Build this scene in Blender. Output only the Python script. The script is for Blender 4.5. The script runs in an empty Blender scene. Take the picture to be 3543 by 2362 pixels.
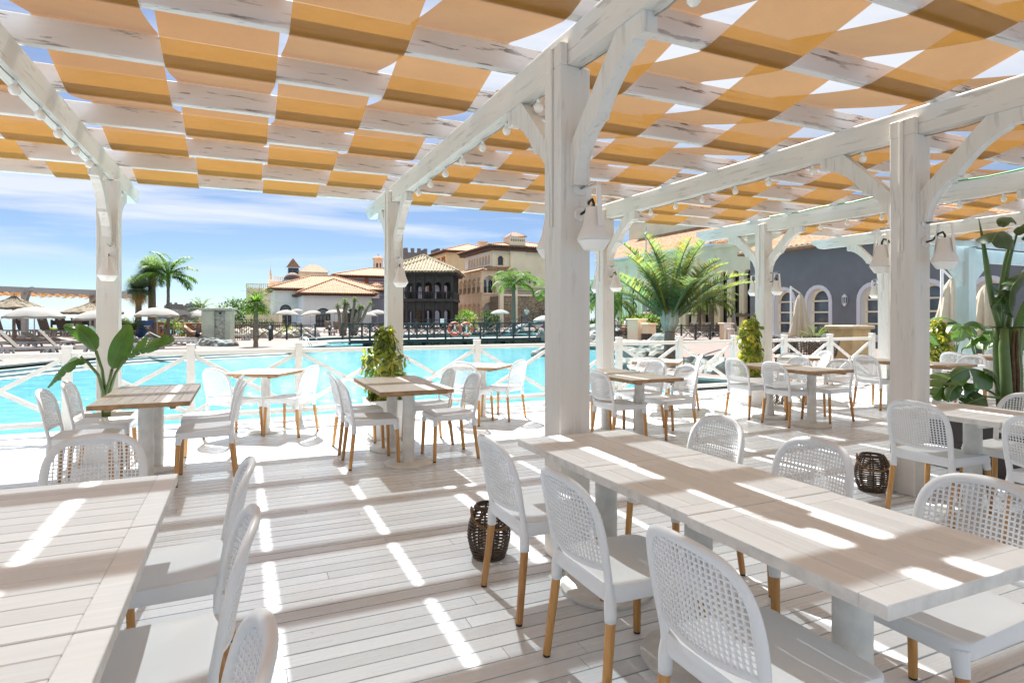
import bpy, bmesh, math, random
from mathutils import Vector, Matrix
rnd = random.Random(7)
R = math.radians
scene = bpy.context.scene
COL = scene.collection
# ---- measured camera: focal 1385 px in a 2352 px wide frame, eye 1.42 m, level, horizon at row 729
F, CX, HY, EYE = 1385.0, 1176.0, 729.0, 1.42
K = 2352 / 3543
YAW = R(24.12)
CA, SA = math.cos(YAW), math.sin(YAW)

def P(a, b, z=0.0):            # terrace axes (a along the rafters, b along the beams) -> world
    return Vector((CA * a - SA * b, SA * a + CA * b, z))
def W(px, d, z=0.0):           # a point d metres ahead, seen in column px
    return Vector(((px - CX) / F * d, d, z))
def zat(py, d):                # height seen in row py at distance d
    return EYE - (py - HY) * d / F
def ground(px, py, z=0.0):
    d = (EYE - z) * F / (py - HY)
    return Vector(((px - CX) / F * d, d, z))
ZS = {'b': (1350, 800, 3.92), 'c': (820, 900, 4.276), 'l': (0, 950, 5.057), 'm': (400, 950, 4.704),
      's': (2080, 700, 2.8516), 'r2': (2050, 1100, 3.92), 'z3': (1800, 700, 2.6133), 'z4': (2643, 700, 2.6133), 'g': (3143, 700, 2.09)}
def D(n, x, y):                # a reading taken in an enlarged crop -> frame pixel
    x0, y0, s = ZS[n]
    return (x0 + x / s) * K, (y0 + y / s) * K

# ------------------------------------------------------------------ objects
def setp(o, label=None, cat=None, group=None, kind=None):
    if label: o['label'] = label
    if cat: o['category'] = cat
    if group: o['group'] = group
    if kind: o['kind'] = kind
    return o
def thing(name, label, cat, loc=(0, 0, 0), rz=0.0, group=None):
    o = bpy.data.objects.new(name, None)
    o.empty_display_size = 0.2
    COL.objects.link(o)
    o.location = loc
    o.rotation_euler = (0, 0, rz)
    return setp(o, label, cat, group)
def clone(o, parent=None):
    c = o.copy()
    COL.objects.link(c)
    if parent is not None:
        c.parent = parent
    for ch in list(o.children):
        clone(ch, c)
    return c

class MB:
    def __init__(self):
        self.v, self.f, self.m = [], [], []
    def face(self, idx, mi=0):
        self.f.append(tuple(idx)); self.m.append(mi)
    def add(self, pts, faces, mi=0):
        o = len(self.v)
        self.v.extend([tuple(p) for p in pts])
        for f in faces:
            self.f.append(tuple(i + o for i in f)); self.m.append(mi)
    def box(self, x0, x1, y0, y1, z0, z1, mi=0):
        p = [(x0, y0, z0), (x1, y0, z0), (x1, y1, z0), (x0, y1, z0), (x0, y0, z1), (x1, y0, z1), (x1, y1, z1), (x0, y1, z1)]
        self.add(p, [(3, 2, 1, 0), (4, 5, 6, 7), (0, 1, 5, 4), (1, 2, 6, 5), (2, 3, 7, 6), (3, 0, 4, 7)], mi)
    def cbox(self, x0, x1, y0, y1, z0, z1, c=0.004, mi=0):   # box with chamfered edges
        bm = bmesh.new()
        bmesh.ops.create_cube(bm, size=1)
        for v in bm.verts:
            v.co = Vector(((x0 + x1) / 2 + v.co.x * (x1 - x0), (y0 + y1) / 2 + v.co.y * (y1 - y0), (z0 + z1) / 2 + v.co.z * (z1 - z0)))
        bmesh.ops.bevel(bm, geom=list(bm.edges), offset=c, segments=1, affect='EDGES')
        bm.verts.index_update()
        self.add([v.co for v in bm.verts], [[v.index for v in f.verts] for f in bm.faces], mi)
        bm.free()
    def bar(self, p, q, w, h, up=(0, 0, 1), mi=0):           # rectangular bar from p to q
        p, q = Vector(p), Vector(q)
        d = (q - p).normalized()
        u = Vector(up)
        s = d.cross(u)
        if s.length < 1e-5:
            s = d.cross(Vector((1, 0, 0)))
        s.normalize()
        u = s.cross(d)
        pts = []
        for e in (p, q):
            for (i, j) in ((-1, -1), (1, -1), (1, 1), (-1, 1)):
                pts.append(e + s * (w / 2 * i) + u * (h / 2 * j))
        self.add(pts, [(3, 2, 1, 0), (4, 5, 6, 7), (0, 1, 5, 4), (1, 2, 6, 5), (2, 3, 7, 6), (3, 0, 4, 7)], mi)
    def prism(self, poly, o, ux, uy, t, mi=0):               # polygon in plane (ux,uy) at o, thickness vector t
        o, ux, uy, t = Vector(o), Vector(ux), Vector(uy), Vector(t)
        n = len(poly)
        a = [o + ux * x + uy * y for x, y in poly]
        b = [p + t for p in a]
        self.add(a + b, [tuple(range(n))[::-1], tuple(range(n, 2 * n))] + [(i, (i + 1) % n, n + (i + 1) % n, n + i) for i in range(n)], mi)
    def tube(self, pts, rad, seg=8, caps=True, mi=0, flat=None):
        pts = [Vector(p) for p in pts]
        n = len(pts)
        if not hasattr(rad, '__len__'):
            rad = [rad] * n
        t0 = (pts[1] - pts[0]).normalized()
        nrm = t0.orthogonal().normalized()
        if flat is not None:
            nrm = (Vector(flat) - t0 * t0.dot(Vector(flat))).normalized()
        o = len(self.v)
        for i in range(n):
            t = (pts[min(i + 1, n - 1)] - pts[max(i - 1, 0)]).normalized()
            nrm = nrm - t * nrm.dot(t)
            if nrm.length < 1e-6:
                nrm = t.orthogonal()
            nrm.normalize()
            bi = t.cross(nrm)
            r = rad[i]
            rx, ry = r if hasattr(r, '__len__') else (r, r)
            for k in range(seg):
                an = 2 * math.pi * k / seg
                self.v.append(tuple(pts[i] + nrm * (rx * math.cos(an)) + bi * (ry * math.sin(an))))
        for i in range(n - 1):
            for k in range(seg):
                k2 = (k + 1) % seg
                self.face((o + i * seg + k, o + i * seg + k2, o + (i + 1) * seg + k2, o + (i + 1) * seg + k), mi)
        if caps:
            self.face(tuple(o + k for k in range(seg))[::-1], mi)
            self.face(tuple(o + (n - 1) * seg + k for k in range(seg)), mi)
    def lathe(self, prof, seg=24, c=(0, 0, 0), mi=0, sx=1.0, sy=1.0, caps=True):
        o = len(self.v)
        n = len(prof)
        for r, z in prof:
            for k in range(seg):
                an = 2 * math.pi * k / seg
                self.v.append((c[0] + sx * r * math.cos(an), c[1] + sy * r * math.sin(an), c[2] + z))
        for i in range(n - 1):
            for k in range(seg):
                k2 = (k + 1) % seg
                self.face((o + i * seg + k, o + i * seg + k2, o + (i + 1) * seg + k2, o + (i + 1) * seg + k), mi)
        if caps:
            if prof[0][0] > 1e-4: self.face(tuple(o + k for k in range(seg))[::-1], mi)
            if prof[-1][0] > 1e-4: self.face(tuple(o + (n - 1) * seg + k for k in range(seg)), mi)
    def quad(self, a, b, c, d, mi=0):
        self.add([a, b, c, d], [(0, 1, 2, 3)], mi)
    def build(self, name, mat, parent=None, smooth=False, loc=None, label=None):
        me = bpy.data.meshes.new(name)
        me.from_pydata(self.v, [], self.f)
        mats = mat if isinstance(mat, (list, tuple)) else [mat]
        for m in mats:
            me.materials.append(m)
        if len(mats) > 1:
            me.polygons.foreach_set('material_index', self.m)
        if smooth:
            me.polygons.foreach_set('use_smooth', [True] * len(me.polygons))
            if smooth == 'auto':
                try: me.set_sharp_from_angle(angle=R(40))
                except Exception: pass
        me.update()
        o = bpy.data.objects.new(name, me)
        COL.objects.link(o)
        if parent is not None:
            o.parent = parent
        if loc is not None:
            o.location = loc
        if label: o['label'] = label
        return o

# ------------------------------------------------------------------ materials
def NT(name):
    m = bpy.data.materials.new(name)
    m.use_nodes = True
    nt = m.node_tree
    return m, nt, nt.nodes['Principled BSDF'], nt.nodes['Material Output']
def lk(nt, a, b): nt.links.new(a, b)
def node(nt, t, **kw):
    n = nt.nodes.new(t)
    for k, v in kw.items():
        if k.startswith('i_'):
            key = k[2:]
            n.inputs[int(key) if key.isdigit() else key.replace('_', ' ')].default_value = v
        else:
            setattr(n, k, v)
    return n
def coords(nt, scale=(1, 1, 1), kind='Object'):
    tc = node(nt, 'ShaderNodeTexCoord')
    mp = node(nt, 'ShaderNodeMapping')
    mp.inputs['Scale'].default_value = scale
    lk(nt, tc.outputs[kind], mp.inputs['Vector'])
    return mp.outputs['Vector']
def noise(nt, vec, scale, detail=4, rough=0.55, dist=0.0):
    n = node(nt, 'ShaderNodeTexNoise')
    n.inputs['Scale'].default_value = scale
    n.inputs['Detail'].default_value = detail
    n.inputs['Roughness'].default_value = rough
    n.inputs['Distortion'].default_value = dist
    lk(nt, vec, n.inputs['Vector'])
    return n.outputs['Fac']
def ramp(nt, fac, stops):
    r = node(nt, 'ShaderNodeValToRGB')
    e = r.color_ramp.elements
    while len(e) < len(stops): e.new(0.5)
    for i, (p, c) in enumerate(stops):
        e[i].position = p
        e[i].color = (c, c, c, 1) if not hasattr(c, '__len__') else (c[0], c[1], c[2], 1)
    lk(nt, fac, r.inputs['Fac'])
    return r.outputs['Color']
def mixc(nt, fac, a, b, bt='MIX'):
    m = node(nt, 'ShaderNodeMix', data_type='RGBA', blend_type=bt)
    for s, v in ((m.inputs[0], fac), (m.inputs[6], a), (m.inputs[7], b)):
        if isinstance(v, (int, float)): s.default_value = v
        elif isinstance(v, (tuple, list)): s.default_value = (v[0], v[1], v[2], 1)
        else: lk(nt, v, s)
    return m.outputs[2]
def bump(nt, h, bsdf, strength=0.3, dist=0.01):
    b = node(nt, 'ShaderNodeBump')
    b.inputs['Strength'].default_value = strength
    b.inputs['Distance'].default_value = dist
    lk(nt, h, b.inputs['Height'])
    lk(nt, b.outputs['Normal'], bsdf.inputs['Normal'])
def island(nt):
    return node(nt, 'ShaderNodeNewGeometry').outputs['Random Per Island']

def plain(name, col, rough=0.6, var=0.12, scale=6.0, bmp=0.0, metal=0.0, isl=0.0, coat=0.0):
    m, nt, b, out = NT(name)
    v = coords(nt)
    f = noise(nt, v, scale)
    dk = tuple(c * (1 - var) for c in col)
    lt = tuple(min(1, c * (1 + var)) for c in col)
    c = ramp(nt, f, [(0.3, dk), (0.7, lt)])
    if isl:
        g = ramp(nt, island(nt), [(0, 1 - isl), (1, 1 + isl * 0.6)])
        c = mixc(nt, 1.0, c, g, 'MULTIPLY')
    lk(nt, c, b.inputs['Base Color'])
    b.inputs['Roughness'].default_value = rough
    b.inputs['Metallic'].default_value = metal
    if coat:
        b.inputs['Coat Weight'].default_value = coat
    if bmp:
        bump(nt, noise(nt, v, scale * 6), b, bmp, 0.01)
    return m

def timber(name, axis, col=(0.72, 0.72, 0.71), dark=(0.13, 0.115, 0.10), amount=0.55, rough=0.6, freq=1.0, isl=0.05):
    """white paint over sawn timber: long cracks and flakes run along the given axis"""
    m, nt, b, out = NT(name)
    st = [9.0 * freq] * 3
    st[axis] = 0.9 * freq
    v = coords(nt, tuple(st))
    n1 = noise(nt, v, 2.2, 8, 0.62, 0.25)
    st2 = [26.0 * freq] * 3
    st2[axis] = 2.2 * freq
    v2 = coords(nt, tuple(st2))
    n2 = noise(nt, v2, 1.0, 3, 0.5, 0.15)
    vb = coords(nt, (1, 1, 1))
    big = noise(nt, vb, 1.6, 4)
    crack = ramp(nt, n1, [(0.395, 1), (0.425, 0)])
    patch = ramp(nt, big, [(0.36, 0), (0.58, 1)])
    cr = mixc(nt, 1.0, crack, patch, 'MULTIPLY')
    fine = ramp(nt, n2, [(0.30, 1), (0.335, 0)])
    allc = mixc(nt, 1.0, cr, fine, 'ADD')
    tone = ramp(nt, noise(nt, v, 1.2, 3), [(0.3, tuple(c * 0.90 for c in col)), (0.7, col)])
    tone = mixc(nt, ramp(nt, big, [(0.35, 0.22), (0.65, 0)]), tone, (col[0] * 0.86, col[1] * 0.80, col[2] * 0.72))
    amt = node(nt, 'ShaderNodeMath', operation='MULTIPLY', use_clamp=True)
    sep = node(nt, 'ShaderNodeRGBToBW')
    lk(nt, allc, sep.inputs[0])
    lk(nt, sep.outputs[0], amt.inputs[0])
    amt.inputs[1].default_value = amount
    c = mixc(nt, amt.outputs[0], tone, dark)
    if isl:
        c = mixc(nt, 1.0, c, ramp(nt, island(nt), [(0, 1 - isl), (1, 1.0)]), 'MULTIPLY')
    lk(nt, c, b.inputs['Base Color'])
    b.inputs['Roughness'].default_value = rough
    bump(nt, mixc(nt, 0.5, n1, n2), b, 0.25, 0.006)
    return m

def leafmat(name, c1, c2, trans=0.35, rough=0.55, c3=None, shine=0.22):
    m, nt, b, out = NT(name)
    f = island(nt)
    stops = [(0.0, c1), (0.6, c2)] + ([(0.92, c3)] if c3 else [])
    c = ramp(nt, f, stops)
    v = coords(nt)
    c = mixc(nt, 0.35, c, ramp(nt, noise(nt, v, 9.0), [(0.3, 0.55), (0.7, 1.15)]), 'MULTIPLY')
    lk(nt, c, b.inputs['Base Color'])
    b.inputs['Roughness'].default_value = rough
    b.inputs['Specular IOR Level'].default_value = shine
    tr = node(nt, 'ShaderNodeBsdfTranslucent')
    lk(nt, mixc(nt, 1.0, c, (1.25, 1.3, 0.7), 'MULTIPLY'), tr.inputs['Color'])
    mx = node(nt, 'ShaderNodeMixShader')
    mx.inputs[0].default_value = trans
    lk(nt, b.outputs[0], mx.inputs[1]); lk(nt, tr.outputs[0], mx.inputs[2])
    lk(nt, mx.outputs[0], out.inputs['Surface'])
    return m

def fabric(name, col, tcol, trans=0.55, rough=0.9, weave=True, see=0.0):
    m, nt, b, out = NT(name)
    v = coords(nt)
    f = noise(nt, v, 3.0, 5, 0.6)
    c = ramp(nt, f, [(0.3, tuple(x * 0.88 for x in col)), (0.7, col)])
    fine = noise(nt, v, 140.0, 2)
    c = mixc(nt, 0.5, c, ramp(nt, fine, [(0.3, 0.8), (0.7, 1.1)]), 'MULTIPLY')
    lk(nt, c, b.inputs['Base Color'])
    b.inputs['Roughness'].default_value = rough
    b.inputs['Specular IOR Level'].default_value = 0.1
    tr = node(nt, 'ShaderNodeBsdfTranslucent')
    lk(nt, ramp(nt, f, [(0.3, tuple(x * 0.9 for x in tcol)), (0.7, tcol)]), tr.inputs['Color'])
    mx = node(nt, 'ShaderNodeMixShader')
    mx.inputs[0].default_value = trans
    lk(nt, b.outputs[0], mx.inputs[1]); lk(nt, tr.outputs[0], mx.inputs[2])
    fin = mx.outputs[0]
    if see:
        tp = node(nt, 'ShaderNodeBsdfTransparent')
        tp.inputs['Color'].default_value = (0.90, 0.97, 1.0, 1)
        m2 = node(nt, 'ShaderNodeMixShader')
        m2.inputs[0].default_value = see
        lk(nt, fin, m2.inputs[1]); lk(nt, tp.outputs[0], m2.inputs[2])
        fin = m2.outputs[0]
    lk(nt, fin, out.inputs['Surface'])
    return m

M = {}
M['post'] = timber('post_timber', 2, col=(0.74, 0.715, 0.67), amount=0.22)
M['beam'] = timber('beam_timber', 1, col=(0.74, 0.72, 0.67), amount=0.32)
M['rafter'] = timber('rafter_timber', 0, col=(0.74, 0.715, 0.69), amount=0.85)
M['brace'] = timber('brace_timber', 2, col=(0.74, 0.72, 0.67), amount=0.25)
M['rail'] = timber('rail_paint', 0, col=(0.72, 0.715, 0.69), amount=0.15)
M['cool_timber'] = timber('cool_timber', 0, col=(0.72, 0.77, 0.78), amount=0.15)
M['sail'] = fabric('orange_sailcloth', (0.42, 0.19, 0.03), (0.31, 0.155, 0.03), 0.25, see=0.145)
M['plastic'] = plain('white_plastic', (0.76, 0.79, 0.815), 0.38, 0.02, 3.0)
M['bulb'] = plain('opal_glass', (0.82, 0.79, 0.72), 0.25, 0.03, 3.0)
M['shade'] = plain('lamp_enamel', (0.76, 0.73, 0.69), 0.45, 0.04, 6.0)
M['opal'] = plain('lamp_diffuser', (0.85, 0.83, 0.78), 0.3, 0.02, 3.0)
M['black'] = plain('black_rubber', (0.02, 0.02, 0.02), 0.6, 0.1)
M['cable'] = plain('dirty_cable', (0.30, 0.27, 0.22), 0.7, 0.2, 20)
M['steel'] = plain('polished_steel', (0.62, 0.64, 0.66), 0.22, 0.04, 3.0, metal=1.0)
M['iron'] = plain('dark_iron', (0.022, 0.026, 0.028), 0.5, 0.2, 5)
M['darkwood'] = plain('dark_stained_wood', (0.045, 0.042, 0.040), 0.65, 0.35, 2.0, isl=0.2)
M['greenwood'] = plain('dark_green_timber', (0.028, 0.036, 0.038), 0.55, 0.25, 3.0, isl=0.15)

def legwood():
    m, nt, b, out = NT('beech_leg')
    v = coords(nt, (22, 22, 1.6))
    n = noise(nt, v, 2.0, 6, 0.6, 0.4)
    c = ramp(nt, n, [(0.3, (0.34, 0.165, 0.05)), (0.5, (0.52, 0.28, 0.09)), (0.7, (0.60, 0.34, 0.13))])
    oi = node(nt, 'ShaderNodeObjectInfo')
    c = mixc(nt, 1.0, c, ramp(nt, oi.outputs['Random'], [(0, (0.80, 0.74, 0.72)), (1, (1.08, 1.05, 1.0))]), 'MULTIPLY')
    lk(nt, c, b.inputs['Base Color'])
    b.inputs['Roughness'].default_value = 0.45
    return m
M['leg'] = legwood()

def tabletop(name, base, dark, lo=0.0):
    m, nt, b, out = NT(name)
    v = coords(nt, (1.4, 26, 26))
    n = noise(nt, v, 2.0, 7, 0.62, 0.35)
    vb = coords(nt)
    big = noise(nt, vb, 3.0, 4)
    c = ramp(nt, n, [(0.28, dark), (0.55, base), (0.75, tuple(min(1, x * 1.12) for x in base))])
    c = mixc(nt, ramp(nt, big, [(0.35, 0.35), (0.65, 0.0)]), c, dark)
    c = mixc(nt, 1.0, c, ramp(nt, island(nt), [(0, 0.92), (1, 1.03)]), 'MULTIPLY')
    lk(nt, c, b.inputs['Base Color'])
    b.inputs['Roughness'].default_value = 0.42
    bump(nt, n, b, 0.15, 0.003)
    return m
M['oak'] = tabletop('weathered_teak', (0.62, 0.585, 0.51), (0.46, 0.405, 0.33))
M['oak_edge'] = plain('teak_edge', (0.33, 0.20, 0.10), 0.6, 0.3, 14)
M['white_top'] = tabletop('painted_table_boards', (0.80, 0.835, 0.86), (0.75, 0.775, 0.79))
M['white_edge'] = plain('painted_table_edge', (0.70, 0.69, 0.66), 0.55, 0.14, 18)
M['column'] = plain('chalky_column_paint', (0.66, 0.66, 0.63), 0.6, 0.12, 9, bmp=0.05)
M['disc'] = plain('worn_cast_base', (0.66, 0.65, 0.61), 0.6, 0.14, 8, bmp=0.1)

def deckmat():
    m, nt, b, out = NT('painted_deck_boards')
    v = coords(nt, (1.0, 14, 14))
    n = noise(nt, v, 1.6, 7, 0.65, 0.3)
    vb = coords(nt)
    big = noise(nt, vb, 0.9, 5, 0.6)
    spk = noise(nt, vb, 30.0, 4, 0.7)
    c = ramp(nt, n, [(0.3, (0.66, 0.70, 0.735)), (0.6, (0.74, 0.785, 0.825))])
    c = mixc(nt, 1.0, c, ramp(nt, island(nt), [(0, 0.84), (0.35, 0.95), (0.7, 1.0), (1, 1.04)]), 'MULTIPLY')
    c = mixc(nt, ramp(nt, big, [(0.48, 0), (0.68, 0.38)]), c, (0.52, 0.49, 0.45))
    wear = mixc(nt, 1.0, ramp(nt, spk, [(0.63, 0), (0.69, 1)]), ramp(nt, big, [(0.42, 0.2), (0.60, 1)]), 'MULTIPLY')
    bw = node(nt, 'ShaderNodeRGBToBW'); lk(nt, wear, bw.inputs[0])
    mm = node(nt, 'ShaderNodeMath', operation='MULTIPLY'); lk(nt, bw.outputs[0], mm.inputs[0]); mm.inputs[1].default_value = 0.55
    c = mixc(nt, mm.outputs[0], c, (0.36, 0.33, 0.29))
    lk(nt, c, b.inputs['Base Color'])
    lk(nt, ramp(nt, n, [(0.3, 0.34), (0.7, 0.22)]), b.inputs['Roughness'])
    bump(nt, mixc(nt, 0.6, n, big), b, 0.12, 0.004)
    return m
M['deck'] = deckmat()
M['gap'] = plain('deck_underside', (0.03, 0.029, 0.027), 0.9)

def water(name, deep, pale):
    m, nt, b, out = NT(name)
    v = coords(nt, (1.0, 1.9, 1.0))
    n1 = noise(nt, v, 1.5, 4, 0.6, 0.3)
    n2 = noise(nt, v, 7.0, 3, 0.6)
    vb = coords(nt)
    big = noise(nt, vb, 0.09, 3)
    c = ramp(nt, big, [(0.3, deep), (0.7, pale)])
    c = mixc(nt, ramp(nt, n1, [(0.45, 0), (0.72, 0.5)]), c, tuple(min(1, x * 1.2 + 0.07) for x in pale))  # pale colour at ripple peaks stands in for refracted light
    lk(nt, c, b.inputs['Base Color'])
    b.inputs['Roughness'].default_value = 0.06
    b.inputs['IOR'].default_value = 1.33
    bump(nt, mixc(nt, 0.3, n1, n2), b, 1.0, 0.14)
    return m
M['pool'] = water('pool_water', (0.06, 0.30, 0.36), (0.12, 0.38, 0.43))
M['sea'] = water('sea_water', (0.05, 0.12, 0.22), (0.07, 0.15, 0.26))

def paving(name, c1, c2, sc=1.6):
    m, nt, b, out = NT(name)
    v = coords(nt)
    br = node(nt, 'ShaderNodeTexBrick')
    br.inputs['Scale'].default_value = sc
    br.inputs['Color1'].default_value = (*c1, 1)
    br.inputs['Color2'].default_value = (*c2, 1)
    br.inputs['Mortar'].default_value = (c1[0] * 0.8, c1[1] * 0.8, c1[2] * 0.8, 1)
    br.inputs['Mortar Size'].default_value = 0.012
    lk(nt, v, br.inputs['Vector'])
    c = mixc(nt, 0.6, br.outputs['Color'], ramp(nt, noise(nt, v, 1.3, 6), [(0.3, 0.78), (0.7, 1.1)]), 'MULTIPLY')
    lk(nt, c, b.inputs['Base Color'])
    b.inputs['Roughness'].default_value = 0.85
    return m
M['pave'] = paving('pink_paving', (0.175, 0.128, 0.112), (0.21, 0.157, 0.135))
M['coping'] = plain('pale_coping', (0.33, 0.31, 0.285), 0.7, 0.1, 3)
M['earth'] = plain('dry_ground', (0.22, 0.19, 0.14), 0.95, 0.35, 0.4)

def stone(name, c1, c2, c3, sc=2.2):
    m, nt, b, out = NT(name)
    v = coords(nt)
    vo = node(nt, 'ShaderNodeTexVoronoi', feature='DISTANCE_TO_EDGE')
    vo.inputs['Scale'].default_value = sc
    lk(nt, v, vo.inputs['Vector'])
    vc = node(nt, 'ShaderNodeTexVoronoi')
    vc.inputs['Scale'].default_value = sc
    lk(nt, v, vc.inputs['Vector'])
    sepc = node(nt, 'ShaderNodeSeparateColor'); lk(nt, vc.outputs['Color'], sepc.inputs[0])
    c = ramp(nt, sepc.outputs[0], [(0.0, c1), (0.5, c2), (1.0, c3)])
    c = mixc(nt, 0.5, c, ramp(nt, noise(nt, v, 12, 5), [(0.3, 0.7), (0.7, 1.15)]), 'MULTIPLY')
    c = mixc(nt, ramp(nt, vo.outputs['Distance'], [(0.02, 1), (0.06, 0)]), c, tuple(x * 0.35 for x in c1))
    lk(nt, c, b.inputs['Base Color'])
    b.inputs['Roughness'].default_value = 0.9
    bump(nt, vo.outputs['Distance'], b, 0.5, 0.03)
    return m
M['rubble'] = stone('rubble_stone', (0.30, 0.24, 0.16), (0.36, 0.29, 0.20), (0.24, 0.20, 0.15), 1.6)
M['crazy'] = stone('crazy_stone', (0.50, 0.50, 0.42), (0.42, 0.45, 0.42), (0.54, 0.48, 0.38), 4.0)

def rockmat():
    m, nt, b, out = NT('pool_boulder')
    v = coords(nt)
    n = noise(nt, v, 2.2, 8, 0.65, 0.5)
    n2 = noise(nt, v, 0.9, 4)
    c = ramp(nt, n, [(0.25, (0.06, 0.075, 0.075)), (0.45, (0.16, 0.18, 0.175)), (0.6, (0.27, 0.245, 0.195)), (0.8, (0.38, 0.34, 0.27))])
    c = mixc(nt, ramp(nt, n2, [(0.42, 0), (0.62, 0.75)]), c, (0.20, 0.28, 0.28))
    lk(nt, c, b.inputs['Base Color'])
    b.inputs['Roughness'].default_value = 0.85
    bump(nt, n, b, 0.7, 0.05)
    return m
M['rock'] = rockmat()

def tiles(name, c1, c2, c3):
    m, nt, b, out = NT(name)
    v = coords(nt)
    n = noise(nt, v, 4.5, 3, 0.7)
    n2 = noise(nt, v, 0.6, 3)
    c = ramp(nt, n, [(0.32, c1), (0.5, c2), (0.68, c3)])
    c = mixc(nt, 0.4, c, ramp(nt, n2, [(0.3, 0.75), (0.7, 1.1)]), 'MULTIPLY')
    lk(nt, c, b.inputs['Base Color'])
    b.inputs['Roughness'].default_value = 0.85
    return m
M['tile'] = tiles('terracotta_tiles', (0.22, 0.095, 0.045), (0.36, 0.19, 0.10), (0.46, 0.31, 0.19))
M['oldtile'] = tiles('weathered_tiles', (0.10, 0.085, 0.05), (0.33, 0.27, 0.17), (0.50, 0.42, 0.28))
M['render_white'] = plain('white_render', (0.84, 0.85, 0.83), 0.85, 0.04, 1.0)
M['render_cream'] = plain('cream_render', (0.84, 0.72, 0.53), 0.85, 0.10, 0.5, isl=0.0)
M['render_pink'] = plain('sand_render', (0.86, 0.66, 0.45), 0.85, 0.10, 0.5)
M['render_yellow'] = plain('ochre_render', (0.78, 0.63, 0.38), 0.85, 0.10, 0.5)
M['render_grey'] = plain('slate_grey_render', (0.17, 0.18, 0.198), 0.85, 0.08, 1.2)
M['render_blue'] = plain('lavender_render', (0.40, 0.43, 0.54), 0.85, 0.06, 0.7)
M['render_church'] = plain('ivory_render', (0.86, 0.77, 0.58), 0.85, 0.10, 0.6)
M['brick'] = plain('red_brickwork', (0.30, 0.13, 0.08), 0.85, 0.3, 5)
M['castle'] = plain('grey_castle_stone', (0.17, 0.16, 0.155), 0.9, 0.2, 1.0)
M['browntrim'] = plain('brown_eaves', (0.10, 0.05, 0.035), 0.7, 0.2, 2)
M['doorwood'] = plain('dark_door_wood', (0.06, 0.03, 0.02), 0.5, 0.2, 3)
def glassy(name, col):
    m, nt, b, out = NT(name)
    v = coords(nt)
    c = ramp(nt, noise(nt, v, 1.7, 4, 0.6), [(0.35, tuple(x * 0.5 for x in col)), (0.65, col)])
    lk(nt, c, b.inputs['Base Color'])
    b.inputs['Roughness'].default_value = 0.08
    b.inputs['Specular IOR Level'].default_value = 0.8
    return m
M['glass'] = glassy('window_glass', (0.10, 0.13, 0.17))
M['darkglass'] = glassy('dark_opening', (0.03, 0.03, 0.035))
M['canvas'] = fabric('white_canvas', (0.44, 0.435, 0.41), (0.5, 0.48, 0.42), 0.25)
M['beige_canvas'] = fabric('beige_canvas', (0.66, 0.60, 0.48), (0.6, 0.52, 0.4), 0.2)
M['sling'] = plain('taupe_sling', (0.10, 0.088, 0.074), 0.8, 0.12, 8)
M['sling_light'] = plain('sand_sling', (0.19, 0.165, 0.135), 0.8, 0.1, 8)
M['thatch'] = plain('straw_thatch', (0.19, 0.155, 0.105), 0.95, 0.35, 10, bmp=0.6, isl=0.3)
M['tuft'] = plain('straw_tuft', (0.26, 0.16, 0.08), 0.95, 0.3, 10, isl=0.3)
M['brownsail'] = fabric('brown_sailcloth', (0.42, 0.20, 0.07), (0.45, 0.22, 0.07), 0.4)
M['skin'] = plain('skin', (0.50, 0.30, 0.20), 0.5, 0.06, 5)
M['shirt'] = plain('white_cotton', (0.75, 0.76, 0.78), 0.9, 0.05, 5)
M['trouser'] = plain('grey_cotton', (0.16, 0.17, 0.20), 0.9, 0.1, 5)
M['navy'] = plain('navy_cloth', (0.012, 0.014, 0.03), 0.9, 0.1, 5)
M['hair'] = plain('dark_hair', (0.03, 0.022, 0.018), 0.7, 0.1, 30)
M['pinkcloth'] = plain('pink_cloth', (0.55, 0.04, 0.22), 0.8, 0.1, 5)
M['maskcloth'] = plain('pale_blue_mask', (0.45, 0.62, 0.75), 0.8, 0.05, 5)
M['rattan'] = plain('dark_rattan', (0.085, 0.06, 0.042), 0.55, 0.35, 22, isl=0.25)
M['rope'] = plain('brown_rope', (0.20, 0.12, 0.055), 0.9, 0.3, 40)
M['wicker'] = plain('brown_wicker', (0.075, 0.045, 0.026), 0.5, 0.35, 14, isl=0.2)
M['pot_white'] = plain('white_planter', (0.80, 0.79, 0.76), 0.5, 0.04, 4)
M['pot_dark'] = plain('anthracite_planter', (0.055, 0.05, 0.05), 0.55, 0.1, 4)
M['soil'] = plain('potting_soil', (0.045, 0.03, 0.02), 0.95, 0.4, 30, bmp=0.6)
M['bark'] = plain('palm_bark', (0.20, 0.16, 0.12), 0.9, 0.4, 9, bmp=0.5)
M['greybark'] = plain('grey_ringed_bark', (0.19, 0.165, 0.135), 0.9, 0.35, 9, bmp=0.4)
M['skirt'] = leafmat('dry_frond_skirt', (0.44, 0.30, 0.14), (0.62, 0.44, 0.22), 0.35, 0.8)
M['yucca'] = leafmat('grey_green_blades', (0.15, 0.21, 0.165), (0.30, 0.39, 0.31), 0.5)
M['palm'] = leafmat('palm_green', (0.07, 0.15, 0.03), (0.15, 0.26, 0.055), 0.42, c3=(0.26, 0.26, 0.05))
M['palm_blue'] = leafmat('blue_palm_green', (0.13, 0.22, 0.14), (0.27, 0.39, 0.23), 0.55, c3=(0.34, 0.27, 0.05))
M['palm_bright'] = leafmat('bright_palm_green', (0.08, 0.20, 0.025), (0.17, 0.31, 0.05), 0.4)
M['scheff'] = leafmat('variegated_leaf', (0.06, 0.12, 0.02), (0.24, 0.30, 0.045), 0.45, 0.25, c3=(0.60, 0.56, 0.13), shine=0.6)
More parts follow.
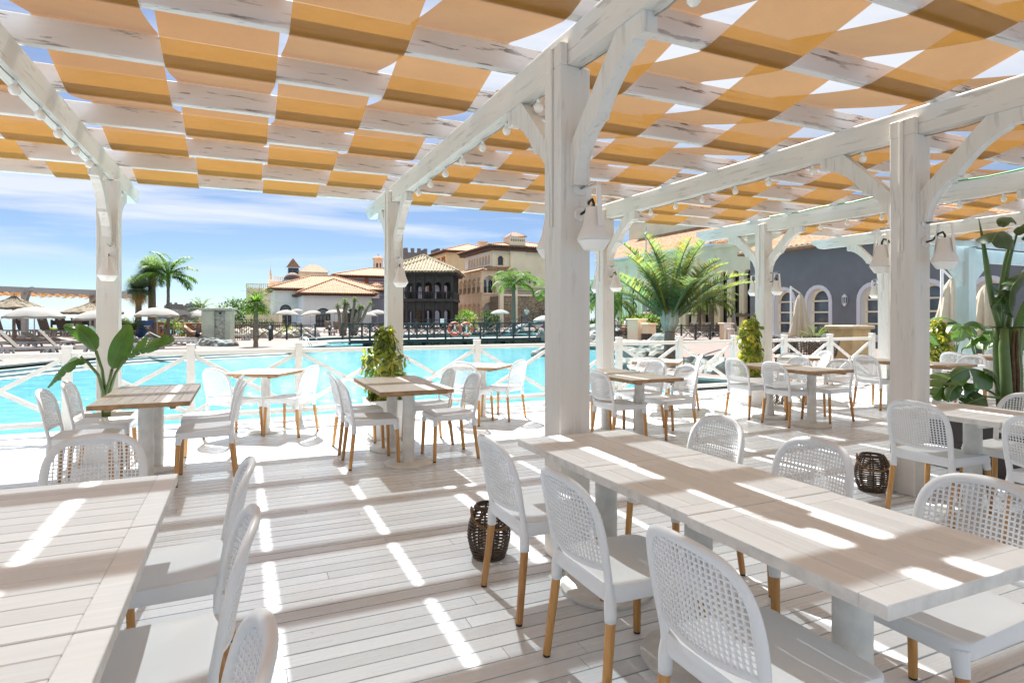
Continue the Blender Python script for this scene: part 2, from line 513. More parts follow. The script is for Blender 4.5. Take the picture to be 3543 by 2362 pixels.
M['scheff_y'] = leafmat('yellow_variegated_leaf', (0.09, 0.17, 0.025), (0.36, 0.38, 0.05), 0.45, 0.25, c3=(0.52, 0.46, 0.07), shine=0.6)
M['stem'] = plain('woody_stem', (0.13, 0.09, 0.05), 0.8, 0.2, 20)
M['greenstem'] = plain('green_stalk', (0.10, 0.17, 0.045), 0.4, 0.2, 8)
M['hedge'] = leafmat('hedge_leaf', (0.03, 0.07, 0.015), (0.07, 0.13, 0.03), 0.25)
M['lime'] = leafmat('lime_leaf', (0.16, 0.24, 0.02), (0.34, 0.36, 0.05), 0.4)
M['orange'] = plain('lifebuoy_orange', (0.55, 0.11, 0.05), 0.5, 0.08, 4)
M['white_sun'] = plain('dimmed_white_plastic', (0.46, 0.46, 0.455), 0.5, 0.05, 4)  # white darkened in colour to offset the full sun
M['far_timber'] = timber('far_white_timber', 0, col=(0.44, 0.43, 0.41), amount=0.12)
M['white'] = plain('white_paint', (0.78, 0.78, 0.77), 0.5, 0.03, 4)
M['bluetank'] = plain('blue_tank', (0.045, 0.11, 0.30), 0.5, 0.12, 3)
M['terracotta'] = plain('terracotta_render', (0.36, 0.195, 0.105), 0.85, 0.1, 2)
M['towel'] = plain('olive_towel', (0.07, 0.085, 0.03), 0.95, 0.15, 10)
M['greentowel'] = plain('green_towel', (0.025, 0.07, 0.035), 0.95, 0.15, 10)
def bananaleaf(name, c1, c2, trans=0.3):
    m, nt, b, out = NT(name)
    tc = node(nt, 'ShaderNodeTexCoord')
    sx = node(nt, 'ShaderNodeSeparateXYZ'); lk(nt, tc.outputs['UV'], sx.inputs[0])
    w = node(nt, 'ShaderNodeTexWave', wave_type='BANDS', bands_direction='X')
    w.inputs['Scale'].default_value = 9.0; w.inputs['Distortion'].default_value = 0.6
    lk(nt, tc.outputs['UV'], w.inputs['Vector'])
    v = coords(nt)
    n = noise(nt, v, 5, 5)
    c = ramp(nt, n, [(0.3, c1), (0.7, c2)])
    c = mixc(nt, 0.3, c, ramp(nt, w.outputs['Fac'], [(0, 0.75), (1, 1.12)]), 'MULTIPLY')
    # brown scorched margin
    ab = node(nt, 'ShaderNodeMath', operation='ABSOLUTE')
    sb = node(nt, 'ShaderNodeMath', operation='SUBTRACT'); lk(nt, sx.outputs[1], sb.inputs[0]); sb.inputs[1].default_value = 0.5
    lk(nt, sb.outputs[0], ab.inputs[0])
    ad = node(nt, 'ShaderNodeMath', operation='MULTIPLY_ADD'); lk(nt, n, ad.inputs[0]); ad.inputs[1].default_value = 0.35; lk(nt, ab.outputs[0], ad.inputs[2])
    c = mixc(nt, ramp(nt, ad.outputs[0], [(0.68, 0), (0.73, 1)]), c, (0.13, 0.06, 0.03))
    lk(nt, c, b.inputs['Base Color'])
    b.inputs['Roughness'].default_value = 0.32
    bump(nt, w.outputs['Fac'], b, 0.2, 0.005)
    tr = node(nt, 'ShaderNodeBsdfTranslucent')
    lk(nt, mixc(nt, 1.0, c, (1.3, 1.4, 0.6), 'MULTIPLY'), tr.inputs['Color'])
    mx = node(nt, 'ShaderNodeMixShader'); mx.inputs[0].default_value = trans
    lk(nt, b.outputs[0], mx.inputs[1]); lk(nt, tr.outputs[0], mx.inputs[2])
    lk(nt, mx.outputs[0], out.inputs['Surface'])
    return m
M['banana'] = bananaleaf('paddle_leaf', (0.045, 0.10, 0.018), (0.085, 0.17, 0.035))
M['banana_dark'] = bananaleaf('dark_paddle_leaf', (0.02, 0.055, 0.012), (0.045, 0.10, 0.02))
# ================================================================== terrace: deck, pergola, railing
def terrace_thing(name, label, cat, a=0, b=0, z=0, rz=0.0, group=None):
    return thing(name, label, cat, P(a, b, z), YAW + rz, group)

# deck boards, laid along the rafters
mb = MB()
r = random.Random(3)
b = -3.0
while b < 9.12:
    a = -8.0 - r.random() * 2.5
    w = 0.1
    while a < 15.5:
        L = r.uniform(1.6, 3.4)
        g = r.uniform(0.0028, 0.0046) if r.random() > 0.2 else r.uniform(0.0045, 0.0065)
        z = r.uniform(-0.0012, 0.0)
        mb.box(a + 0.0012, a + L - 0.0012, b + g, b + w - g, -0.03, z)
        a += L
    b += w
deck = mb.build('deck', M['deck'])
deck.rotation_euler = (0, 0, YAW)
setp(deck, 'white painted plank deck of the terrace', 'deck', kind='structure')
mb = MB()
mb.box(-9, 15.6, -3.1, 9.14, -0.45, -0.06)
dk = mb.build('deck_base', M['gap'])
dk.rotation_euler = (0, 0, YAW)
setp(dk, 'dark base under the white deck boards', 'deck base', kind='structure')

POSTA = [-1.40, 1.67, 4.85, 8.05, 11.23]
ROWB = [3.05, 7.56]
BN = [8.70 - 0.827 * n for n in range(14)]
perg = thing('pergola', 'white weathered timber pergola with orange woven shade strips over the terrace', 'pergola', (0, 0, 0), YAW)

def post_mesh():
    m = MB()
    m.cbox(0.0, 0.2, 0.0, 0.2, 0.0, 2.88, 0.006)
    m.cbox(0.0, 0.05, 0.0, 0.2, 2.8801, 3.01, 0.004)      # cheek beside the beam
    m.cbox(-0.014, -0.0005, 0.085, 0.115, 1.95, 3.0, 0.003)  # cover batten
    return m
pm = None
for i, a0 in enumerate(POSTA):
    for b0 in ROWB:
        if pm is None:
            pm = post_mesh().build('post', M['post'], perg, loc=(a0, b0, 0))
        else:
            o = pm.copy(); COL.objects.link(o); o.parent = perg; o.location = (a0, b0, 0)
inner = [(0, 2.18), (0.05, 2.18), (0.066, 2.27), (0.115, 2.37), (0.19, 2.45), (0.255, 2.49), (0.285, 2.49), (0.292, 2.52),
         (0.36, 2.60), (0.44, 2.67), (0.53, 2.73), (0.60, 2.755), (0.615, 2.775), (0.70, 2.775), (0.70, 2.879)]
outer = [(0.47, 2.879), (0, 2.42)]
brn = bpf = None
for a0 in POSTA:
    for b0 in ROWB:
        for sgn, o0 in ((-1, b0 - 0.0005), (1, b0 + 0.2005)):
            key = sgn
            if sgn == -1 and brn is not None:
                o = brn.copy()
            elif sgn == 1 and bpf is not None:
                o = bpf.copy()
            else:
                m = MB()
                m.prism(inner + outer, (0.065, 0, 0), (0, sgn, 0), (0, 0, 1), (0.08, 0, 0))
                o = m.build('brace', M['brace'])
                if sgn == -1: brn = o
                else: bpf = o
                o.parent = perg; o.location = (a0, o0, 0)
                continue
            COL.objects.link(o); o.parent = perg; o.location = (a0, o0, 0)
bm0 = None
for a0 in POSTA:
    if bm0 is None:
        m = MB()
        prof = [(-3.2, 2.8802), (9.06, 2.8802), (9.12, 2.895), (9.165, 2.93), (9.18, 2.955), (9.25, 2.975), (9.29, 3.02), (9.30, 3.079), (-3.2, 3.079)]
        m.prism(prof, (0.0515, 0, 0), (0, 1, 0), (0, 0, 1), (0.108, 0, 0))
        bm0 = m.build('beam', M['beam'], perg, loc=(a0, 0, 0))
        m = MB()
        rr = random.Random(5)
        pts = [(0.066 + rr.uniform(-.004, .004), -3 + 0.4 * k, 3.088) for k in range(30)]
        m.tube(pts, 0.008, 6)
        cd0 = m.build('conduit', M['white'], perg, loc=(a0, 0, 0), smooth=True)
    else:
        for src in (bm0, cd0):
            o = src.copy(); COL.objects.link(o); o.parent = perg; o.location = (a0, 0, 0)
rf0 = None
for n, b0 in enumerate(BN):
    if rf0 is None:
        m = MB()
        m.cbox(-5.2, 15.2, 0, 0.07, 3.0965, 3.27, 0.005)
        rf0 = m.build('rafter', M['rafter'], perg, loc=(0, b0, 0))
    else:
        o = rf0.copy()
        o.data = rf0.data
        COL.objects.link(o); o.parent = perg; o.location = (((n * 37) % 11 - 5) * 0.03, b0, 0)

# woven shade strips: each runs along the beams, under one rafter and over the next
BAYS = [([-4.2, -3.5, -2.77, -2.04, -1.42], 1), ([-1.20, -0.485, 0.235, 0.958, 1.675], 0), ([1.885, 2.605, 3.34, 4.09, 4.85], 0),
        ([5.07, 5.79, 6.45, 7.17, 7.92], 0), ([8.26, 9.0, 9.73, 10.46, 11.2], 0), ([11.45, 12.2, 12.95, 13.7, 14.4], 0)]
zu, zo = 3.090, 3.279
for edges, par in BAYS:
    for j in range(4):
        x0, x1 = edges[j] + 0.018, edges[j + 1] - 0.018
        path = []
        rr = random.Random(int(x0 * 100))
        for n, b0 in enumerate(BN):
            under = ((j + n + par) % 2 == 0)
            z = zu if under else zo
            if n == 0:
                path.append((b0 + 0.10, z))
            path.append((b0 + 0.078, z + (0.0 if under else 0.001)))
            path.append((b0 - 0.008, z))
            if n + 1 < len(BN):
                z2 = zo if under else zu
                for t in (0.2, 0.4, 0.6, 0.8):
                    e = t * t * (3 - 2 * t)
                    lin = 0.96 * t + 0.04 * e
                    bb = (b0 - 0.008) * (1 - t) + (BN[n + 1] + 0.078) * t
                    path.append((bb, z * (1 - lin) + z2 * lin - 0.008 * math.sin(math.pi * t)))
        m = MB()
        nx = 4
        pts = []
        for bb, z in path:
            for k in range(nx + 1):
                u = k / nx
                pts.append((x0 + (x1 - x0) * u, bb, z))
        fs = [(i * (nx + 1) + k, i * (nx + 1) + k + 1, (i + 1) * (nx + 1) + k + 1, (i + 1) * (nx + 1) + k)
              for i in range(len(path) - 1) for k in range(nx)]
        m.add(pts, fs)
        m.build('shade_strip', M['sail'], perg, smooth=True)

# ---- string lights, one run under each beam
def string_lights(a0, where, idx):
    t = thing('string_lights', 'string of white bulbs under the ' + where, 'string lights', P(a0 + 0.13, 0, 2.87), YAW, 'festoon strings under the pergola beams')
    rr = random.Random(11 + idx)
    pts = []
    bulbs = []
    bb = 0.6
    while bb < 8.5:
        pts.append((0, bb, 0.0)); pts.append((0.004, bb + 0.16, -0.012)); pts.append((0, bb + 0.33, -0.008))
        bulbs.append(bb + rr.uniform(-.03, .03))
        bb += 0.5
    m = MB(); m.tube(pts, 0.005, 5)
    m.build('cable', M['cable'], t, smooth=True)
    first = None
    for q in bulbs:
        if any(abs(q - (rb + 0.1)) < 0.13 for rb in ROWB): continue
        if first is None:
            m = MB(); m.lathe([(0.0, -0.093), (0.018, -0.089), (0.030, -0.074), (0.033, -0.058), (0.029, -0.042), (0.018, -0.03), (0.015, -0.027)], 14)
            first = m.build('bulb', M['bulb'], t, smooth=True, loc=(0, q, 0))
            m = MB(); m.lathe([(0.013, -0.032), (0.015, -0.03), (0.014, 0.0), (0.006, 0.004)], 10)
            m.build('socket', M['white'], first, smooth=True)
        else:
            o = clone(first, t); o.location = (0, q, 0)
for i, (a0, wh) in enumerate(zip(POSTA[:4], ['beam above the plant in front of the left post', 'beam carried by the big middle post', 'beam to the right front post',
                                            'beam ending in front of the large palm'])):
    string_lights(a0, wh, i)
# the green garden hose and loose wire on the fourth beam
m = MB()
m.tube([(8.115, 3.5 + 0.25 * k, 3.108 + 0.01 * math.sin(k * 1.7)) for k in range(17)], 0.011, 6)
o = m.build('garden_hose', plain('green_hose', (0.05, 0.30, 0.07), 0.5)); o.rotation_euler = (0, 0, YAW)
setp(o, 'thin green hose lying along the top of a white beam', 'hose')

# ---- wall lamps on the posts
def wall_lamp(label):
    t = thing('wall_lamp', label, 'wall lamp', group='white enamel lamps on the pergola posts')
    for z in (2.02, 2.17):
        m = MB()
        m.tube([(0.03, 0.0, z), (0.03, -0.014, z)], [0.042, 0.038], 18)
        m.build('wall_plate', M['shade'], t, smooth='auto')
    m = MB(); m.tube([(0.03, -0.01, 2.17), (0.03, -0.165, 2.175)], 0.007, 8)
    m.build('arm', M['steel'], t, smooth=True)
    m = MB(); m.tube([(0.03, -0.012, 2.02), (0.03, -0.06, 2.03), (0.03, -0.1, 2.075), (0.03, -0.135, 2.085), (0.03, -0.15, 2.06), (0.03, -0.15, 2.035)], 0.008, 8)
    m.build('cord', M['black'], t, smooth=True)
    m = MB()
    m.lathe([(0.0, 2.036), (0.040, 2.036), (0.0435, 2.032), (0.0625, 1.930), (0.066, 1.926), (0.0675, 1.922), (0.0935, 1.862), (0.0935, 1.856), (0.090, 1.852)], 36, c=(0.03, -0.15, 0))
    m.build('lamp_shade', M['shade'], t, smooth='auto')
    m = MB(); m.lathe([(0.0, 1.796), (0.052, 1.798), (0.060, 1.803), (0.0905, 1.850)], 36, c=(0.03, -0.15, 0))
    m.build('diffuser', M['opal'], t, smooth='auto')
    for s in (-1, 1):
        m = MB(); m.bar((0.03, -0.15 + s * 0.0715, 1.925), (0.03, -0.15 + s * 0.048, 2.15), 0.032, 0.004, up=(0, 1, 0.1))
        m.build('strap', M['shade'], t)
    m = MB(); m.bar((0.03, -0.2, 2.15), (0.03, -0.1, 2.15), 0.032, 0.004); m.build('bridge', M['shade'], t)
    return t
lamp0 = None
LAMPS = [(0, 1, -1, 'white lamp on the post behind the paddle-leaved plant'),
         (1, 1, -1, 'white lamp on the far post behind the leafy shrub in the tall white planter'),
         (1, 0, -1, 'large white lamp on the near side of the big middle post'),
         (1, 0, 1, 'white lamp half hidden on the pool side of the big middle post'),
         (2, 1, -1, 'white lamp on the near side of the post left of the large palm'),
         (2, 1, 1, 'white lamp on the pool side of the post left of the large palm'),
         (2, 0, -1, 'large white lamp on the near side of the right front post'),
         (2, 0, 1, 'white lamp on the pool side of the right front post'),
         (3, 1, -1, 'white lamp on the near side of the post behind the yellow-green shrub'),
         (3, 1, 1, 'white lamp on the pool side of the post behind the yellow-green shrub'),
         (4, 1, 1, 'small white lamp on the farthest post before the grey wall'),]
for pi, ri, s, lab in LAMPS:
    o = wall_lamp(lab) if lamp0 is None else clone(lamp0)
    if lamp0 is None: lamp0 = o
    o['label'] = lab
    if s < 0:
        o.location = P(POSTA[pi] + 0.1, ROWB[ri] - 0.001, 0); o.rotation_euler = (0, 0, YAW)
    else:
        o.location = P(POSTA[pi] + 0.155, ROWB[ri] + 0.201, 0); o.rotation_euler = (0, 0, YAW + math.pi)

# ---- white railing at the pool edge
rl = thing('deck_railing', 'white timber railing with crossed braces along the pool edge of the deck', 'railing', P(0, 8.9, 0), YAW)
RA = [0.72 + 1.33 * k for k in range(-4, 10)]
rp = rt = rb = None
X = []
for k, a in enumerate(RA):
    if rp is None:
        m = MB(); m.cbox(-0.048, 0.048, -0.048, 0.048, -0.03, 1.055, 0.004); m.cbox(-0.052, 0.052, -0.052, 0.052, 1.0555, 1.075, 0.004)
        rp = m.build('post', M['rail'], rl, loc=(a, 0, 0))
    else:
        o = rp.copy(); COL.objects.link(o); o.parent = rl; o.location = (a, 0, 0)
    if k + 1 == len(RA): break
    if rt is None:
        m = MB(); m.cbox(0.0485, 1.33 - 0.0485, -0.038, 0.038, 0.93, 0.99, 0.003); rt = m.build('top_rail', M['rail'], rl, loc=(a, 0, 0))
        m = MB(); m.cbox(0.0485, 1.33 - 0.0485, -0.03, 0.03, 0.105, 0.165, 0.003); rb = m.build('bottom_rail', M['rail'], rl, loc=(a, 0, 0))
        m = MB(); m.bar((0.05, -0.013, 0.165 + 0.02), (1.28, -0.013, 0.93 - 0.02), 0.024, 0.055); x1 = m.build('cross_brace', M['rail'], rl, loc=(a, 0, 0))
        m = MB(); m.bar((0.05, 0.0135, 0.93 - 0.02), (1.28, 0.0135, 0.165 + 0.02), 0.024, 0.055); x2 = m.build('cross_brace', M['rail'], rl, loc=(a, 0, 0))
    else:
        for s in (rt, rb, x1, x2):
            o = s.copy(); COL.objects.link(o); o.parent = rl; o.location = (a, 0, 0)
# ================================================================== chairs, tables, lanterns, planters
def back_y(x, z):
    return -0.192 - max(0.0, z - 0.45) * 0.20 - 0.042 * (1 - min(1.0, (x / 0.21) ** 2))
BP = [(0.203, 0.33), (0.200, 0.40), (0.198, 0.46), (0.202, 0.53), (0.206, 0.60), (0.205, 0.66), (0.197, 0.715), (0.180, 0.757), (0.150, 0.791), (0.105, 0.812), (0.05, 0.821), (0.0, 0.823)]
def half_w(z):
    for (x0, z0), (x1, z1) in zip(BP[2:], BP[3:]):
        if z0 <= z <= z1:
            return x0 + (x1 - x0) * (z - z0) / max(1e-6, z1 - z0)
    return 0.2 if z < 0.6 else 0.0
def rrect(hx, hy, rad, n=6):
    pts = []
    for cx, cy, a0 in ((hx - rad, hy - rad, 0), (-hx + rad, hy - rad, 90), (-hx + rad, -hy + rad, 180), (hx - rad, -hy + rad, 270)):
        for k in range(n + 1):
            an = R(a0 + 90 * k / n)
            pts.append((cx + rad * math.cos(an), cy + rad * math.sin(an)))
    return pts

def make_chair():
    t = thing('bistro_chair', 'x', 'chair', group='white perforated bistro chairs with wooden legs')
    # seat shell
    m = MB()
    base = rrect(0.226, 0.222, 0.055)
    n = len(base)
    def ring(s, z, dish=0.0):
        o = len(m.v)
        for x, y in base:
            tp = 1.0 - 0.05 * (0.222 - y) / 0.444
            zz = z
            if dish:
                zz = z - dish * (1 - s * s) + 0.010 * max(0, -y / 0.222) * s
                zz -= 0.010 * max(0, (y * s) / 0.222 - 0.55)
            m.v.append((x * s * tp, y * s + 0.012, zz))
        return o
    m.v.append((0, 0.012, 0.455 - 0.012)); c0 = 0
    prev = None
    for s, z, d in ((0.3, 0.455, 0.012), (0.6, 0.455, 0.012), (0.85, 0.455, 0.012), (0.955, 0.4555, 0.012), (0.985, 0.4525, 0.012), (1.0, 0.444, 0.0), (1.0, 0.402, 0.0), (0.985, 0.397, 0), (0.93, 0.397, 0), (0.93, 0.43, 0)):
        o = ring(s, z, d)
        for k in range(n):
            k2 = (k + 1) % n
            if prev is None: m.face((c0, o + k, o + k2))
            else: m.face((prev + k, o + k, o + k2, prev + k2))
        prev = o
    m.face([prev + k for k in range(n)])
    for s in (-1, 1):
        m.tube([(s * 0.192, 0.205, 0.425), (s * 0.195, 0.207, 0.385), (s * 0.203, 0.213, 0.345)], [0.030, 0.0250, 0.0225], 14)
    m.build('seat', M['plastic'], t, smooth='auto')
    # frame of the back, continuing down into the rear leg sockets
    m = MB()
    pts = [(x, back_y(x, z) if z > 0.44 else -0.195, z) for x, z in BP]
    full = [Vector(p) for p in pts] + [Vector((-p[0], p[1], p[2])) for p in pts[-2::-1]]
    dense = []
    for i in range(len(full) - 1):
        p0, p1, p2, p3 = full[max(i - 1, 0)], full[i], full[i + 1], full[min(i + 2, len(full) - 1)]
        for q in (0, 0.5):
            dense.append(0.5 * ((2 * p1) + (p2 - p0) * q + (2 * p0 - 5 * p1 + 4 * p2 - p3) * q * q + (3 * p1 - p0 - 3 * p2 + p3) * q ** 3))
    dense.append(full[-1])
    L = len(dense)
    rad = [((0.0225 if (i < 3 or i >= L - 3) else 0.0185), (0.0225 if (i < 3 or i >= L - 3) else 0.0135)) for i in range(L)]
    m.tube(dense, rad, 12, flat=(1, 0, 0))
    bx = [-0.2 + 0.4 * k / 12 for k in range(13)]
    m.tube([(x, back_y(x, 0.52) + 0.001, 0.512 + 0.012 * (x / 0.2) ** 2) for x in bx], [(0.013, 0.006)] * 13, 8, flat=(0, 0, 1))
    m.build('back_frame', M['plastic'], t, smooth=True)
    # perforated back panel
    m = MB()
    px, pz, hb, th = 0.0180, 0.0174, 0.0024, 0.0055
    nx, nz = 23, 18
    x0, z0 = -nx * px / 2, 0.516
    def sp(x, z, off):
        return (x, back_y(x, z) + off, z)
    for i in range(nx):
        for j in range(nz):
            xa, za = x0 + i * px, z0 + j * pz
            xc, zc = xa + px / 2, za + pz / 2
            if abs(xc) > half_w(zc) - 0.004: continue
            o = len(m.v)
            r1 = [(xa, za), (xa + px, za), (xa + px, za + pz), (xa, za + pz)]
            r2 = [(xa + hb, za + hb), (xa + px - hb, za + hb), (xa + px - hb, za + pz - hb), (xa + hb, za + pz - hb)]
            for off in (th / 2, -th / 2):
                for x, z in r1: m.v.append(sp(x, z, off))
                for x, z in r2: m.v.append(sp(x, z, off))
            for k in range(4):
                k2 = (k + 1) % 4
                m.face((o + k, o + k2, o + 4 + k2, o + 4 + k))
                m.face((o + 8 + k2, o + 8 + k, o + 12 + k, o + 12 + k2))
                m.face((o + 4 + k, o + 4 + k2, o + 12 + k2, o + 12 + k))
    m.build('backrest', M['plastic'], t)
    # four beech legs with rubber feet
    for s in (-1, 1):
        for yb, yt, yf in ((1, 0.2125, 0.226), (-1, -0.195, -0.232)):
            m = MB()
            m.tube([(s * 0.2032, yt, 0.352 if yb > 0 else 0.337), (s * 0.222, yf, 0.010)], [0.0192, 0.0165], 14)
            lg = m.build('leg', M['leg'], t, smooth='auto')
            m = MB(); m.lathe([(0.0150, 0.0), (0.0158, 0.0105)], 12, c=(s * 0.2222, yf, 0))
            m.build('foot_cap', M['black'], lg)
    return t
chair0 = make_chair()
cfirst = [True]
def chair(a, b, deg, label):
    """deg: direction the sitter faces, measured from the rafter axis"""
    o = chair0 if cfirst[0] else clone(chair0)
    cfirst[0] = False
    o.location = P(a, b, 0)
    o.rotation_euler = (0, 0, YAW + R(deg - 90))
    o['label'] = label
CH = [
 (-0.66, 3.30, -90, 'white chair at the far end of the left front white table, facing the viewer'),
 (-0.27, 2.70, 180, 'farthest of the three white chairs along the right side of the left front white table'),
 (-0.27, 1.98, 180, 'middle one of three white chairs along the right side of the left front white table'),
 (-0.26, 1.22, 180, 'nearest of the three chairs along the left front white table, cut by the bottom edge'),
 (-1.19, 6.02, 0, 'nearer white chair on the left side of the teak table beside the paddle-leaved plant'),
 (-1.18, 6.72, 0, 'chair on the left of the teak table, closest to the paddle-leaved plant'),
 (-0.28, 5.98, 180, 'nearer white chair on the right side of the left teak double table'),
 (-0.30, 6.72, 180, 'farther white chair on the right of the left teak double table, mostly overlapped'),
 (-0.09, 7.92, 41, 'white chair on the left of the left small table by the railing'),
 (0.55, 7.87, 145, 'white chair on the right of the left small table by the railing, with shadow beneath'),
 (1.15, 6.65, 0, 'farther chair on the left side of the middle teak table, before the tall white planter'),
 (1.15, 5.96, 0, 'nearer white chair on the left side of the middle teak double table'),
 (1.95, 5.93, 180, 'nearer white chair on the right side of the middle teak double table'),
 (1.92, 6.65, 180, 'farther white chair on the right side of the middle teak double table'),
 (2.84, 7.70, 44, 'white chair, its back to the viewer, at the small table beyond the middle teak pair'),
 (3.37, 7.83, 125, 'white chair right of the small railing table, beside the big middle post'),
 (1.40, 2.75, 0, 'white chair beside the brown wicker lantern, farthest on the left of the long white table'),
 (1.40, 2.03, 0, 'middle of the three chairs seen from behind along the long white table'),
 (1.385, 1.30, 0, 'large white chair nearest the viewer on the left of the long white table'),
 (2.29, 2.74, 180, 'farthest of the three chairs on the far side of the long white table'),
 (2.23, 2.04, 180, 'middle of the three chairs on the far side of the long white table'),
 (2.18, 1.30, 180, 'chair nearest the viewer on the far side of the long white table'),
 (4.60, 2.72, 0, 'white chair in front of the right post, tucked under the right-hand white table'),
 (5.26, 2.60, 180, 'white chair on the far side of the right-hand white table, before the dark planter'),
 (4.60, 1.98, 0, 'chair cut off by the right edge at the right-hand white table'),
 (3.92, 5.78, 0, 'nearer chair on the left of the teak table just right of the big middle post'),
 (3.92, 6.50, 0, 'white chair almost hidden behind the big middle post'),
 (4.72, 5.88, 180, 'nearer white chair on the right of the teak table beside the big middle post'),
 (4.74, 6.52, 180, 'farther white chair on the right of the teak table beside the big middle post'),
 (5.64, 7.40, 46, 'white chair with its back to the viewer at the small table below the large palm'),
 (6.34, 7.60, 145, 'white chair seen edge-on at the right of the small table below the large palm'),
 (6.68, 6.54, 0, 'white chair in front of the planter with the yellow-green shrub'),
 (6.675, 5.86, 0, 'nearer white chair on the left of the teak table at the centre right'),
 (7.32, 6.46, 180, 'far right white chair at the teak double table in front of the yellow-green shrub'),
 (7.40, 5.84, 180, 'near right white chair at the teak double table in front of the yellow-green shrub'),
 (8.46, 7.36, 40, 'white chair seen from behind at the railing table before the rattan seats'),
 (9.08, 7.52, 160, 'white chair seen edge-on at the railing table before the rattan seats'),
 (9.12, 6.32, 0, 'white chair just left of the right front post, at a teak table'),
 (9.95, 5.55, 180, 'white chair just right of the right front post, above the broad dark leaves'),
 (11.30, 6.30, 0, 'white chair in front of the pale blue pergola post'),
 (13.6, 7.2, 160, 'white chair seen edge-on, right of the pale blue pergola post'),
 (12.55, 6.25, 180, 'white chair just left of the thick stems of the tall banana plant'),
 (10.75, 5.05, 0, 'white chair behind the thick stems of the tall banana plant, at the right edge'),
]
for c in CH: chair(*c)

def make_table(kind):
    top, edge = (M['white_top'], M['white_edge']) if kind == 'white' else (M['oak'], M['oak_edge'])
    t = thing('pedestal_table', 'x', 'table', group='square pedestal tables of the terrace')
    m = MB()
    def board(x0, x1, y0, y1):
        o = len(m.f)
        m.cbox(x0, x1, y0, y1, 0.712, 0.75, 0.0022)
        for i in range(o, len(m.f)):
            f = m.f[i]
            if min(m.v[k][2] for k in f) < 0.735: m.m[i] = 1
    h = 0.348
    g = 0.0016 if kind == 'white' else 0.0012
    for s in (-1, 1):
        board(min(s * h, s * (h - 0.075)), max(s * h, s * (h - 0.075)), -h, h)
    w = 2 * h / 8
    for k in range(8):
        board(-h + 0.0754, h - 0.0754, -h + k * w + (g if k else 0), -h + (k + 1) * w - (g if k < 7 else 0))
    for yy in (-0.22, 0.22):
        m.box(-h + 0.03, h - 0.03, yy - 0.02, yy + 0.02, 0.69, 0.711, 1)
    m.build('tabletop', [top, edge], t)
    m = MB(); m.tube([(0, 0, 0.0285), (0, 0, 0.689)], 0.057, 28)
    m.build('column', M['column'], t, smooth='auto')
    m = MB(); m.lathe([(0.235, 0.0), (0.238, 0.006), (0.236, 0.02), (0.222, 0.028), (0.06, 0.031), (0.0, 0.031)], 40)
    m.build('base_disc', M['disc'], t, smooth='auto')
    m = MB(); m.cbox(-0.14, 0.14, -0.14, 0.14, 0.683, 0.6895, 0.002)
    m.build('mount_plate', M['disc'], t)
    return t
tproto = {}
def table(kind, a, b, deg, label, grp):
    if kind not in tproto:
        tproto[kind] = make_table(kind); o = tproto[kind]
    else:
        o = clone(tproto[kind])
    o.location = P(a, b, 0)
    o.rotation_euler = (0, 0, YAW + R(deg))
    o['label'] = label; o['group'] = grp
WT, OT = 'white painted slatted pedestal tables', 'weathered teak pedestal tables'
TB = [('white', -0.60, 2.61, 0, 'farthest of three joined white tables at the left front', WT),
      ('white', -0.60, 1.905, 0, 'second white table in the row at the left front', WT),
      ('white', -0.60, 1.20, 0, 'white table at the bottom left corner of the row', WT),
      ('oak', -0.73, 5.83, 90, 'nearer half of the left teak table pair beside the paddle-leaved plant', OT),
      ('oak', -0.73, 6.545, 90, 'farther half of the left teak table pair, against the paddle-leaved plant', OT),
      ('oak', 0.27, 8.14, 59, 'small teak table set askew at the railing on the left', OT),
      ('oak', 1.48, 5.77, 0, 'nearer half of the middle teak table pair, brown top lit from behind', OT),
      ('oak', 1.48, 6.475, 0, 'farther half of the middle teak table pair, before the tall white planter', OT),
      ('oak', 3.09, 7.93, 47, 'small teak table at the railing just left of the big middle post', OT),
      ('white', 1.74, 2.68, 90, 'farthest of three joined tables in the long white row, against the middle post', WT),
      ('white', 1.735, 1.975, 90, 'middle table of the long white row at the right front', WT),
      ('white', 1.72, 1.27, 90, 'nearest table of the long white row, its corner towards the viewer', WT),
      ('oak', 4.15, 5.70, 90, 'nearer half of the teak pair just right of the big middle post', OT),
      ('oak', 4.15, 6.405, 90, 'farther half of the teak pair just right of the big middle post', OT),
      ('oak', 5.93, 7.66, -45, 'small teak table below the large palm by the railing', OT),
      ('oak', 6.84, 5.63, 90, 'nearer half of the teak pair before the yellow-green shrub', OT),
      ('oak', 6.84, 6.335, 90, 'farther half of the teak pair before the yellow-green shrub', OT),
      ('oak', 8.78, 7.52, -50, 'small teak table before the rattan seats by the railing', OT),
      ('oak', 9.36, 6.25, 90, 'teak table half hidden behind the right front post', OT),
      ('oak', 9.26, 5.50, 90, 'teak table just right of the right front post above the broad leaves', OT),
      ('oak', 11.86, 6.15, 10, 'teak table in front of the pale blue pergola post', OT),
      ('white', 4.77, 2.59, 0, 'right-hand white table in front of the dark planter', WT),
      ('white', 4.77, 1.885, 0, 'white table cut off by the right edge of the picture', WT)]
for q in TB: table(*q)

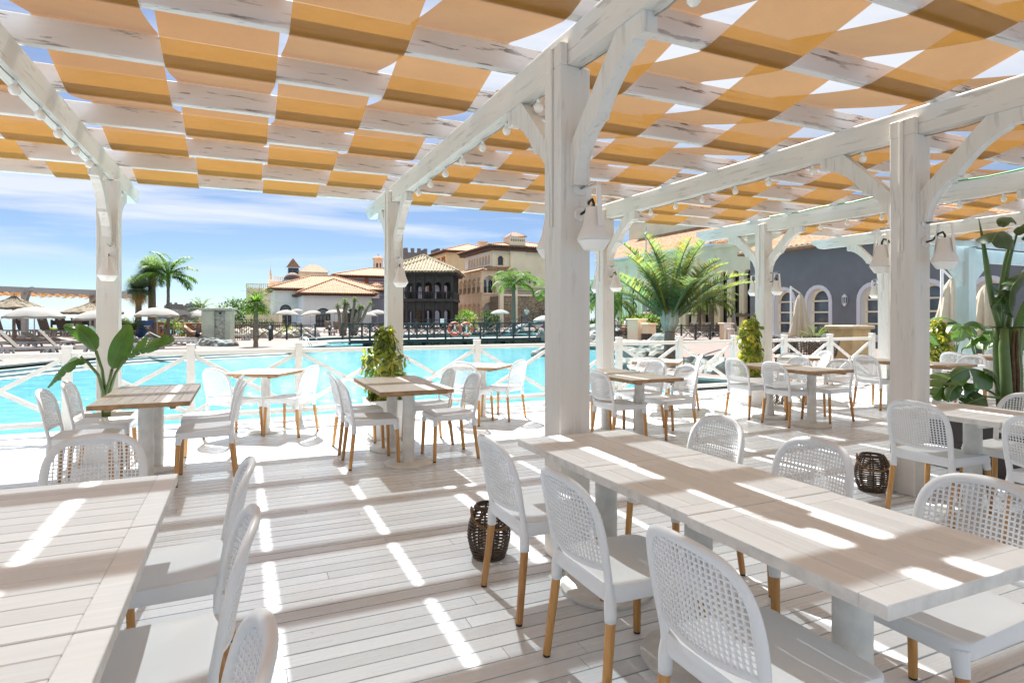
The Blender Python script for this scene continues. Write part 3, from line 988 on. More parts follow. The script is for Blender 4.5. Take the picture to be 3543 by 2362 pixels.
# ---- wicker lanterns
def lantern(label, loc, mat, h=0.30, rm=0.122, diag=False, rz=0.0):
    t = thing('lantern', label, 'lantern', loc, rz, 'wicker lanterns on the deck')
    def rad(z):
        u = z / h
        return rm * (0.60 + 0.40 * math.sin(math.pi * min(1, (u * 0.86 + 0.10))) ** 0.9 + 0.02)
    m = MB()
    rr = random.Random(4)
    if not diag:
        N = 17
        for k in range(N):
            z = 0.008 + (h - 0.016) * k / (N - 1)
            rd = rad(z) + rr.uniform(-.002, .002)
            pts = [(rd * math.cos(2 * math.pi * q / 28), rd * math.sin(2 * math.pi * q / 28), z + 0.002 * math.sin(q * 1.3 + k)) for q in range(29)]
            m.tube(pts, 0.0052, 6, caps=False)
        for z in (h + 0.004, h - 0.006, 0.004):
            rd = rad(h) - 0.006 if z > 0.1 else rad(0)
            m.tube([(rd * math.cos(2 * math.pi * q / 28), rd * math.sin(2 * math.pi * q / 28), z) for q in range(29)], 0.007, 6, caps=False)
    else:
        for d in (-1, 1):
            for s in range(14):
                pts = []
                for q in range(13):
                    z = h * q / 12
                    an = 2 * math.pi * s / 14 + d * 1.1 * q / 12 + 0.12 * math.sin(q * 2.1 + s)
                    rd = rad(z)
                    pts.append((rd * math.cos(an), rd * math.sin(an), z))
                m.tube(pts, 0.006, 5)
    m.build('wicker_cage', mat, t, smooth=True)
    m = MB()
    for s in range(8):
        an = 2 * math.pi * s / 8
        m.tube([((rad(h * q / 8) - 0.011) * math.cos(an), (rad(h * q / 8) - 0.011) * math.sin(an), h * q / 8) for q in range(9)], 0.0065, 6)
    m.lathe([(0.0, 0.006), (rad(0) - 0.004, 0.006), (rad(0) - 0.004, 0.0)], 20)
    m.build('stakes', mat, t, smooth='auto')
    if not diag:
        m = MB()
        pts = []
        for q in range(25):
            u = q / 24
            an = R(200 - 220 * u + 150)
            rd = rad(h * 0.72) + 0.010 - 0.02 * abs(2 * u - 1) ** 3
            z = h * 0.64 + (h * 0.36) * abs(2 * u - 1) ** 2
            pts.append((rd * math.cos(an), rd * math.sin(an), z + 0.0015 * math.sin(q * 2)))
        m.tube(pts, 0.008, 7)
        m.build('rope_handle', M['rope'], t, smooth=True)
        m = MB(); m.lathe([(0.0, 0.02), (0.034, 0.02), (0.036, 0.11), (0.034, 0.11), (0.032, 0.024)], 20)
        m.build('candle_glass', plain('pale_candle_glass', (0.62, 0.64, 0.60), 0.15), t, smooth='auto')
    return t
lantern('round dark wicker lantern with rope handle beside the big middle post', P(1.345, 3.34), M['wicker'], rz=R(60))
lantern('dark wicker lantern beside the right front post', P(4.73, 3.32), M['wicker'], h=0.29, rz=R(20))
lantern('greyish woven lantern behind the chairs by the planter of the yellow-green shrub', P(8.0, 7.30), plain('grey_wicker', (0.22, 0.19, 0.15), 0.7, 0.25, 14), h=0.42, rm=0.16, diag=True)

# ---- planters with plants
def planter(label, a, b, w0, w1, h, mat, saucer=True, rz=0.0):
    t = terrace_thing('planter', label, 'planter', a, b, 0, rz)
    m = MB()
    def rg(w, z, c=0.02):
        o = len(m.v)
        for x, y in rrect(w / 2, w / 2, c, 3): m.v.append((x, y, z))
        return o
    z0 = 0.035 if saucer else 0.0
    wm = w0 + (w1 - w0) * 0.55
    rows = [(w0, z0), (wm - 0.012, z0 + h * 0.52), (wm, z0 + h * 0.53), (w1, z0 + h), (w1 - 0.035, z0 + h), (w1 - 0.05, z0 + h - 0.05)]
    prev = None
    for w, z in rows:
        o = rg(w, z)
        if prev is not None:
            for k in range(16):
                m.face((prev + k, prev + (k + 1) % 16, o + (k + 1) % 16, o + k))
        else:
            m.face([o + k for k in range(16)][::-1])
        prev = o
    m.build('pot', mat, t, smooth='auto')
    m = MB(); m.cbox(-w1 / 2 + 0.03, w1 / 2 - 0.03, -w1 / 2 + 0.03, w1 / 2 - 0.03, z0 + h - 0.09, z0 + h - 0.05, 0.01)
    m.build('soil', M['soil'], t)
    if saucer:
        m = MB(); m.cbox(-w0 / 2 - 0.02, w0 / 2 + 0.02, -w0 / 2 - 0.02, w0 / 2 + 0.02, 0, 0.034, 0.008)
        m.build('saucer', mat, t)
    return t
planter('white square planter under the paddle-leaved plant at the left post', -1.25, 7.22, 0.42, 0.50, 0.40, M['pot_white'])
planter('tall white square planter in front of the second pool-side post', 1.56, 7.20, 0.36, 0.46, 0.42, M['pot_white'])
planter('white square planter holding the yellow-green shrub', 7.62, 7.45, 0.36, 0.48, 0.42, M['pot_white'])
planter('anthracite planter of the tall banana plant at the right edge', 6.50, 3.36, 0.86, 0.90, 0.50, M['pot_dark'], saucer=False)
planter('white planter behind the right front post', 13.7, 8.1, 0.36, 0.46, 0.42, M['pot_white'])

def schefflera(label, a, b, z0, h, rad, mat, n, seed, shape=None):
    t = terrace_thing('umbrella_plant', label, 'potted plant', a, b, 0)
    rr = random.Random(seed)
    m = MB()
    for k in range(4):
        an = k * 1.6
        m.tube([(0.05 * math.cos(an), 0.05 * math.sin(an), z0 - 0.05), (0.07 * math.cos(an), 0.07 * math.sin(an), z0 + h * 0.4), (0.03 * math.cos(an), 0.03 * math.sin(an), z0 + h * 0.92)], [0.012, 0.010, 0.005], 6)
    stems = []
    f = MB()
    lump = [rr.uniform(0.55, 1.35) for _ in range(9)]
    shape = shape or (lambda u: (0.62 + 0.5 * math.sin(math.pi * min(1, u * 1.05))) * (1 - u ** 5) ** 0.6 * lump[int(u * 8.99)])
    for k in range(n):
        u = (k + rr.random()) / n
        rd = rad * shape(u) * (rr.uniform(0.25, 1.0) ** 0.5)
        an = rr.uniform(0, 2 * math.pi)
        c = Vector((rd * math.cos(an), rd * math.sin(an), z0 + h * u))
        out = Vector((math.cos(an), math.sin(an), rr.uniform(0.1, 1.2))).normalized()
        m.tube([(0.02 * math.cos(an), 0.02 * math.sin(an), c.z - 0.06), tuple(c)], 0.0025, 4, caps=False)
        s = out.orthogonal().normalized()
        q = out.cross(s)
        nl = rr.randint(6, 8)
        ph = rr.random() * 6
        for j in range(nl):
            a2 = ph + 2 * math.pi * j / nl
            dr = (s * math.cos(a2) + q * math.sin(a2))
            dirv = (dr + out * rr.uniform(-0.35, 0.25) + Vector((0, 0, -0.35))).normalized()
            ln = rr.uniform(0.09, 0.15)
            wd = ln * rr.uniform(0.17, 0.22)
            sd = dirv.cross(out).normalized()
            up = sd.cross(dirv)
            p0 = c + dirv * 0.018
            pts = [p0, p0 + dirv * ln * 0.45 + sd * wd * 0.8 + up * 0.006, p0 + dirv * ln * 0.45, p0 + dirv * ln * 0.45 - sd * wd * 0.8 + up * 0.006,
                   p0 + dirv * ln * 0.8 + sd * wd - up * 0.004, p0 + dirv * ln * 0.8 - up * 0.012, p0 + dirv * ln * 0.8 - sd * wd - up * 0.004, p0 + dirv * ln - up * 0.024]
            f.add(pts, [(0, 2, 1), (0, 3, 2), (1, 2, 5, 4), (2, 3, 6, 5), (4, 5, 7), (5, 6, 7)])
    m.build('stems', M['stem'], t)
    f.build('foliage', mat, t)
    return t
schefflera('bushy variegated umbrella plant in the tall white planter before the second post', 1.56, 7.20, 0.42, 0.86, 0.21, M['scheff'], 80, 5)
schefflera('bright yellow-green umbrella plant in front of the post right of the large palm', 7.62, 7.45, 0.42, 0.96, 0.19, M['scheff_y'], 110, 6, shape=lambda u: 0.85 + 0.3 * math.sin(6 * u) * 0.3 + 0.15 * u if u < 0.9 else 0.6)
schefflera('yellow-green umbrella plant just behind the right front post', 13.7, 8.1, 0.42, 0.90, 0.25, M['scheff_y'], 130, 8)

def paddle(mbv, uv, pts, width, fold=0.5, splits=0.1, seed=0, side_bias=(1.0, 1.0), up=(0, 0, 1), N=30, tipdroop=0.0):
    """big paddle leaf along a curved midrib; blade torn into strips here and there"""
    rr = random.Random(seed)
    V3 = [Vector(p) for p in pts]
    def cr(t):
        x = t * (len(V3) - 1)
        i = min(int(x), len(V3) - 2)
        q = x - i
        p0, p1, p2, p3 = V3[max(i - 1, 0)], V3[i], V3[i + 1], V3[min(i + 2, len(V3) - 1)]
        return 0.5 * ((2 * p1) + (p2 - p0) * q + (2 * p0 - 5 * p1 + 4 * p2 - p3) * q * q + (3 * p1 - p0 - 3 * p2 + p3) * q ** 3)
    mid = [cr(i / N) for i in range(N + 1)]
    U = Vector(up)
    for sgn, sb in ((1, side_bias[0]), (-1, side_bias[1])):
        brk = [False] * (N + 1)
        for i in range(2, N - 1):
            brk[i] = rr.random() < splits
        tw = 0.0; lag = 0.0
        i = 0
        while i < N:
            j = i + 1
            while j < N and not brk[j]: j += 1
            tw = rr.uniform(-0.35, 0.25) if splits > 0.02 else 0.0
            ln = rr.uniform(0.82, 1.05) if splits > 0.02 else 1.0
            rows = []
            for q in range(i, j + 1):
                t = q / N
                T = (mid[min(q + 1, N)] - mid[max(q - 1, 0)]).normalized()
                S = T.cross(U)
                if S.length < 0.05: S = T.orthogonal()
                S.normalize()
                Nn = S.cross(T)
                w = width * sb * ln * (math.sin(math.pi * min(1, t ** 0.75)) ** 0.6) * (1 - 0.12 * t)
                edge = 0.0
                if q == i and i > 0: edge = 0.10
                if q == j and j < N: edge = 0.10
                row = []
                for c, (cu, fd) in enumerate(((0.0, 0.0), (0.5, 0.45), (1.0, 1.0))):
                    fa = fold * (0.4 + 0.6 * fd) + tw * fd
                    ww = w * cu * (1 - edge * fd)
                    p = mid[q] + S * (sgn * ww * math.cos(fa)) - Nn * (ww * math.sin(fa)) + T * (ww * 0.28)
                    mbv.v.append(tuple(p)); row.append(len(mbv.v) - 1)
                    uv[len(mbv.v) - 1] = (t, 0.5 + sgn * 0.5 * cu)
                rows.append(row)
            for r0, r1 in zip(rows, rows[1:]):
                for c in (0, 1):
                    fc = (r0[c], r0[c + 1], r1[c + 1], r1[c])
                    mbv.face(fc if sgn > 0 else fc[::-1])
            i = j
    return mid
def leaf_obj(parent, pts, width, mat, name='leaf', **kw):
    m = MB(); uv = {}
    mid = paddle(m, uv, pts, width, **kw)
    o = m.build(name, mat, parent, smooth=True)
    ul = o.data.uv_layers.new(name='UVMap')
    for lp in o.data.loops:
        ul.data[lp.index].uv = uv[lp.vertex_index]
    mr = MB(); mr.tube(mid, [max(0.002, width * 0.06 * (1 - 0.85 * i / len(mid))) for i in range(len(mid))], 6)
    mr.build('midrib', M['greenstem'], o, smooth=True)
    return o
def px_path(z, d, pts):       # readings in a crop -> points at about d metres (d may vary along the path)
    out = []
    for i, p in enumerate(pts):
        x, y = D(z, p[0], p[1]) if isinstance(z, str) else ((z[0] + p[0] / z[2]) * K, (z[1] + p[1] / z[2]) * K)
        dd = p[2] if len(p) > 2 else d
        out.append(Vector(((x - CX) / F * dd, dd, EYE - (y - HY) * dd / F)))
    return out
# left paddle-leaved plant (bird of paradise)
t = thing('paddle_plant', 'bird-of-paradise plant with torn paddle leaves in front of the left post', 'potted plant', (0, 0, 0))
zl = (0, 1100, 3.92)
m = MB()
bp = P(-1.25, 7.22, 0.38)
stalks = [[(1440, 1000, 6.02), (1490, 830, 5.98), (1520, 690, 5.95)], [(1420, 1000, 6.05), (1385, 700, 5.98), (1300, 445, 5.9)],
          [(1400, 1000, 6.0), (1330, 770, 5.9), (1185, 595, 5.8)], [(1480, 1000, 6.05), (1570, 740, 6.0), (1700, 550, 5.95)], [(1460, 1000, 6.1), (1475, 880, 6.1)]]
for s in stalks:
    pp = px_path(zl, 6, s)
    pp = [Vector((bp.x + (pp[0].x - bp.x) * 0.5, bp.y + (pp[0].y - bp.y) * 0.5, 0.36))] + pp
    m.tube(pp, [0.026, 0.02] + [0.014] * (len(pp) - 2), 8)
m.build('stalks', M['greenstem'], t, smooth=True)
leaf_obj(t, px_path(zl, 6, [(1520, 690, 5.95), (1590, 480, 5.95), (1670, 270, 5.98), (1745, 80, 6.05)]), 0.115, M['banana'], fold=0.35, splits=0.0, seed=1, up=(0.25, -1, 0.2))
leaf_obj(t, px_path(zl, 6, [(1300, 445, 5.9), (1200, 290, 5.85), (1050, 160, 5.8), (865, 100, 5.75)]), 0.10, M['banana'], fold=0.5, splits=0.10, seed=2, up=(0.1, -0.8, 0.7))
leaf_obj(t, px_path(zl, 6, [(1185, 595, 5.8), (1050, 565, 5.75), (900, 640, 5.7), (760, 790, 5.68), (640, 945, 5.7)]), 0.125, M['banana'], fold=0.75, splits=0.30, seed=4, side_bias=(1.0, 0.6), up=(0.15, -0.75, 0.75))
zd = (400, 950, 4.704)
leaf_obj(t, px_path(zd, 6, [(185, 1340, 5.95), (400, 1220, 5.95), (700, 1130, 5.95), (960, 1070, 5.98)]), 0.125, M['banana'], fold=0.25, splits=0.14, seed=9, side_bias=(0.5, 1.15), up=(0.0, -0.9, 0.45))

# tall banana plant at the right edge
t = thing('banana_plant', 'tall dark banana plant with thick tied stems at the right edge', 'potted plant', (0, 0, 0))
zg, zh = ZS['g'], (3143, 1150, 5.23)
m = MB()
rr = random.Random(12)
for k in range(7):
    u = k / 6
    xb, xt = 660 + 130 * u, 640 + 165 * u
    dd = 5.66 + 0.10 * math.sin(k * 2.4)
    pp = px_path(zg, dd, [(690 + 90 * u, 1560), (xb, 1250), (xb - 12, 1050), (xt, 900)])
    m.tube(pp, [0.05, 0.046, 0.042, 0.030], 10)
m.build('stems', M['greenstem'], t, smooth=True)
m = MB()
for (x0, x1) in ((700, 690), (735, 760), (772, 790)):
    pp = px_path(zg, 5.56, [(x0 + 25, 1420), (x1, 1250), (x1 - 8, 1100), (x1, 930)])
    m.tube(pp, [0.012, 0.022, 0.018, 0.008], 6)
m.build('dry_sheaths', plain('dry_banana_sheath', (0.11, 0.065, 0.035), 0.9, 0.35, 15), t, smooth=True)
m = MB()
c = px_path(zg, 5.66, [(725, 903)])[0]
m.tube([c + Vector((0.19 * math.cos(q * 0.35), 0.17 * math.sin(q * 0.35), 0)) for q in range(19)], 0.005, 5)
m.build('tie', M['black'], t, smooth=True)
m = MB()
m.tube(px_path(zg, 5.6, [(655, 900), (610, 740), (585, 590), (560, 420), (535, 260), (508, 115)]), [0.022, 0.024, 0.026, 0.022, 0.013, 0.003], 8)
m.build('spear_leaf', M['greenstem'], t, smooth=True)
m = MB(); m.tube(px_path(zg, 5.62, [(650, 900), (660, 690), (690, 480), (740, 250)]), [0.026, 0.021, 0.017, 0.012], 8); m.build('leaf_stalk', M['greenstem'], t, smooth=True)
m = MB(); m.tube(px_path(zg, 5.68, [(670, 900), (690, 620), (740, 380), (790, 200)]), [0.026, 0.021, 0.015, 0.010], 8); m.build('leaf_stalk', M['greenstem'], t, smooth=True)
m = MB(); m.tube(px_path(zg, 5.7, [(720, 900), (760, 640), (836, 500), (950, 420)]), [0.026, 0.021, 0.015, 0.010], 8); m.build('leaf_stalk', M['greenstem'], t, smooth=True)
m = MB(); m.tube(px_path(zh, 5.5, [(1660, 1120), (1600, 960), (1530, 840)]), [0.012, 0.010, 0.008], 6); m.build('leaf_stalk', M['greenstem'], t, smooth=True)
m = MB(); m.tube(px_path(zh, 5.4, [(1660, 1180), (1520, 1170), (1385, 1155)]), [0.012, 0.009, 0.007], 6); m.build('leaf_stalk', M['greenstem'], t, smooth=True)
m = MB(); m.tube(px_path(zh, 5.55, [(1640, 1160), (1450, 1050), (1290, 990)]), [0.012, 0.010, 0.008], 6); m.build('leaf_stalk', M['greenstem'], t, smooth=True)
BD = M['banana_dark']
leaf_obj(t, px_path(zg, 5.6, [(740, 250, 5.62), (690, 215, 5.45), (640, 225, 5.3), (600, 290, 5.2)]), 0.20, BD, fold=0.55, splits=0.03, seed=3, up=(0.1, -0.5, 0.9))
leaf_obj(t, px_path(zg, 5.7, [(790, 200, 5.68), (850, 160, 5.6), (930, 200, 5.5), (1010, 330, 5.4)]), 0.20, BD, fold=0.5, splits=0.05, seed=5, up=(0, -0.5, 0.9))
leaf_obj(t, px_path(zg, 5.6, [(780, 150, 5.7), (740, 110, 5.6), (690, 130, 5.5), (670, 175, 5.45)]), 0.07, BD, fold=0.6, splits=0.1, seed=6, up=(0, -0.6, 0.8))
leaf_obj(t, px_path(zg, 5.7, [(836, 500, 5.7), (800, 545, 5.55), (740, 630, 5.45), (735, 760, 5.4), (760, 830, 5.4)]), 0.10, BD, fold=0.9, splits=0.25, seed=7, up=(-0.3, -0.9, 0.4))
leaf_obj(t, px_path(zg, 5.5, [(735, 640, 5.5), (690, 650, 5.45), (630, 625, 5.42), (588, 590, 5.4)]), 0.035, BD, fold=0.4, splits=0.0, seed=17, up=(0, -0.7, 0.7))
leaf_obj(t, px_path(zg, 5.75, [(790, 1260, 5.75), (800, 1080, 5.78), (825, 900, 5.8), (860, 700, 5.85)]), 0.11, M['banana'], fold=0.3, splits=0.02, seed=8, up=(0.3, -1, 0.1))
leaf_obj(t, px_path(zg, 5.7, [(690, 790, 5.6), (700, 740, 5.5), (680, 700, 5.45), (640, 720, 5.4), (600, 770, 5.38)]), 0.05, BD, fold=0.6, splits=0.3, seed=18, up=(0, -0.9, 0.4))
leaf_obj(t, px_path(zh, 5.5, [(1530, 840, 5.5), (1350, 715, 5.35), (1130, 655, 5.2), (930, 700, 5.1), (760, 800, 5.05)]), 0.17, M['banana'], fold=0.75, splits=0.04, seed=10, side_bias=(0.5, 1.1), up=(0.0, -0.75, 0.7))
leaf_obj(t, px_path(zh, 5.4, [(1385, 1155, 5.4), (1220, 1215, 5.25), (1100, 1270, 5.2), (990, 1330, 5.2)]), 0.165, BD, fold=0.15, splits=0.12, seed=11, side_bias=(0.7, 1.2), up=(0.1, -0.8, 0.6))
leaf_obj(t, px_path(zh, 5.55, [(1290, 990, 5.55), (1150, 930, 5.4), (960, 930, 5.25), (800, 1030, 5.15), (700, 1240, 5.1)]), 0.13, M['banana'], fold=0.7, splits=0.2, seed=13, up=(0.1, -0.7, 0.7))
leaf_obj(t, px_path(zh, 5.6, [(900, 760, 5.5), (760, 830, 5.35), (600, 990, 5.2), (440, 1180, 5.1)]), 0.15, M['banana'], fold=0.6, splits=0.15, seed=14, up=(0.1, -0.7, 0.7))
leaf_obj(t, px_path(zh, 5.6, [(1640, 900, 5.55), (1560, 760, 5.4), (1490, 690, 5.3), (1430, 740, 5.25)]), 0.07, M['banana'], fold=0.5, splits=0.15, seed=15, up=(0, -0.7, 0.7))
# ================================================================== ground, pool, sea
def slab(name, pts, z0, z1, mat, kind='structure', label=None):
    m = MB()
    m.prism([(p[0], p[1]) for p in pts], (0, 0, z0), (1, 0, 0), (0, 1, 0), (0, 0, z1 - z0))
    o = m.build(name, mat)
    setp(o, label, None, kind=kind)
    return o
def gp(px, py): v = ground(px, py); return (v.x, v.y)
def wp(px, d): v = W(px, d); return (v.x, v.y)
def grow(pts, c, k):
    return pts
left_edge = [gp(-420, 872), gp(0, 838), gp(122, 826.5), gp(222, 817.5), gp(332, 811), gp(440, 806.5), gp(560, 802), gp(640, 799), gp(690, 796.5), gp(722, 793.5), gp(748, 790.5)]
inner_bank = [gp(735, 786.5), gp(705, 783.5), gp(676, 781), gp(672, 778.6), gp(705, 776.5), gp(760, 774.2), gp(860, 770.8), gp(960, 766.5), gp(1100, 762.5), gp(1235, 757.5), gp(1330, 757.5)]
slab('pool_terrace', left_edge + inner_bank + [wp(1420, 74), wp(1500, 80), wp(2600, 60), wp(3300, 40), (160, 40), (220, 260), (-45, 260), wp(560, 72), wp(300, 46), (-70, 43), (-70, 14)], -1.4, 0.0, M['pave'], label='pink paved terrace round the pool')
right_edge = [gp(1390, 789), gp(1412, 795), gp(1432, 806), gp(1442, 830), gp(1462, 848), gp(1560, 862), gp(1690, 872), gp(1800, 880), gp(2000, 884)]
slab('right_terrace', right_edge + [wp(3400, 12.2), wp(3400, 39.9), wp(2300, 52), wp(1420, 57), wp(1395, 45), wp(1378, 40)], -1.4, -0.004, M['pave'], label='pink paved terrace right of the pool')
m = MB()
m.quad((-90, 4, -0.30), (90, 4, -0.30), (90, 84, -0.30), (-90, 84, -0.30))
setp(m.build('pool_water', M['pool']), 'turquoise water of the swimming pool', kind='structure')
m = MB()
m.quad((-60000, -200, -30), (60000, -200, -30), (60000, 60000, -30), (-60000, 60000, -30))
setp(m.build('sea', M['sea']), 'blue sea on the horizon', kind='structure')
# pale coping along the edges
def coping(name, pts, w=0.35, label=''):
    m = MB()
    for k, (p, q) in enumerate(zip(pts, pts[1:])):
        a, b2 = Vector((p[0], p[1], 0.0)), Vector((q[0], q[1], 0.0))
        m.bar(a + Vector((0, 0, -0.02)), b2 + Vector((0, 0, -0.02)), w, 0.06)
    setp(m.build(name, M['coping']), label, kind='structure')
coping('pool_coping', left_edge + inner_bank, 0.4, 'pale stone edge of the pool on the far side')
coping('pool_coping', right_edge, 0.3, 'pale stone edge of the pool on the right')
step_mat = plain('pool_step_tiles', (0.26, 0.36, 0.37), 0.5, 0.12, 6)
for q_, (off, zz) in enumerate(((0.45, -0.13), (0.95, -0.215), (1.5, -0.285))):
    m = MB()
    for p, q in zip(left_edge[:-4], left_edge[1:-3]):
        a, b2 = Vector((p[0], p[1], 0)), Vector((q[0], q[1], 0))
        n_ = Vector(((b2 - a).y, -(b2 - a).x, 0)).normalized()
        m.bar(a + n_ * off * 0.5 + Vector((0, 0, zz - 0.3)), b2 + n_ * off * 0.5 + Vector((0, 0, zz - 0.3)), off, 0.6)
    setp(m.build('pool_steps', step_mat), 'pale tiled pool steps along the left bank', kind='structure')
slab('upper_terrace', [(-70, 31.5), wp(150, 32.5), wp(268, 34), wp(292, 37), wp(300, 43), (-70, 42.8)], 0.001, 0.30, M['pave'], label='raised terrace with sun loungers on the left')

# ================================================================== small builders
def xfence(name, label, cat, pts, h, spacing, mat, z=0.0, rail=0.05, zf=None, grp=None):
    t = thing(name, label, cat, (0, 0, 0), 0, grp)
    P0 = [Vector((p[0], p[1], z)) for p in pts]
    seg = [(q - p).length for p, q in zip(P0, P0[1:])]
    tot = sum(seg)
    n = max(1, round(tot / spacing))
    def at(s):
        for i, L in enumerate(seg):
            if s <= L + 1e-6 or i == len(seg) - 1:
                p = P0[i].lerp(P0[i + 1], s / L)
                if zf: p = p + Vector((0, 0, zf(min(1, max(0, (sum(seg[:i]) + s) / tot)))))
                return p
            s -= L
    pp = [at(tot * k / n) for k in range(n + 1)]
    up = Vector((0, 0, 1))
    for p in pp:
        m = MB(); m.cbox(p.x - 0.05, p.x + 0.05, p.y - 0.05, p.y + 0.05, p.z, p.z + h + 0.06, 0.008)
        m.build('post', mat, t)
    for p, q in zip(pp, pp[1:]):
        m = MB()
        m.bar(p + up * (h - 0.03), q + up * (h - 0.03), rail, 0.06)
        m.bar(p + up * 0.09, q + up * 0.09, rail * 0.8, 0.05)
        m.bar(p + up * 0.12, q + up * (h - 0.08), 0.03, 0.04)
        m.bar(p + up * (h - 0.08), q + up * 0.12, 0.026, 0.04)
        m.build('panel', mat, t)
    return t
def barfence(name, label, cat, p, q, h, mat, gap=0.16):
    t = thing(name, label, cat)
    p, q = Vector((p[0], p[1], 0)), Vector((q[0], q[1], 0))
    L = (q - p).length
    n = int(L / gap)
    m = MB()
    for k in range(n + 1):
        c = p.lerp(q, k / n)
        m.bar(c, c + Vector((0, 0, h)), 0.028, 0.028, up=(0, 1, 0))
    m.build('bars', mat, t)
    m = MB(); m.bar(p + Vector((0, 0, h)), q + Vector((0, 0, h)), 0.06, 0.05); m.bar(p + Vector((0, 0, 0.1)), q + Vector((0, 0, 0.1)), 0.05, 0.04)
    m.build('rails', mat, t)
    return t
def parasol(label, loc, r=1.1, h=2.15, tilt=0.0, mat=None, grp='white beach parasols', rz=0.0):
    t = thing('parasol', label, 'parasol', loc, rz, grp)
    m = MB(); m.tube([(0, 0, 0), (0, 0, h - 0.03)], 0.024, 10); m.build('pole', M['white_sun'], t, smooth='auto')
    m = MB()
    N = 32
    o = len(m.v)
    rows = [(0.03, 0.0), (0.25, -0.025), (0.5, -0.085), (0.75, -0.20), (0.93, -0.335), (1.0, -0.40), (0.995, -0.50)]
    for ri, (u, dz) in enumerate(rows):
        for k in range(N):
            an = 2 * math.pi * k / N
            sc = abs(math.cos(4 * an))
            rr_ = r * u * (1 - 0.05 * (1 - sc) * u)
            z = h + dz * r * 0.92 + (0.03 * (1 - sc) if ri == len(rows) - 1 else 0) - 0.03 * u * u * (sc - 0.5)
            x = rr_ * math.cos(an)
            m.v.append((x * math.cos(tilt) + 0.0, rr_ * math.sin(an), z + x * math.sin(tilt)))
    for i in range(len(rows) - 1):
        for k in range(N):
            m.face((o + i * N + k, o + i * N + (k + 1) % N, o + (i + 1) * N + (k + 1) % N, o + (i + 1) * N + k))
    m.face([o + k for k in range(N)])
    m.build('canopy', mat or M['canvas'], t, smooth='auto')
    m = MB(); m.lathe([(0.0, h + 0.09), (0.03, h + 0.05), (0.02, h - 0.01)], 8); m.build('finial', M['white_sun'], t)
    m = MB()
    for k in range(8):
        an = math.pi / 4 * k
        m.bar((0.03 * math.cos(an), 0.03 * math.sin(an), h - 0.05), (r * 0.93 * math.cos(an), r * 0.93 * math.sin(an), h - 0.37 * r - 0.02), 0.012, 0.012)
    m.build('ribs', M['white_sun'], t)
    return t
def thatch(label, loc, r=1.3, h=2.6, grp='straw parasols'):
    t = thing('straw_parasol', label, 'straw parasol', loc, 0, grp)
    rr = random.Random(int(abs(loc[0]) * 10))
    m = MB(); m.tube([(0, 0, 0), (0, 0, h - 0.05)], [0.075, 0.06], 10); m.build('pole', M['bark'], t, smooth='auto')
    m = MB()
    N = 40
    rows = [(0.08, 0.02), (0.4, -0.20), (0.75, -0.36), (1.0, -0.50), (0.99, -0.60), (0.6, -0.42)]
    o = len(m.v)
    for u, dz in rows:
        for k in range(N):
            an = 2 * math.pi * k / N
            j = rr.uniform(-0.03, 0.03)
            m.v.append((r * (u + j * u) * math.cos(an), r * (u + j * u) * math.sin(an), h + dz + j))
    for i in range(len(rows) - 1):
        for k in range(N):
            m.face((o + i * N + k, o + i * N + (k + 1) % N, o + (i + 1) * N + (k + 1) % N, o + (i + 1) * N + k))
    for k in range(150):
        an = rr.uniform(0, 6.28); u = rr.uniform(0.35, 0.98)
        c = Vector((math.cos(an), math.sin(an), 0))
        z = h - 0.02 - 0.5 * u
        s = Vector((-c.y, c.x, 0)) * 0.03
        p0 = c * (r * u * 0.85); p1 = c * (r * (u * 0.85 + 0.22))
        p0.z = z + 0.09; p1.z = z - 0.03
        m.add([p0 - s, p0 + s, p1 + s * 0.4, p1 - s * 0.4], [(0, 1, 2, 3)])
    m.build('thatch', M['thatch'], t)
    m = MB()
    for k in range(60):
        an = rr.uniform(0, 6.28); e = rr.uniform(0.2, 1.3)
        d = Vector((math.cos(an) * math.cos(e), math.sin(an) * math.cos(e), math.sin(e))) * rr.uniform(0.15, 0.34)
        s = d.cross(Vector((0, 0, 1))).normalized() * 0.018
        b0 = Vector((0, 0, h - 0.06))
        m.add([b0 - s, b0 + s, b0 + d + s * 0.3, b0 + d - s * 0.3], [(0, 1, 2, 3)])
    m.build('tuft', M['tuft'], t)
    return t
def closed_parasol(label, loc, h=2.2, r=0.2, mat=None, grp=None, side=0.0):
    t = thing('closed_parasol', label, 'parasol', loc, 0, grp)
    m = MB(); m.tube([(side, 0, 0), (side, 0, h + (0.35 if side else 0.05))], 0.028 if not side else 0.045, 10); m.build('pole', M['white'], t, smooth='auto')
    if side:
        m = MB(); m.bar((side, 0, h + 0.3), (0, 0, h + 0.02), 0.05, 0.05); m.build('arm', M['white'], t)
    m = MB()
    N = 36
    rows = [(0.12, 1.0), (0.34, 0.93), (0.55, 0.78), (0.62, 0.66), (0.78, 0.5), (0.92, 0.36), (1.05, 0.24), (0.7, 0.215)]
    rr = random.Random(3)
    ph = [rr.uniform(0, 0.35) for _ in range(12)]
    for u, z in rows:
        for k in range(N):
            an = 2 * math.pi * k / N
            f = 1 + 0.32 * math.cos(9 * an + 1.2 * z) * u + 0.1 * math.sin(4 * an)
            m.v.append((r * u * f * math.cos(an), r * u * f * math.sin(an), h * z + (0.05 * math.sin(9 * an) if z < 0.3 else 0)))
    for i in range(len(rows) - 1):
        for k in range(N):
            m.face((i * N + k, i * N + (k + 1) % N, (i + 1) * N + (k + 1) % N, (i + 1) * N + k))
    m.face([k for k in range(N)])
    m.build('folded_canopy', mat or M['canvas'], t, smooth='auto')
    return t
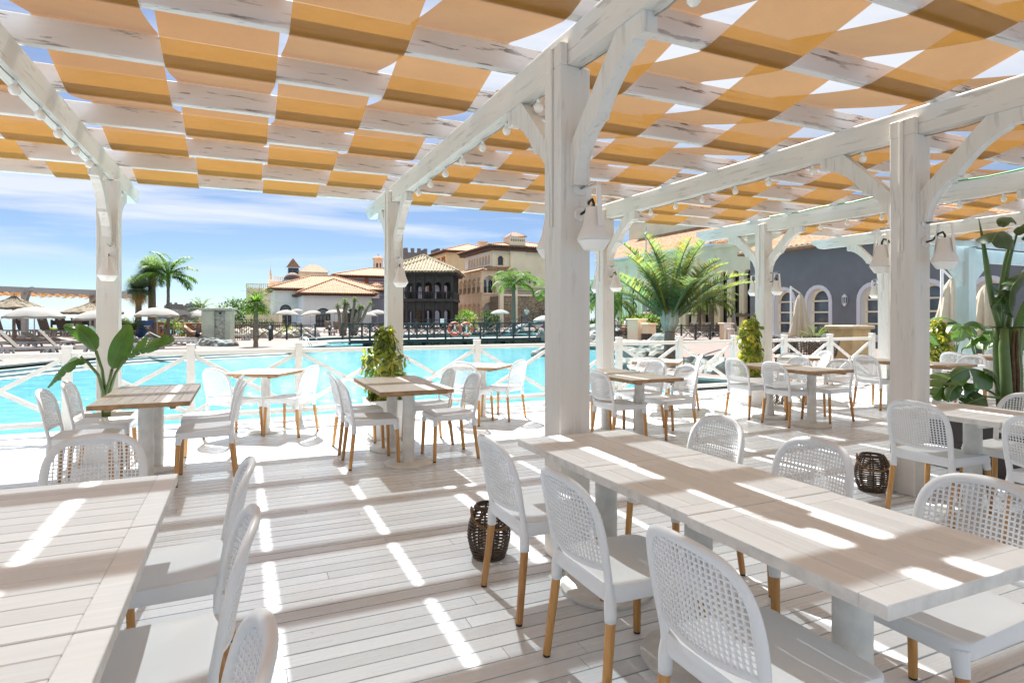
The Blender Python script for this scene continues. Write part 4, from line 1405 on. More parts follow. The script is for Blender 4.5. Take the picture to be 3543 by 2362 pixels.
def make_bed(angle, sl):
    t = thing('sun_lounger', 'x', 'sun lounger', group='white framed sun loungers')
    m = MB()
    for s in (-1, 1):
        m.bar((s * 0.30, -0.95, 0.33), (s * 0.30, 0.95, 0.33), 0.05, 0.06)
        for y in (-0.72, 0.55):
            m.bar((s * 0.31, y - 0.16, 0.0), (s * 0.30, y - 0.06, 0.32), 0.05, 0.075, up=(0, 1, 0))
            m.bar((s * 0.31, y + 0.16, 0.0), (s * 0.30, y + 0.06, 0.32), 0.05, 0.075, up=(0, 1, 0))
            m.bar((s * 0.31, y - 0.17, 0.03), (s * 0.31, y + 0.17, 0.03), 0.045, 0.05)
    m.bar((-0.30, -0.93, 0.33), (0.30, -0.93, 0.33), 0.05, 0.06)
    m.build('frame', M['white_sun'], t)
    m = MB(); m.cbox(-0.29, 0.29, -0.95, 0.28, 0.362, 0.378, 0.004); m.build('seat_sling', sl, t)
    ca, sa = math.cos(angle), math.sin(angle)
    m = MB(); m.bar((0, 0.28, 0.37), (0, 0.28 + 0.78 * ca, 0.37 + 0.78 * sa), 0.60, 0.03); m.build('backrest', sl, t)
    m = MB()
    c = Vector((0, 0.28 + 0.68 * ca, 0.37 + 0.68 * sa)) + Vector((0, sa, -ca)) * 0.017
    m.bar(c - Vector((0, ca, sa)) * 0.045, c + Vector((0, ca, sa)) * 0.045, 0.2, 0.004); m.build('headrest_tag', M['white_sun'], t)
    return t
bedp = {}
def bed(label, loc, deg, kind='taupe', angle=52):
    k = (kind, angle)
    if k not in bedp:
        bedp[k] = make_bed(R(angle), M['sling'] if kind == 'taupe' else M['sling_light']); o = bedp[k]
    else: o = clone(bedp[k])
    o.location = loc; o.rotation_euler = (0, 0, R(deg)); o['label'] = label
def rock(label, loc, s, seed, grp, mat=None):
    rr = random.Random(seed)
    bm = bmesh.new()
    bmesh.ops.create_icosphere(bm, subdivisions=3, radius=1)
    off = Vector((rr.uniform(0, 50), rr.uniform(0, 50), rr.uniform(0, 50)))
    from mathutils import noise as NZ
    for v in bm.verts:
        p = v.co * 1.3 + off
        d = NZ.noise(p) * 0.42 + NZ.noise(p * 2.7) * 0.17 + NZ.cell(p * 1.6) * 0.10
        v.co = v.co * (1 + d)
        v.co = Vector((v.co.x * s[0], v.co.y * s[1], v.co.z * s[2]))
    me = bpy.data.meshes.new('boulder'); bm.to_mesh(me); bm.free()
    me.materials.append(mat or M['rock'])
    o = bpy.data.objects.new('boulder', me); COL.objects.link(o)
    o.location = loc; o.rotation_euler = (0, 0, rr.uniform(0, 6))
    setp(o, label, 'rock', grp)
def blade(m, p, d, ln, w, droop=0.2, seg=2):
    """thin tapering leaf from p in direction d"""
    d = d.normalized()
    s = d.cross(Vector((0, 0, 1)))
    if s.length < 0.05: s = Vector((1, 0, 0))
    s = s.normalized() * w / 2
    pts = []
    for i in range(seg + 1):
        u = i / seg
        c = p + d * (ln * u) + Vector((0, 0, -droop * ln * u * u))
        k = 1 - 0.85 * u
        pts += [c - s * k, c + s * k]
    m.add(pts, [(2 * i, 2 * i + 1, 2 * i + 3, 2 * i + 2) for i in range(seg)])
def frond(m, base, az, el, ln, droop, nl, lw, ll, rr, vee=0.5, hang=0.25, stemr=0.02):
    """feather palm frond with leaflets both sides; returns nothing"""
    h = Vector((math.cos(az), math.sin(az), 0))
    pts = []
    for i in range(13):
        u = i / 12
        e = el - droop * u * u * 1.3
        pts.append((u, e))
    p = Vector(base); path = [p.copy()]
    for i in range(12):
        e = pts[i][1]
        p = p + (h * math.cos(e) + Vector((0, 0, 1)) * math.sin(e)) * (ln / 12)
        path.append(p.copy())
    m.tube(path, [stemr * (1 - 0.8 * i / 12) for i in range(13)], 4, caps=False)
    side = Vector((-h.y, h.x, 0))
    for k in range(nl):
        u = 0.14 + 0.85 * (k + rr.random() * 0.5) / nl
        x = u * 12; i = min(int(x), 11)
        c = path[i].lerp(path[i + 1], x - i)
        T = (path[i + 1] - path[i]).normalized()
        Nn = side.cross(T).normalized()
        if Nn.z < 0: Nn = -Nn
        L = ll * math.sin(math.pi * (0.12 + 0.80 * u)) * rr.uniform(0.85, 1.1)
        for s in (-1, 1):
            d = T * rr.uniform(0.45, 0.75) + side * s + Nn * (vee + rr.uniform(-0.15, 0.15))
            blade(m, c, d, L, lw, hang + rr.uniform(0, 0.2))
def palm(name, label, loc, trunk, crown_z, nfr, ln, droop, mat, seed, nl=26, lw=0.05, ll=0.5, els=(-0.2, 1.3), tmat=None, tr=0.15, vee=0.5, hang=0.25, grp=None, stemr=0.02, lean=(0, 0), dead=0, shaft=None):
    rr = random.Random(seed)
    t = thing(name, label, 'palm tree', loc, 0, grp)
    m = MB()
    n = 14
    pts = [(lean[0] * (i / n) ** 2 + rr.uniform(-.01, .01), lean[1] * (i / n) ** 2, crown_z * i / n) for i in range(n + 1)]
    m.tube(pts, [trunk * (1.25 if i == 0 else 1.0) * (1 - 0.25 * i / n) * (1 + 0.05 * (i % 2)) for i in range(n + 1)], 14)
    m.build('trunk', tmat or M['bark'], t, smooth=True)
    if shaft:
        m = MB(); m.tube([(lean[0], lean[1], crown_z - 0.05), (lean[0], lean[1], crown_z + shaft * 0.3), (lean[0], lean[1], crown_z + shaft)], [trunk * 0.8, trunk * 1.15, trunk * 0.5], 12)
        m.build('crown_shaft', M['greenstem'], t, smooth=True)
    m = MB()
    top = Vector((lean[0], lean[1], crown_z + (shaft or 0)))
    for k in range(nfr):
        u = (k + rr.random() * 0.6) / nfr
        az = k * 2.39996 + rr.uniform(-.2, .2)
        el = els[0] + (els[1] - els[0]) * u
        frond(m, top + Vector((0.05 * math.cos(az), 0.05 * math.sin(az), 0.1 * u)), az, el, ln * rr.uniform(0.85, 1.08), droop * rr.uniform(0.8, 1.2), nl, lw, ll, rr, vee, hang, stemr)
    m.build('crown', mat, t)
    return t
def fan_crown(m, c, n, rad, rr, pet=0.35, segs=11, lo=-0.5, hi=1.4):
    for k in range(n):
        az = k * 2.39996 + rr.uniform(-.2, .2)
        el = lo + (hi - lo) * (k + rr.random()) / n
        d = Vector((math.cos(az) * math.cos(el), math.sin(az) * math.cos(el), math.sin(el)))
        b0 = c + d * (rad * pet)
        m.tube([tuple(c), tuple(b0)], 0.008, 4, caps=False)
        s = d.cross(Vector((0, 0, 1)))
        if s.length < 0.1: s = Vector((1, 0, 0))
        s.normalize()
        nn = s.cross(d)
        for j in range(segs):
            a = (j / (segs - 1) - 0.5) * 3.0
            dd = d * math.cos(a) + s * math.sin(a) - nn * 0.15
            blade(m, b0, dd, rad * 0.62 * (1 - 0.2 * abs(a) / 1.5) * rr.uniform(0.85, 1.1), rad * 0.085, 0.25)
def fan_palm(name, label, loc, th, trunk, rad, mat, seed, n=26, lean=(0, 0), grp=None, tmat=None):
    rr = random.Random(seed)
    t = thing(name, label, 'palm tree', loc, 0, grp)
    m = MB()
    k = 18
    m.tube([(lean[0] * (i / k) ** 1.4, lean[1] * (i / k), th * i / k) for i in range(k + 1)], [trunk * (1 + 0.12 * (i % 2)) * (1.2 if i == 0 else 1) for i in range(k + 1)], 12)
    m.build('trunk', tmat or M['bark'], t)
    m = MB(); fan_crown(m, Vector((lean[0], lean[1], th)), n, rad, rr); m.build('crown', mat, t)
    return t
def bush(name, label, loc, s, n, leaf, mat, seed, cat='shrub', grp=None, upright=0.3):
    rr = random.Random(seed)
    t = thing(name, label, cat, loc, 0, grp)
    m = MB()
    for k in range(6):
        an = rr.uniform(0, 6.28)
        m.tube([(0, 0, 0), (s[0] * 0.4 * math.cos(an), s[1] * 0.4 * math.sin(an), s[2] * 0.6)], 0.015, 5)
    m.build('stems', M['stem'], t)
    m = MB()
    for k in range(n):
        while True:
            q = Vector((rr.uniform(-1, 1), rr.uniform(-1, 1), rr.uniform(-0.9, 1)))
            if 0.25 < q.length < 1: break
        c = Vector((q.x * s[0], q.y * s[1], s[2] * (0.5 + 0.5 * q.z)))
        d = Vector((q.x + rr.uniform(-.6, .6), q.y + rr.uniform(-.6, .6), upright + q.z + rr.uniform(-.6, .6)))
        blade(m, c, d, leaf * rr.uniform(0.7, 1.3), leaf * 0.5, 0.3, 1)
    m.build('foliage', mat, t)
    return t

# ---- arched facades
def arch_pts(xc, w, zs, rise=1.0, n=10):
    return [(xc - w / 2 * math.cos(math.pi * k / n), zs + w / 2 * rise * math.sin(math.pi * k / n)) for k in range(n + 1)]
def facade(m, o, ux, w, h, ops, rev=0.35, mi=0, mr=0, z0=0.0):
    """wall of width w from z0 to h along ux from o, with arched openings (xc, wid, sill, spring, rise)"""
    o, ux = Vector(o), Vector(ux).normalized()
    nrm = Vector((ux.y, -ux.x, 0))
    def q(x, z, dp=0.0): return o + ux * x + Vector((0, 0, z)) - nrm * dp
    cur = 0.0
    for op in sorted(ops):
        xc, wd, sill, spr, rise = op
        xa, xb = xc - wd / 2, xc + wd / 2
        if xa > cur + 1e-4: m.quad(q(cur, z0), q(xa, z0), q(xa, h), q(cur, h), mi)
        if sill > z0 + 1e-4:
            m.quad(q(xa, z0), q(xb, z0), q(xb, sill), q(xa, sill), mi)
        m.quad(q(xa, sill), q(xb, sill), q(xb, sill, rev), q(xa, sill, rev), mr)
        ap = arch_pts(xc, wd, spr, rise)
        for (x0, zz0), (x1, zz1) in zip(ap, ap[1:]):
            m.quad(q(x0, zz0), q(x1, zz1), q(x1, h), q(x0, h), mi)
            m.quad(q(x0, zz0), q(x0, zz0, rev), q(x1, zz1, rev), q(x1, zz1), mr)
        m.quad(q(xa, sill), q(xa, sill, rev), q(xa, spr, rev), q(xa, spr), mr)
        m.quad(q(xb, sill), q(xb, spr), q(xb, spr, rev), q(xb, sill, rev), mr)
        cur = xb
    if w > cur + 1e-4: m.quad(q(cur, z0), q(w, z0), q(w, h), q(cur, h), mi)
def pane(parent, o, ux, op, mat, dp=0.3, name='window', frame=None, fw=0.09, mull=0, trans=()):
    o, ux = Vector(o), Vector(ux).normalized()
    nrm = Vector((ux.y, -ux.x, 0))
    def q(x, z, d=0.0): return o + ux * x + Vector((0, 0, z)) - nrm * d
    xc, wd, sill, spr, rise = op
    m = MB()
    ap = arch_pts(xc, wd * 1.02, spr, rise)
    poly = [(xc - wd * 0.51, sill)] + ap + [(xc + wd * 0.51, sill)]
    m.add([q(x, z, dp) for x, z in poly], [tuple(range(len(poly)))[::-1]])
    wn = m.build(name, mat, parent)
    if frame:
        m = MB()
        d2 = dp - 0.05
        pts = [(xc - wd / 2 + fw / 2, sill + fw / 2)] + arch_pts(xc, wd - fw, spr, rise) + [(xc + wd / 2 - fw / 2, sill + fw / 2)]
        for (x0, z0), (x1, z1) in zip(pts, pts[1:] + pts[:1]):
            m.bar(q(x0, z0, d2), q(x1, z1, d2), 0.05, fw, up=tuple((ux * (z0 - z1) + Vector((0, 0, x1 - x0)))) if (x1 - x0) ** 2 + (z1 - z0) ** 2 > 1e-6 else (0, 0, 1))
        for k in range(mull):
            x = xc - wd / 2 + wd * (k + 1) / (mull + 1)
            m.bar(q(x, sill, d2), q(x, spr + (wd / 2 * rise) * 0.8 if mull == 1 else spr, d2), 0.05, fw * 0.8, up=tuple(ux))
        for z in trans:
            m.bar(q(xc - wd / 2, z, d2), q(xc + wd / 2, z, d2), 0.05, fw * 0.8)
        m.build('frame', frame, wn)
    return wn
def trim(m, o, ux, op, w=0.18, proud=0.05, mi=0, jamb=True):
    o, ux = Vector(o), Vector(ux).normalized()
    nrm = Vector((ux.y, -ux.x, 0))
    xc, wd, sill, spr, rise = op
    inn = arch_pts(xc, wd + 0.01, spr, rise); out = arch_pts(xc, wd + 2 * w, spr, (wd / 2 * rise + w) / (wd / 2 + w))
    if jamb:
        inn = [(xc - wd / 2 - 0.005, sill)] + inn + [(xc + wd / 2 + 0.005, sill)]
        out = [(xc - wd / 2 - w, sill)] + out + [(xc + wd / 2 + w, sill)]
    def q(x, z, d): return o + ux * x + Vector((0, 0, z)) + nrm * d
    for (a, b2), (c, d2) in zip(zip(inn, inn[1:]), zip(out, out[1:])):
        m.quad(q(*a, proud), q(*b2, proud), q(*d2, proud), q(*c, proud), mi)
        m.quad(q(*c, proud), q(*d2, proud), q(*d2, 0), q(*c, 0), mi)
        m.quad(q(*a, proud), q(*a, -0.01), q(*b2, -0.01), q(*b2, proud), mi)
def roof_face(m, e0, e1, r0, r1, col=0.34, amp=0.07, rows=6):
    """tiled slope: eave e0-e1, ridge r0-r1, with barrel-tile columns running up the slope"""
    e0, e1, r0, r1 = Vector(e0), Vector(e1), Vector(r0), Vector(r1)
    ex = e1 - e0; L = ex.length; ex.normalize()
    nrm = ex.cross(r0 - e0 if (r0 - e0).length > 1e-6 else r1 - e0).normalized()
    if nrm.z < 0: nrm = -nrm
    up = nrm.cross(ex).normalized()
    if up.z < 0: up = -up
    H = (r0 - e0).dot(up)
    a = (r0 - e0).dot(ex); b2 = (r1 - e0).dot(ex)
    n = max(4, round(L / col)); seg = 4
    prev = None
    for k in range(n * seg + 1):
        s = L * k / (n * seg)
        if s < a: t = s / max(a, 1e-6)
        elif s > b2: t = (L - s) / max(L - b2, 1e-6)
        else: t = 1.0
        t = max(0.0, min(1.0, t))
        of = abs(math.sin(math.pi * k / seg)) * amp
        o = len(m.v)
        for q in range(rows + 1):
            p = e0 + ex * s + up * (H * t * q / rows) + nrm * (of + 0.03 * (1 - (q % 2)))
            m.v.append(tuple(p))
        if prev is not None:
            for q in range(rows):
                m.face((prev + q, o + q, o + q + 1, prev + q + 1))
        prev = o
def hip_roof(parent, x0, x1, y0, y1, ze, zr, mat, ridge='y', inset=None, over=0.8, col=0.34, amp=0.07, name='roof', eave=None, eth=0.35):
    x0, x1, y0, y1 = x0 - over, x1 + over, y0 - over, y1 + over
    w, d = x1 - x0, y1 - y0
    if ridge == 'y':
        ins = inset if inset is not None else w / 2
        ra, rb2 = ((x0 + x1) / 2, y0 + ins, zr), ((x0 + x1) / 2, y1 - ins, zr)
        quads = [((x0, y0, ze), (x1, y0, ze), ra, ra), ((x1, y0, ze), (x1, y1, ze), ra, rb2), ((x1, y1, ze), (x0, y1, ze), rb2, rb2), ((x0, y1, ze), (x0, y0, ze), rb2, ra)]
    else:
        ins = inset if inset is not None else d / 2
        ra, rb2 = (x0 + ins, (y0 + y1) / 2, zr), (x1 - ins, (y0 + y1) / 2, zr)
        quads = [((x0, y0, ze), (x1, y0, ze), ra, rb2), ((x1, y0, ze), (x1, y1, ze), rb2, rb2), ((x1, y1, ze), (x0, y1, ze), rb2, ra), ((x0, y1, ze), (x0, y0, ze), ra, ra)]
    m = MB()
    for q in quads: roof_face(m, *q, col=col, amp=amp)
    hips = [((x0, y0, ze), ra), ((x1, y0, ze), ra if ridge == 'y' else rb2), ((x1, y1, ze), rb2), ((x0, y1, ze), rb2 if ridge == 'y' else ra), (ra, rb2)]
    for p, q in hips:
        if (Vector(p) - Vector(q)).length > 0.2: m.tube([Vector(p) + Vector((0, 0, 0.08)), Vector(q) + Vector((0, 0, 0.08))], 0.13, 6)
    m.box(x0 + 0.02, x1 - 0.02, y0 + 0.02, y1 - 0.02, ze - 0.10, ze - 0.015)
    rf = m.build(name, mat, parent)
    m = MB()
    m.box(x0 + 0.35, x1 - 0.35, y0 + 0.35, y1 - 0.35, ze - eth, ze - 0.101)
    k = x0 + 0.3
    while k < x1 - 0.2:
        m.box(k, k + 0.14, y0 + 0.06, y0 + 0.349, ze - 0.28, ze - 0.101); k += 0.5
    k = y0 + 0.3
    while k < y1 - 0.2:
        m.box(x0 + 0.06, x0 + 0.349, k, k + 0.14, ze - 0.28, ze - 0.101); k += 0.5
    m.build('eaves', eave or M['browntrim'], parent)
    return rf
UX, UY = Vector((1, 0, 0)), Vector((0, 1, 0))
def left_face(m, x, y0, y1, h, ops, **kw):      # wall facing -x; u runs from y1 (left in view) to y0
    facade(m, (x, y1, 0), (0, -1, 0), y1 - y0, h, ops, **kw)
# ================================================================== buildings (all share the terrace's axes)
def building(name, label, px, d, cat='building', z=0.0):
    v = W(px, d, z)
    return thing(name, label, cat, v, YAW)
TR = (0, 0, 0)
# --- white pool house: right block
B = building('pool_house', 'white building with terracotta hip roofs and dark arched doors beyond the pool', 697.2, 88)
wl, dp1 = 9.73, 9.5
opsR = [(2.75, 2.15, 0.05, 1.75, 1.0), (7.1, 2.1, 0.05, 1.75, 1.0)]
m = MB()
facade(m, TR, UX, wl, 4.65, opsR, rev=0.4)
left_face(m, 0, 0, dp1, 4.65, [(2.2, 0.5, 1.6, 2.6, 1.0), (4.2, 0.5, 1.6, 2.6, 1.0)], rev=0.3)
m.quad((wl, 0, 0), (wl, 14, 0), (wl, 14, 4.65), (wl, 0, 4.65))
m.box(-0.12, 0.25, -0.06, 0.3, 0, 4.6)
m.box(wl - 0.25, wl + 0.1, -0.06, 0.3, 0, 4.6)
for op in opsR: trim(m, TR, UX, op, 0.28, 0.07)
m.build('wall', M['render_white'], B)
for op in opsR: pane(B, TR, UX, op, M['glass'], 0.38, 'door', M['doorwood'], 0.16, 3, (0.9, 1.75))
for y in (2.2, 4.2): pane(B, (0, dp1, 0), (0, -1, 0), (y, 0.5, 1.6, 2.6, 1.0), M['darkglass'], 0.28)
hip_roof(B, 0, wl, 0, 15, 5.0, 7.4, M['tile'], over=0.95)
# left block, set back
lx0, lx1 = -3.6, 13.0
opl = (1.75, 1.75, 0.0, 2.6, 1.0)
m = MB()
facade(m, (lx0, dp1 + 0.02, 0), UX, -lx0, 5.8, [opl], rev=0.4)
m.quad((0.0, dp1 + 0.02, 4.66), (lx1, dp1 + 0.02, 4.66), (lx1, dp1 + 0.02, 5.8), (0.0, dp1 + 0.02, 5.8))
left_face(m, lx0, dp1 + 0.02, 22, 5.8, [(6.0, 1.2, 1.2, 2.6, 1.0)], rev=0.3)
trim(m, (lx0, dp1 + 0.02, 0), UX, opl, 0.22, 0.07)
m.box(lx0 - 0.1, lx0 + 0.3, dp1 - 0.06, dp1 + 0.3, 0, 5.7)
m.box(lx0 + 0.55, lx0 + 3.0, dp1 - 0.12, dp1 + 0.02, 3.75, 3.95)
m.build('side_wall', M['render_white'], B)
pane(B, (lx0, dp1 + 0.02, 0), UX, opl, M['glass'], 0.38, 'door', M['doorwood'], 0.16, 3, (0.9, 2.6))
hip_roof(B, lx0, lx1, dp1 + 0.02, 22, 6.05, 8.5, M['tile'], ridge='x', over=0.95, name='rear_roof')

# --- lavender building with brick pilasters
B = building('lavender_building', 'lavender arcaded building with brick pilasters and tiled roof behind the pool house', 774, 108)
L = 22.0
z1 = 4.6
opsU = [(3.3 + 3.9 * k, 2.5, z1 + 0.2, 6.3, 1.0) for k in range(5)]
opsD = [(11.2, 2.4, 0.0, 2.2, 1.0), (15.5, 2.4, 0, 2.2, 1.0)]
m = MB()
facade(m, TR, UX, L, z1, opsD, rev=0.4)
facade(m, TR, UX, L, 8.75, opsU, rev=0.8, z0=z1)
m.quad((0, 14, 0), TR, (0, 0, 8.75), (0, 14, 8.75))
m.build('wall', M['render_blue'], B)
m = MB()
for k in range(6): m.box(1.05 + 3.9 * k, 1.65 + 3.9 * k, -0.16, 0.0, z1, 8.74)
m.box(0, L, -0.07, -0.001, 8.1, 8.28); m.box(0, L, -0.055, -0.0005, 7.6, 7.68)
m.box(-0.1, 0.9, -0.2, 0.5, z1, 8.745)
m.build('pilasters', M['brick'], B)
for op in opsU: pane(B, TR, UX, op, M['render_blue'], 0.78, 'loggia')
for op in opsD: pane(B, TR, UX, op, M['darkglass'], 0.38, 'door', M['doorwood'], 0.16, 3)
m = MB()
m.bar((0, -0.15, z1 + 1.0), (L, -0.15, z1 + 1.0), 0.06, 0.06)
for k in range(90): m.bar((L * k / 90, -0.15, z1), (L * k / 90, -0.15, z1 + 1.0), 0.03, 0.03, up=(0, 1, 0))
m.build('balcony_rail', M['white'], B)
hip_roof(B, 0, L, 0, 14, 9.0, 10.9, M['tile'], ridge='x', over=1.0)
m = MB()
m.box(5.6, 7.6, -2.6, -1.0, 6.2, 7.05); m.build('dormer', M['render_cream'], B)
rfm = MB()
for q in (((5.2, -3.0, 7.05), (8.0, -3.0, 7.05), (6.6, -1.8, 7.75), (6.6, -1.8, 7.75)), ((8.0, -3.0, 7.05), (8.0, -0.6, 7.05), (6.6, -1.8, 7.75), (6.6, -1.8, 7.75)), ((5.2, -0.6, 7.05), (5.2, -3.0, 7.05), (6.6, -1.8, 7.75), (6.6, -1.8, 7.75))): roof_face(rfm, *q)
rfm.build('dormer_roof', M['tile'], B)

# --- small stone bell tower
B = building('chimney_tower', 'narrow pale stone tower with arched openings behind the lavender building', 861, 130)
m = MB()
facade(m, TR, UX, 1.75, 14.0, [(0.5, 0.42, 12.2, 13.0, 1.0), (1.25, 0.42, 12.2, 13.0, 1.0)], rev=0.3, z0=0)
left_face(m, 0, 0, 1.75, 14.0, [(0.5, 0.42, 12.2, 13.0, 1.0), (1.25, 0.42, 12.2, 13.0, 1.0)], rev=0.3)
m.box(-0.15, 1.9, -0.15, 1.9, 14.0, 14.3); m.box(-0.1, 1.85, -0.1, 1.85, 11.4, 11.6)
m.quad((1.75, 0, 0), (1.75, 1.75, 0), (1.75, 1.75, 14), (1.75, 0, 14))
m.build('shaft', M['render_pink'], B)
m = MB(); m.lathe([(1.3, 14.3), (0.5, 14.7), (0.12, 14.9), (0.0, 15.3)], 4, c=(0.87, 0.87, 0)); m.build('cap', M['tile'], B)
m = MB(); m.box(0.35, 1.4, 0.35, 1.4, 12.0, 13.9); m.build('belfry_core', M['darkglass'], B)
m = MB(); m.box(2.0, 7.0, 1.2, 6.0, 0, 11.4); m.build('annex', M['render_cream'], B)

# --- far left sand-coloured hotel wing with dome
B = building('hotel_wing', 'sand-coloured hotel wing with balustrades and a small dome far behind the fan palm', 566, 138)
m = MB()
m.box(0, 6, 0, 10, -3, 8.2); m.box(5.0, 16, 3, 14, -3, 10.0); m.box(9, 14, -3, 3, -3, 7.0); m.box(11.5, 18, 0, 8, -3, 12.3)
m.build('wall', M['render_pink'], B)
m = MB()
for (x0, x1, y, z) in ((0, 6, 0, 8.2), (9, 14, -3, 7.0), (5.0, 11.5, 3, 10.0)):
    n = int((x1 - x0) / 0.4)
    for k in range(n + 1): m.bar((x0 + (x1 - x0) * k / n, y + 0.1, z), (x0 + (x1 - x0) * k / n, y + 0.1, z + 0.9), 0.16, 0.16, up=(0, 1, 0))
    m.bar((x0, y + 0.1, z + 0.95), (x1, y + 0.1, z + 0.95), 0.25, 0.15)
for k in range(26): m.bar((0.1, 10 * k / 26, 8.2), (0.1, 10 * k / 26, 9.1), 0.16, 0.16, up=(1, 0, 0))
m.bar((0.1, 0, 9.15), (0.1, 10, 9.15), 0.25, 0.15)
m.lathe([(0.25, 8.3), (0.3, 9.4), (0.05, 11.0), (0, 12.4)], 8, c=(5.2, 2.2, 2.0))
m.build('balustrade', M['render_pink'], B)
for k in range(3): pane(B, (9, -3.02, 0), UX, (0.9 + 1.6 * k, 0.8, 3.2, 4.6, 1.0), M['darkglass'], -0.01)
m = MB(); m.box(9.2, 11.6, 3.5, 5.9, 10, 13.4)
m.build('turret', M['darkglass'], B)
m = MB()
for q in (((8.8, 3.1, 13.4), (12.0, 3.1, 13.4), (10.4, 4.7, 15.8), (10.4, 4.7, 15.8)), ((8.8, 6.3, 13.4), (8.8, 3.1, 13.4), (10.4, 4.7, 15.8), (10.4, 4.7, 15.8))): roof_face(m, *q)
m.build('turret_roof', M['tile'], B)
m = MB()
for q in (((11.2, -0.4, 12.3), (18.4, -0.4, 12.3), (14, 4, 14.2), (16, 4, 14.2)), ((11.2, 8.4, 12.3), (11.2, -0.4, 12.3), (14, 4, 14.2), (14, 4, 14.2))): roof_face(m, *q)
m.build('roof', M['tile'], B)
B2 = building('domed_tower', 'round brown dome with finial above the roofs on the left', 672, 135)
m = MB(); m.tube([(0, 0, 4), (0, 0, 9.7)], 2.1, 24); m.build('drum', M['render_pink'], B2, smooth='auto')
m = MB(); m.lathe([(1.95, 9.7)] + [(1.9 * math.cos(a * 0.13), 9.7 + 1.75 * math.sin(a * 0.13)) for a in range(1, 12)] + [(0.12, 11.4), (0.1, 11.8), (0.0, 12.4)], 28); m.build('dome', plain('dark_dome_tiles', (0.16, 0.10, 0.075), 0.8, 0.3, 3), B2, smooth='auto')

# --- dark timber pavilion, two storeys
B = thing('timber_pavilion', 'two-storey dark timber pavilion with arched screens and weathered tile roof', 'pavilion', W(913, 78, 0), 0)
BW = []
x_ = [(1350 + v / 3.92) * K for v in (100, 225, 330, 450, 585, 712, 838)]
x_ = [(v - 913) / F * 78 for v in x_]
Wd = x_[-1]; Dp = 8.2
zf2, zE = 3.85, 6.95
ys = [Dp * k / 6 for k in range(7)]
dw = M['darkwood']
for (x, y) in [(v, 0) for v in x_] + [(Wd, v) for v in ys[1:]] + [(v, Dp) for v in x_[:-1:2]] + [(0, Dp / 2)]:
    m = MB(); m.cbox(x - 0.11, x + 0.11, y - 0.11, y + 0.11, 0, zE, 0.02); m.build('post', dw, B)
def screens(o, ux, xs, nm):
    for (z0, zs, h) in ((0.0, 2.0, 3.45), (zf2 + 0.2, zf2 + 1.75, zE)):
        m = MB()
        ops = [((a + b2) / 2, (b2 - a) - 0.42, z0, zs, 1.0) for a, b2 in zip(xs, xs[1:]) if b2 - a > 0.5]
        facade(m, Vector(o) + Vector((0, 0, 0)), ux, xs[-1], h, ops, rev=0.08, z0=z0)
        m.build(nm, dw, B)
screens((0, 0.02, 0), UX, x_, 'arch_screen')
screens((Wd - 0.02, 0, 0), UY, ys, 'arch_screen')
screens((0, Dp, 0), UX, x_, 'arch_screen')
m = MB(); m.box(-0.3, Wd + 0.3, -0.3, Dp + 0.3, 3.5, zf2); m.box(-0.1, Wd + 0.1, -0.1, Dp + 0.1, zE - 0.02, zE + 0.25)
m.build('floor_beam', dw, B)
for (p, q) in (((0, -0.2), (Wd + 0.2, -0.2)), ((Wd + 0.2, -0.2), (Wd + 0.2, Dp))):
    m = MB()
    a, b2 = Vector((*p, zf2)), Vector((*q, zf2))
    n = int((b2 - a).length / 0.2)
    for k in range(n + 1):
        c = a.lerp(b2, k / n); m.bar(c, c + Vector((0, 0, 0.85)), 0.05, 0.05, up=(0.7, 0.7, 0))
    m.bar(a + Vector((0, 0, 0.88)), b2 + Vector((0, 0, 0.88)), 0.1, 0.08); m.bar(a + Vector((0, 0, 0.66)), b2 + Vector((0, 0, 0.66)), 0.07, 0.05)
    m.build('balustrade', dw, B)
hip_roof(B, 0, Wd, 0, Dp, zE + 0.35, 9.35, M['oldtile'], ridge='y', inset=4.1, over=1.0, col=0.42, amp=0.12, eave=dw)
m = MB(); m.box(1.2, 2.0, 6.0, 7.0, 0.05, 3.4); m.build('stair_core', M['rubble'], B)
for k in range(3):
    m = MB(); m.cbox(1.0 + 1.9 * k, 2.2 + 1.9 * k, 2.0, 3.0, zf2 + 0.02, zf2 + 0.95, 0.1); m.build('bench', M['navy'], B)
B = thing('rear_pavilion', 'smaller weathered tile roof just behind the dark timber pavilion', 'pavilion', W(900, 89, 0), 0)
for (x, y) in ((0.2, 0.2), (8.3, 0.2), (0.2, 6.8), (8.3, 6.8), (3, 0.2), (5.6, 0.2)):
    m = MB(); m.box(x - 0.14, x + 0.14, y - 0.14, y + 0.14, 0, 8.0); m.build('post', dw, B)
m = MB(); m.box(0, 8.5, 0, 7, 7.3, 8.2); m.build('top_beam', dw, B)
hip_roof(B, 0, 8.5, 0, 7, 8.5, 10.9, M['oldtile'], ridge='y', inset=3.9, over=1.0, col=0.42, amp=0.12, eave=dw)

# --- cream arcaded building
B = building('arcade_building', 'cream three-storey building with loggia arches, tower and tiled roofs', 1106, 92)
LW, FW = 16.0, 2.6
loL = [(LW - (1.03 + 2.06 * k), 1.55, 0.0, 2.9, 1.0) for k in range(7)]
upL = [(LW - (1.03 + 2.06 * k), 1.55, 5.2, 6.85, 1.0) for k in range(7)]
loF, upF = [(1.3, 1.95, 0.0, 2.75, 1.0)], [(1.3, 1.95, 5.2, 6.85, 1.0)]
m = MB()
left_face(m, 0, 0, LW, 5.0, loL, rev=0.5); left_face(m, 0, 0, LW, 8.45, upL, rev=0.5, z0=5.0)
facade(m, TR, UX, FW, 5.0, loF, rev=0.5); facade(m, TR, UX, FW, 8.45, upF, rev=0.5, z0=5.0)
m.box(-0.12, FW, -0.12, LW, 4.95, 5.15)
m.box(-0.1, FW + 0.2, -0.1, LW, 8.4501, 8.6)
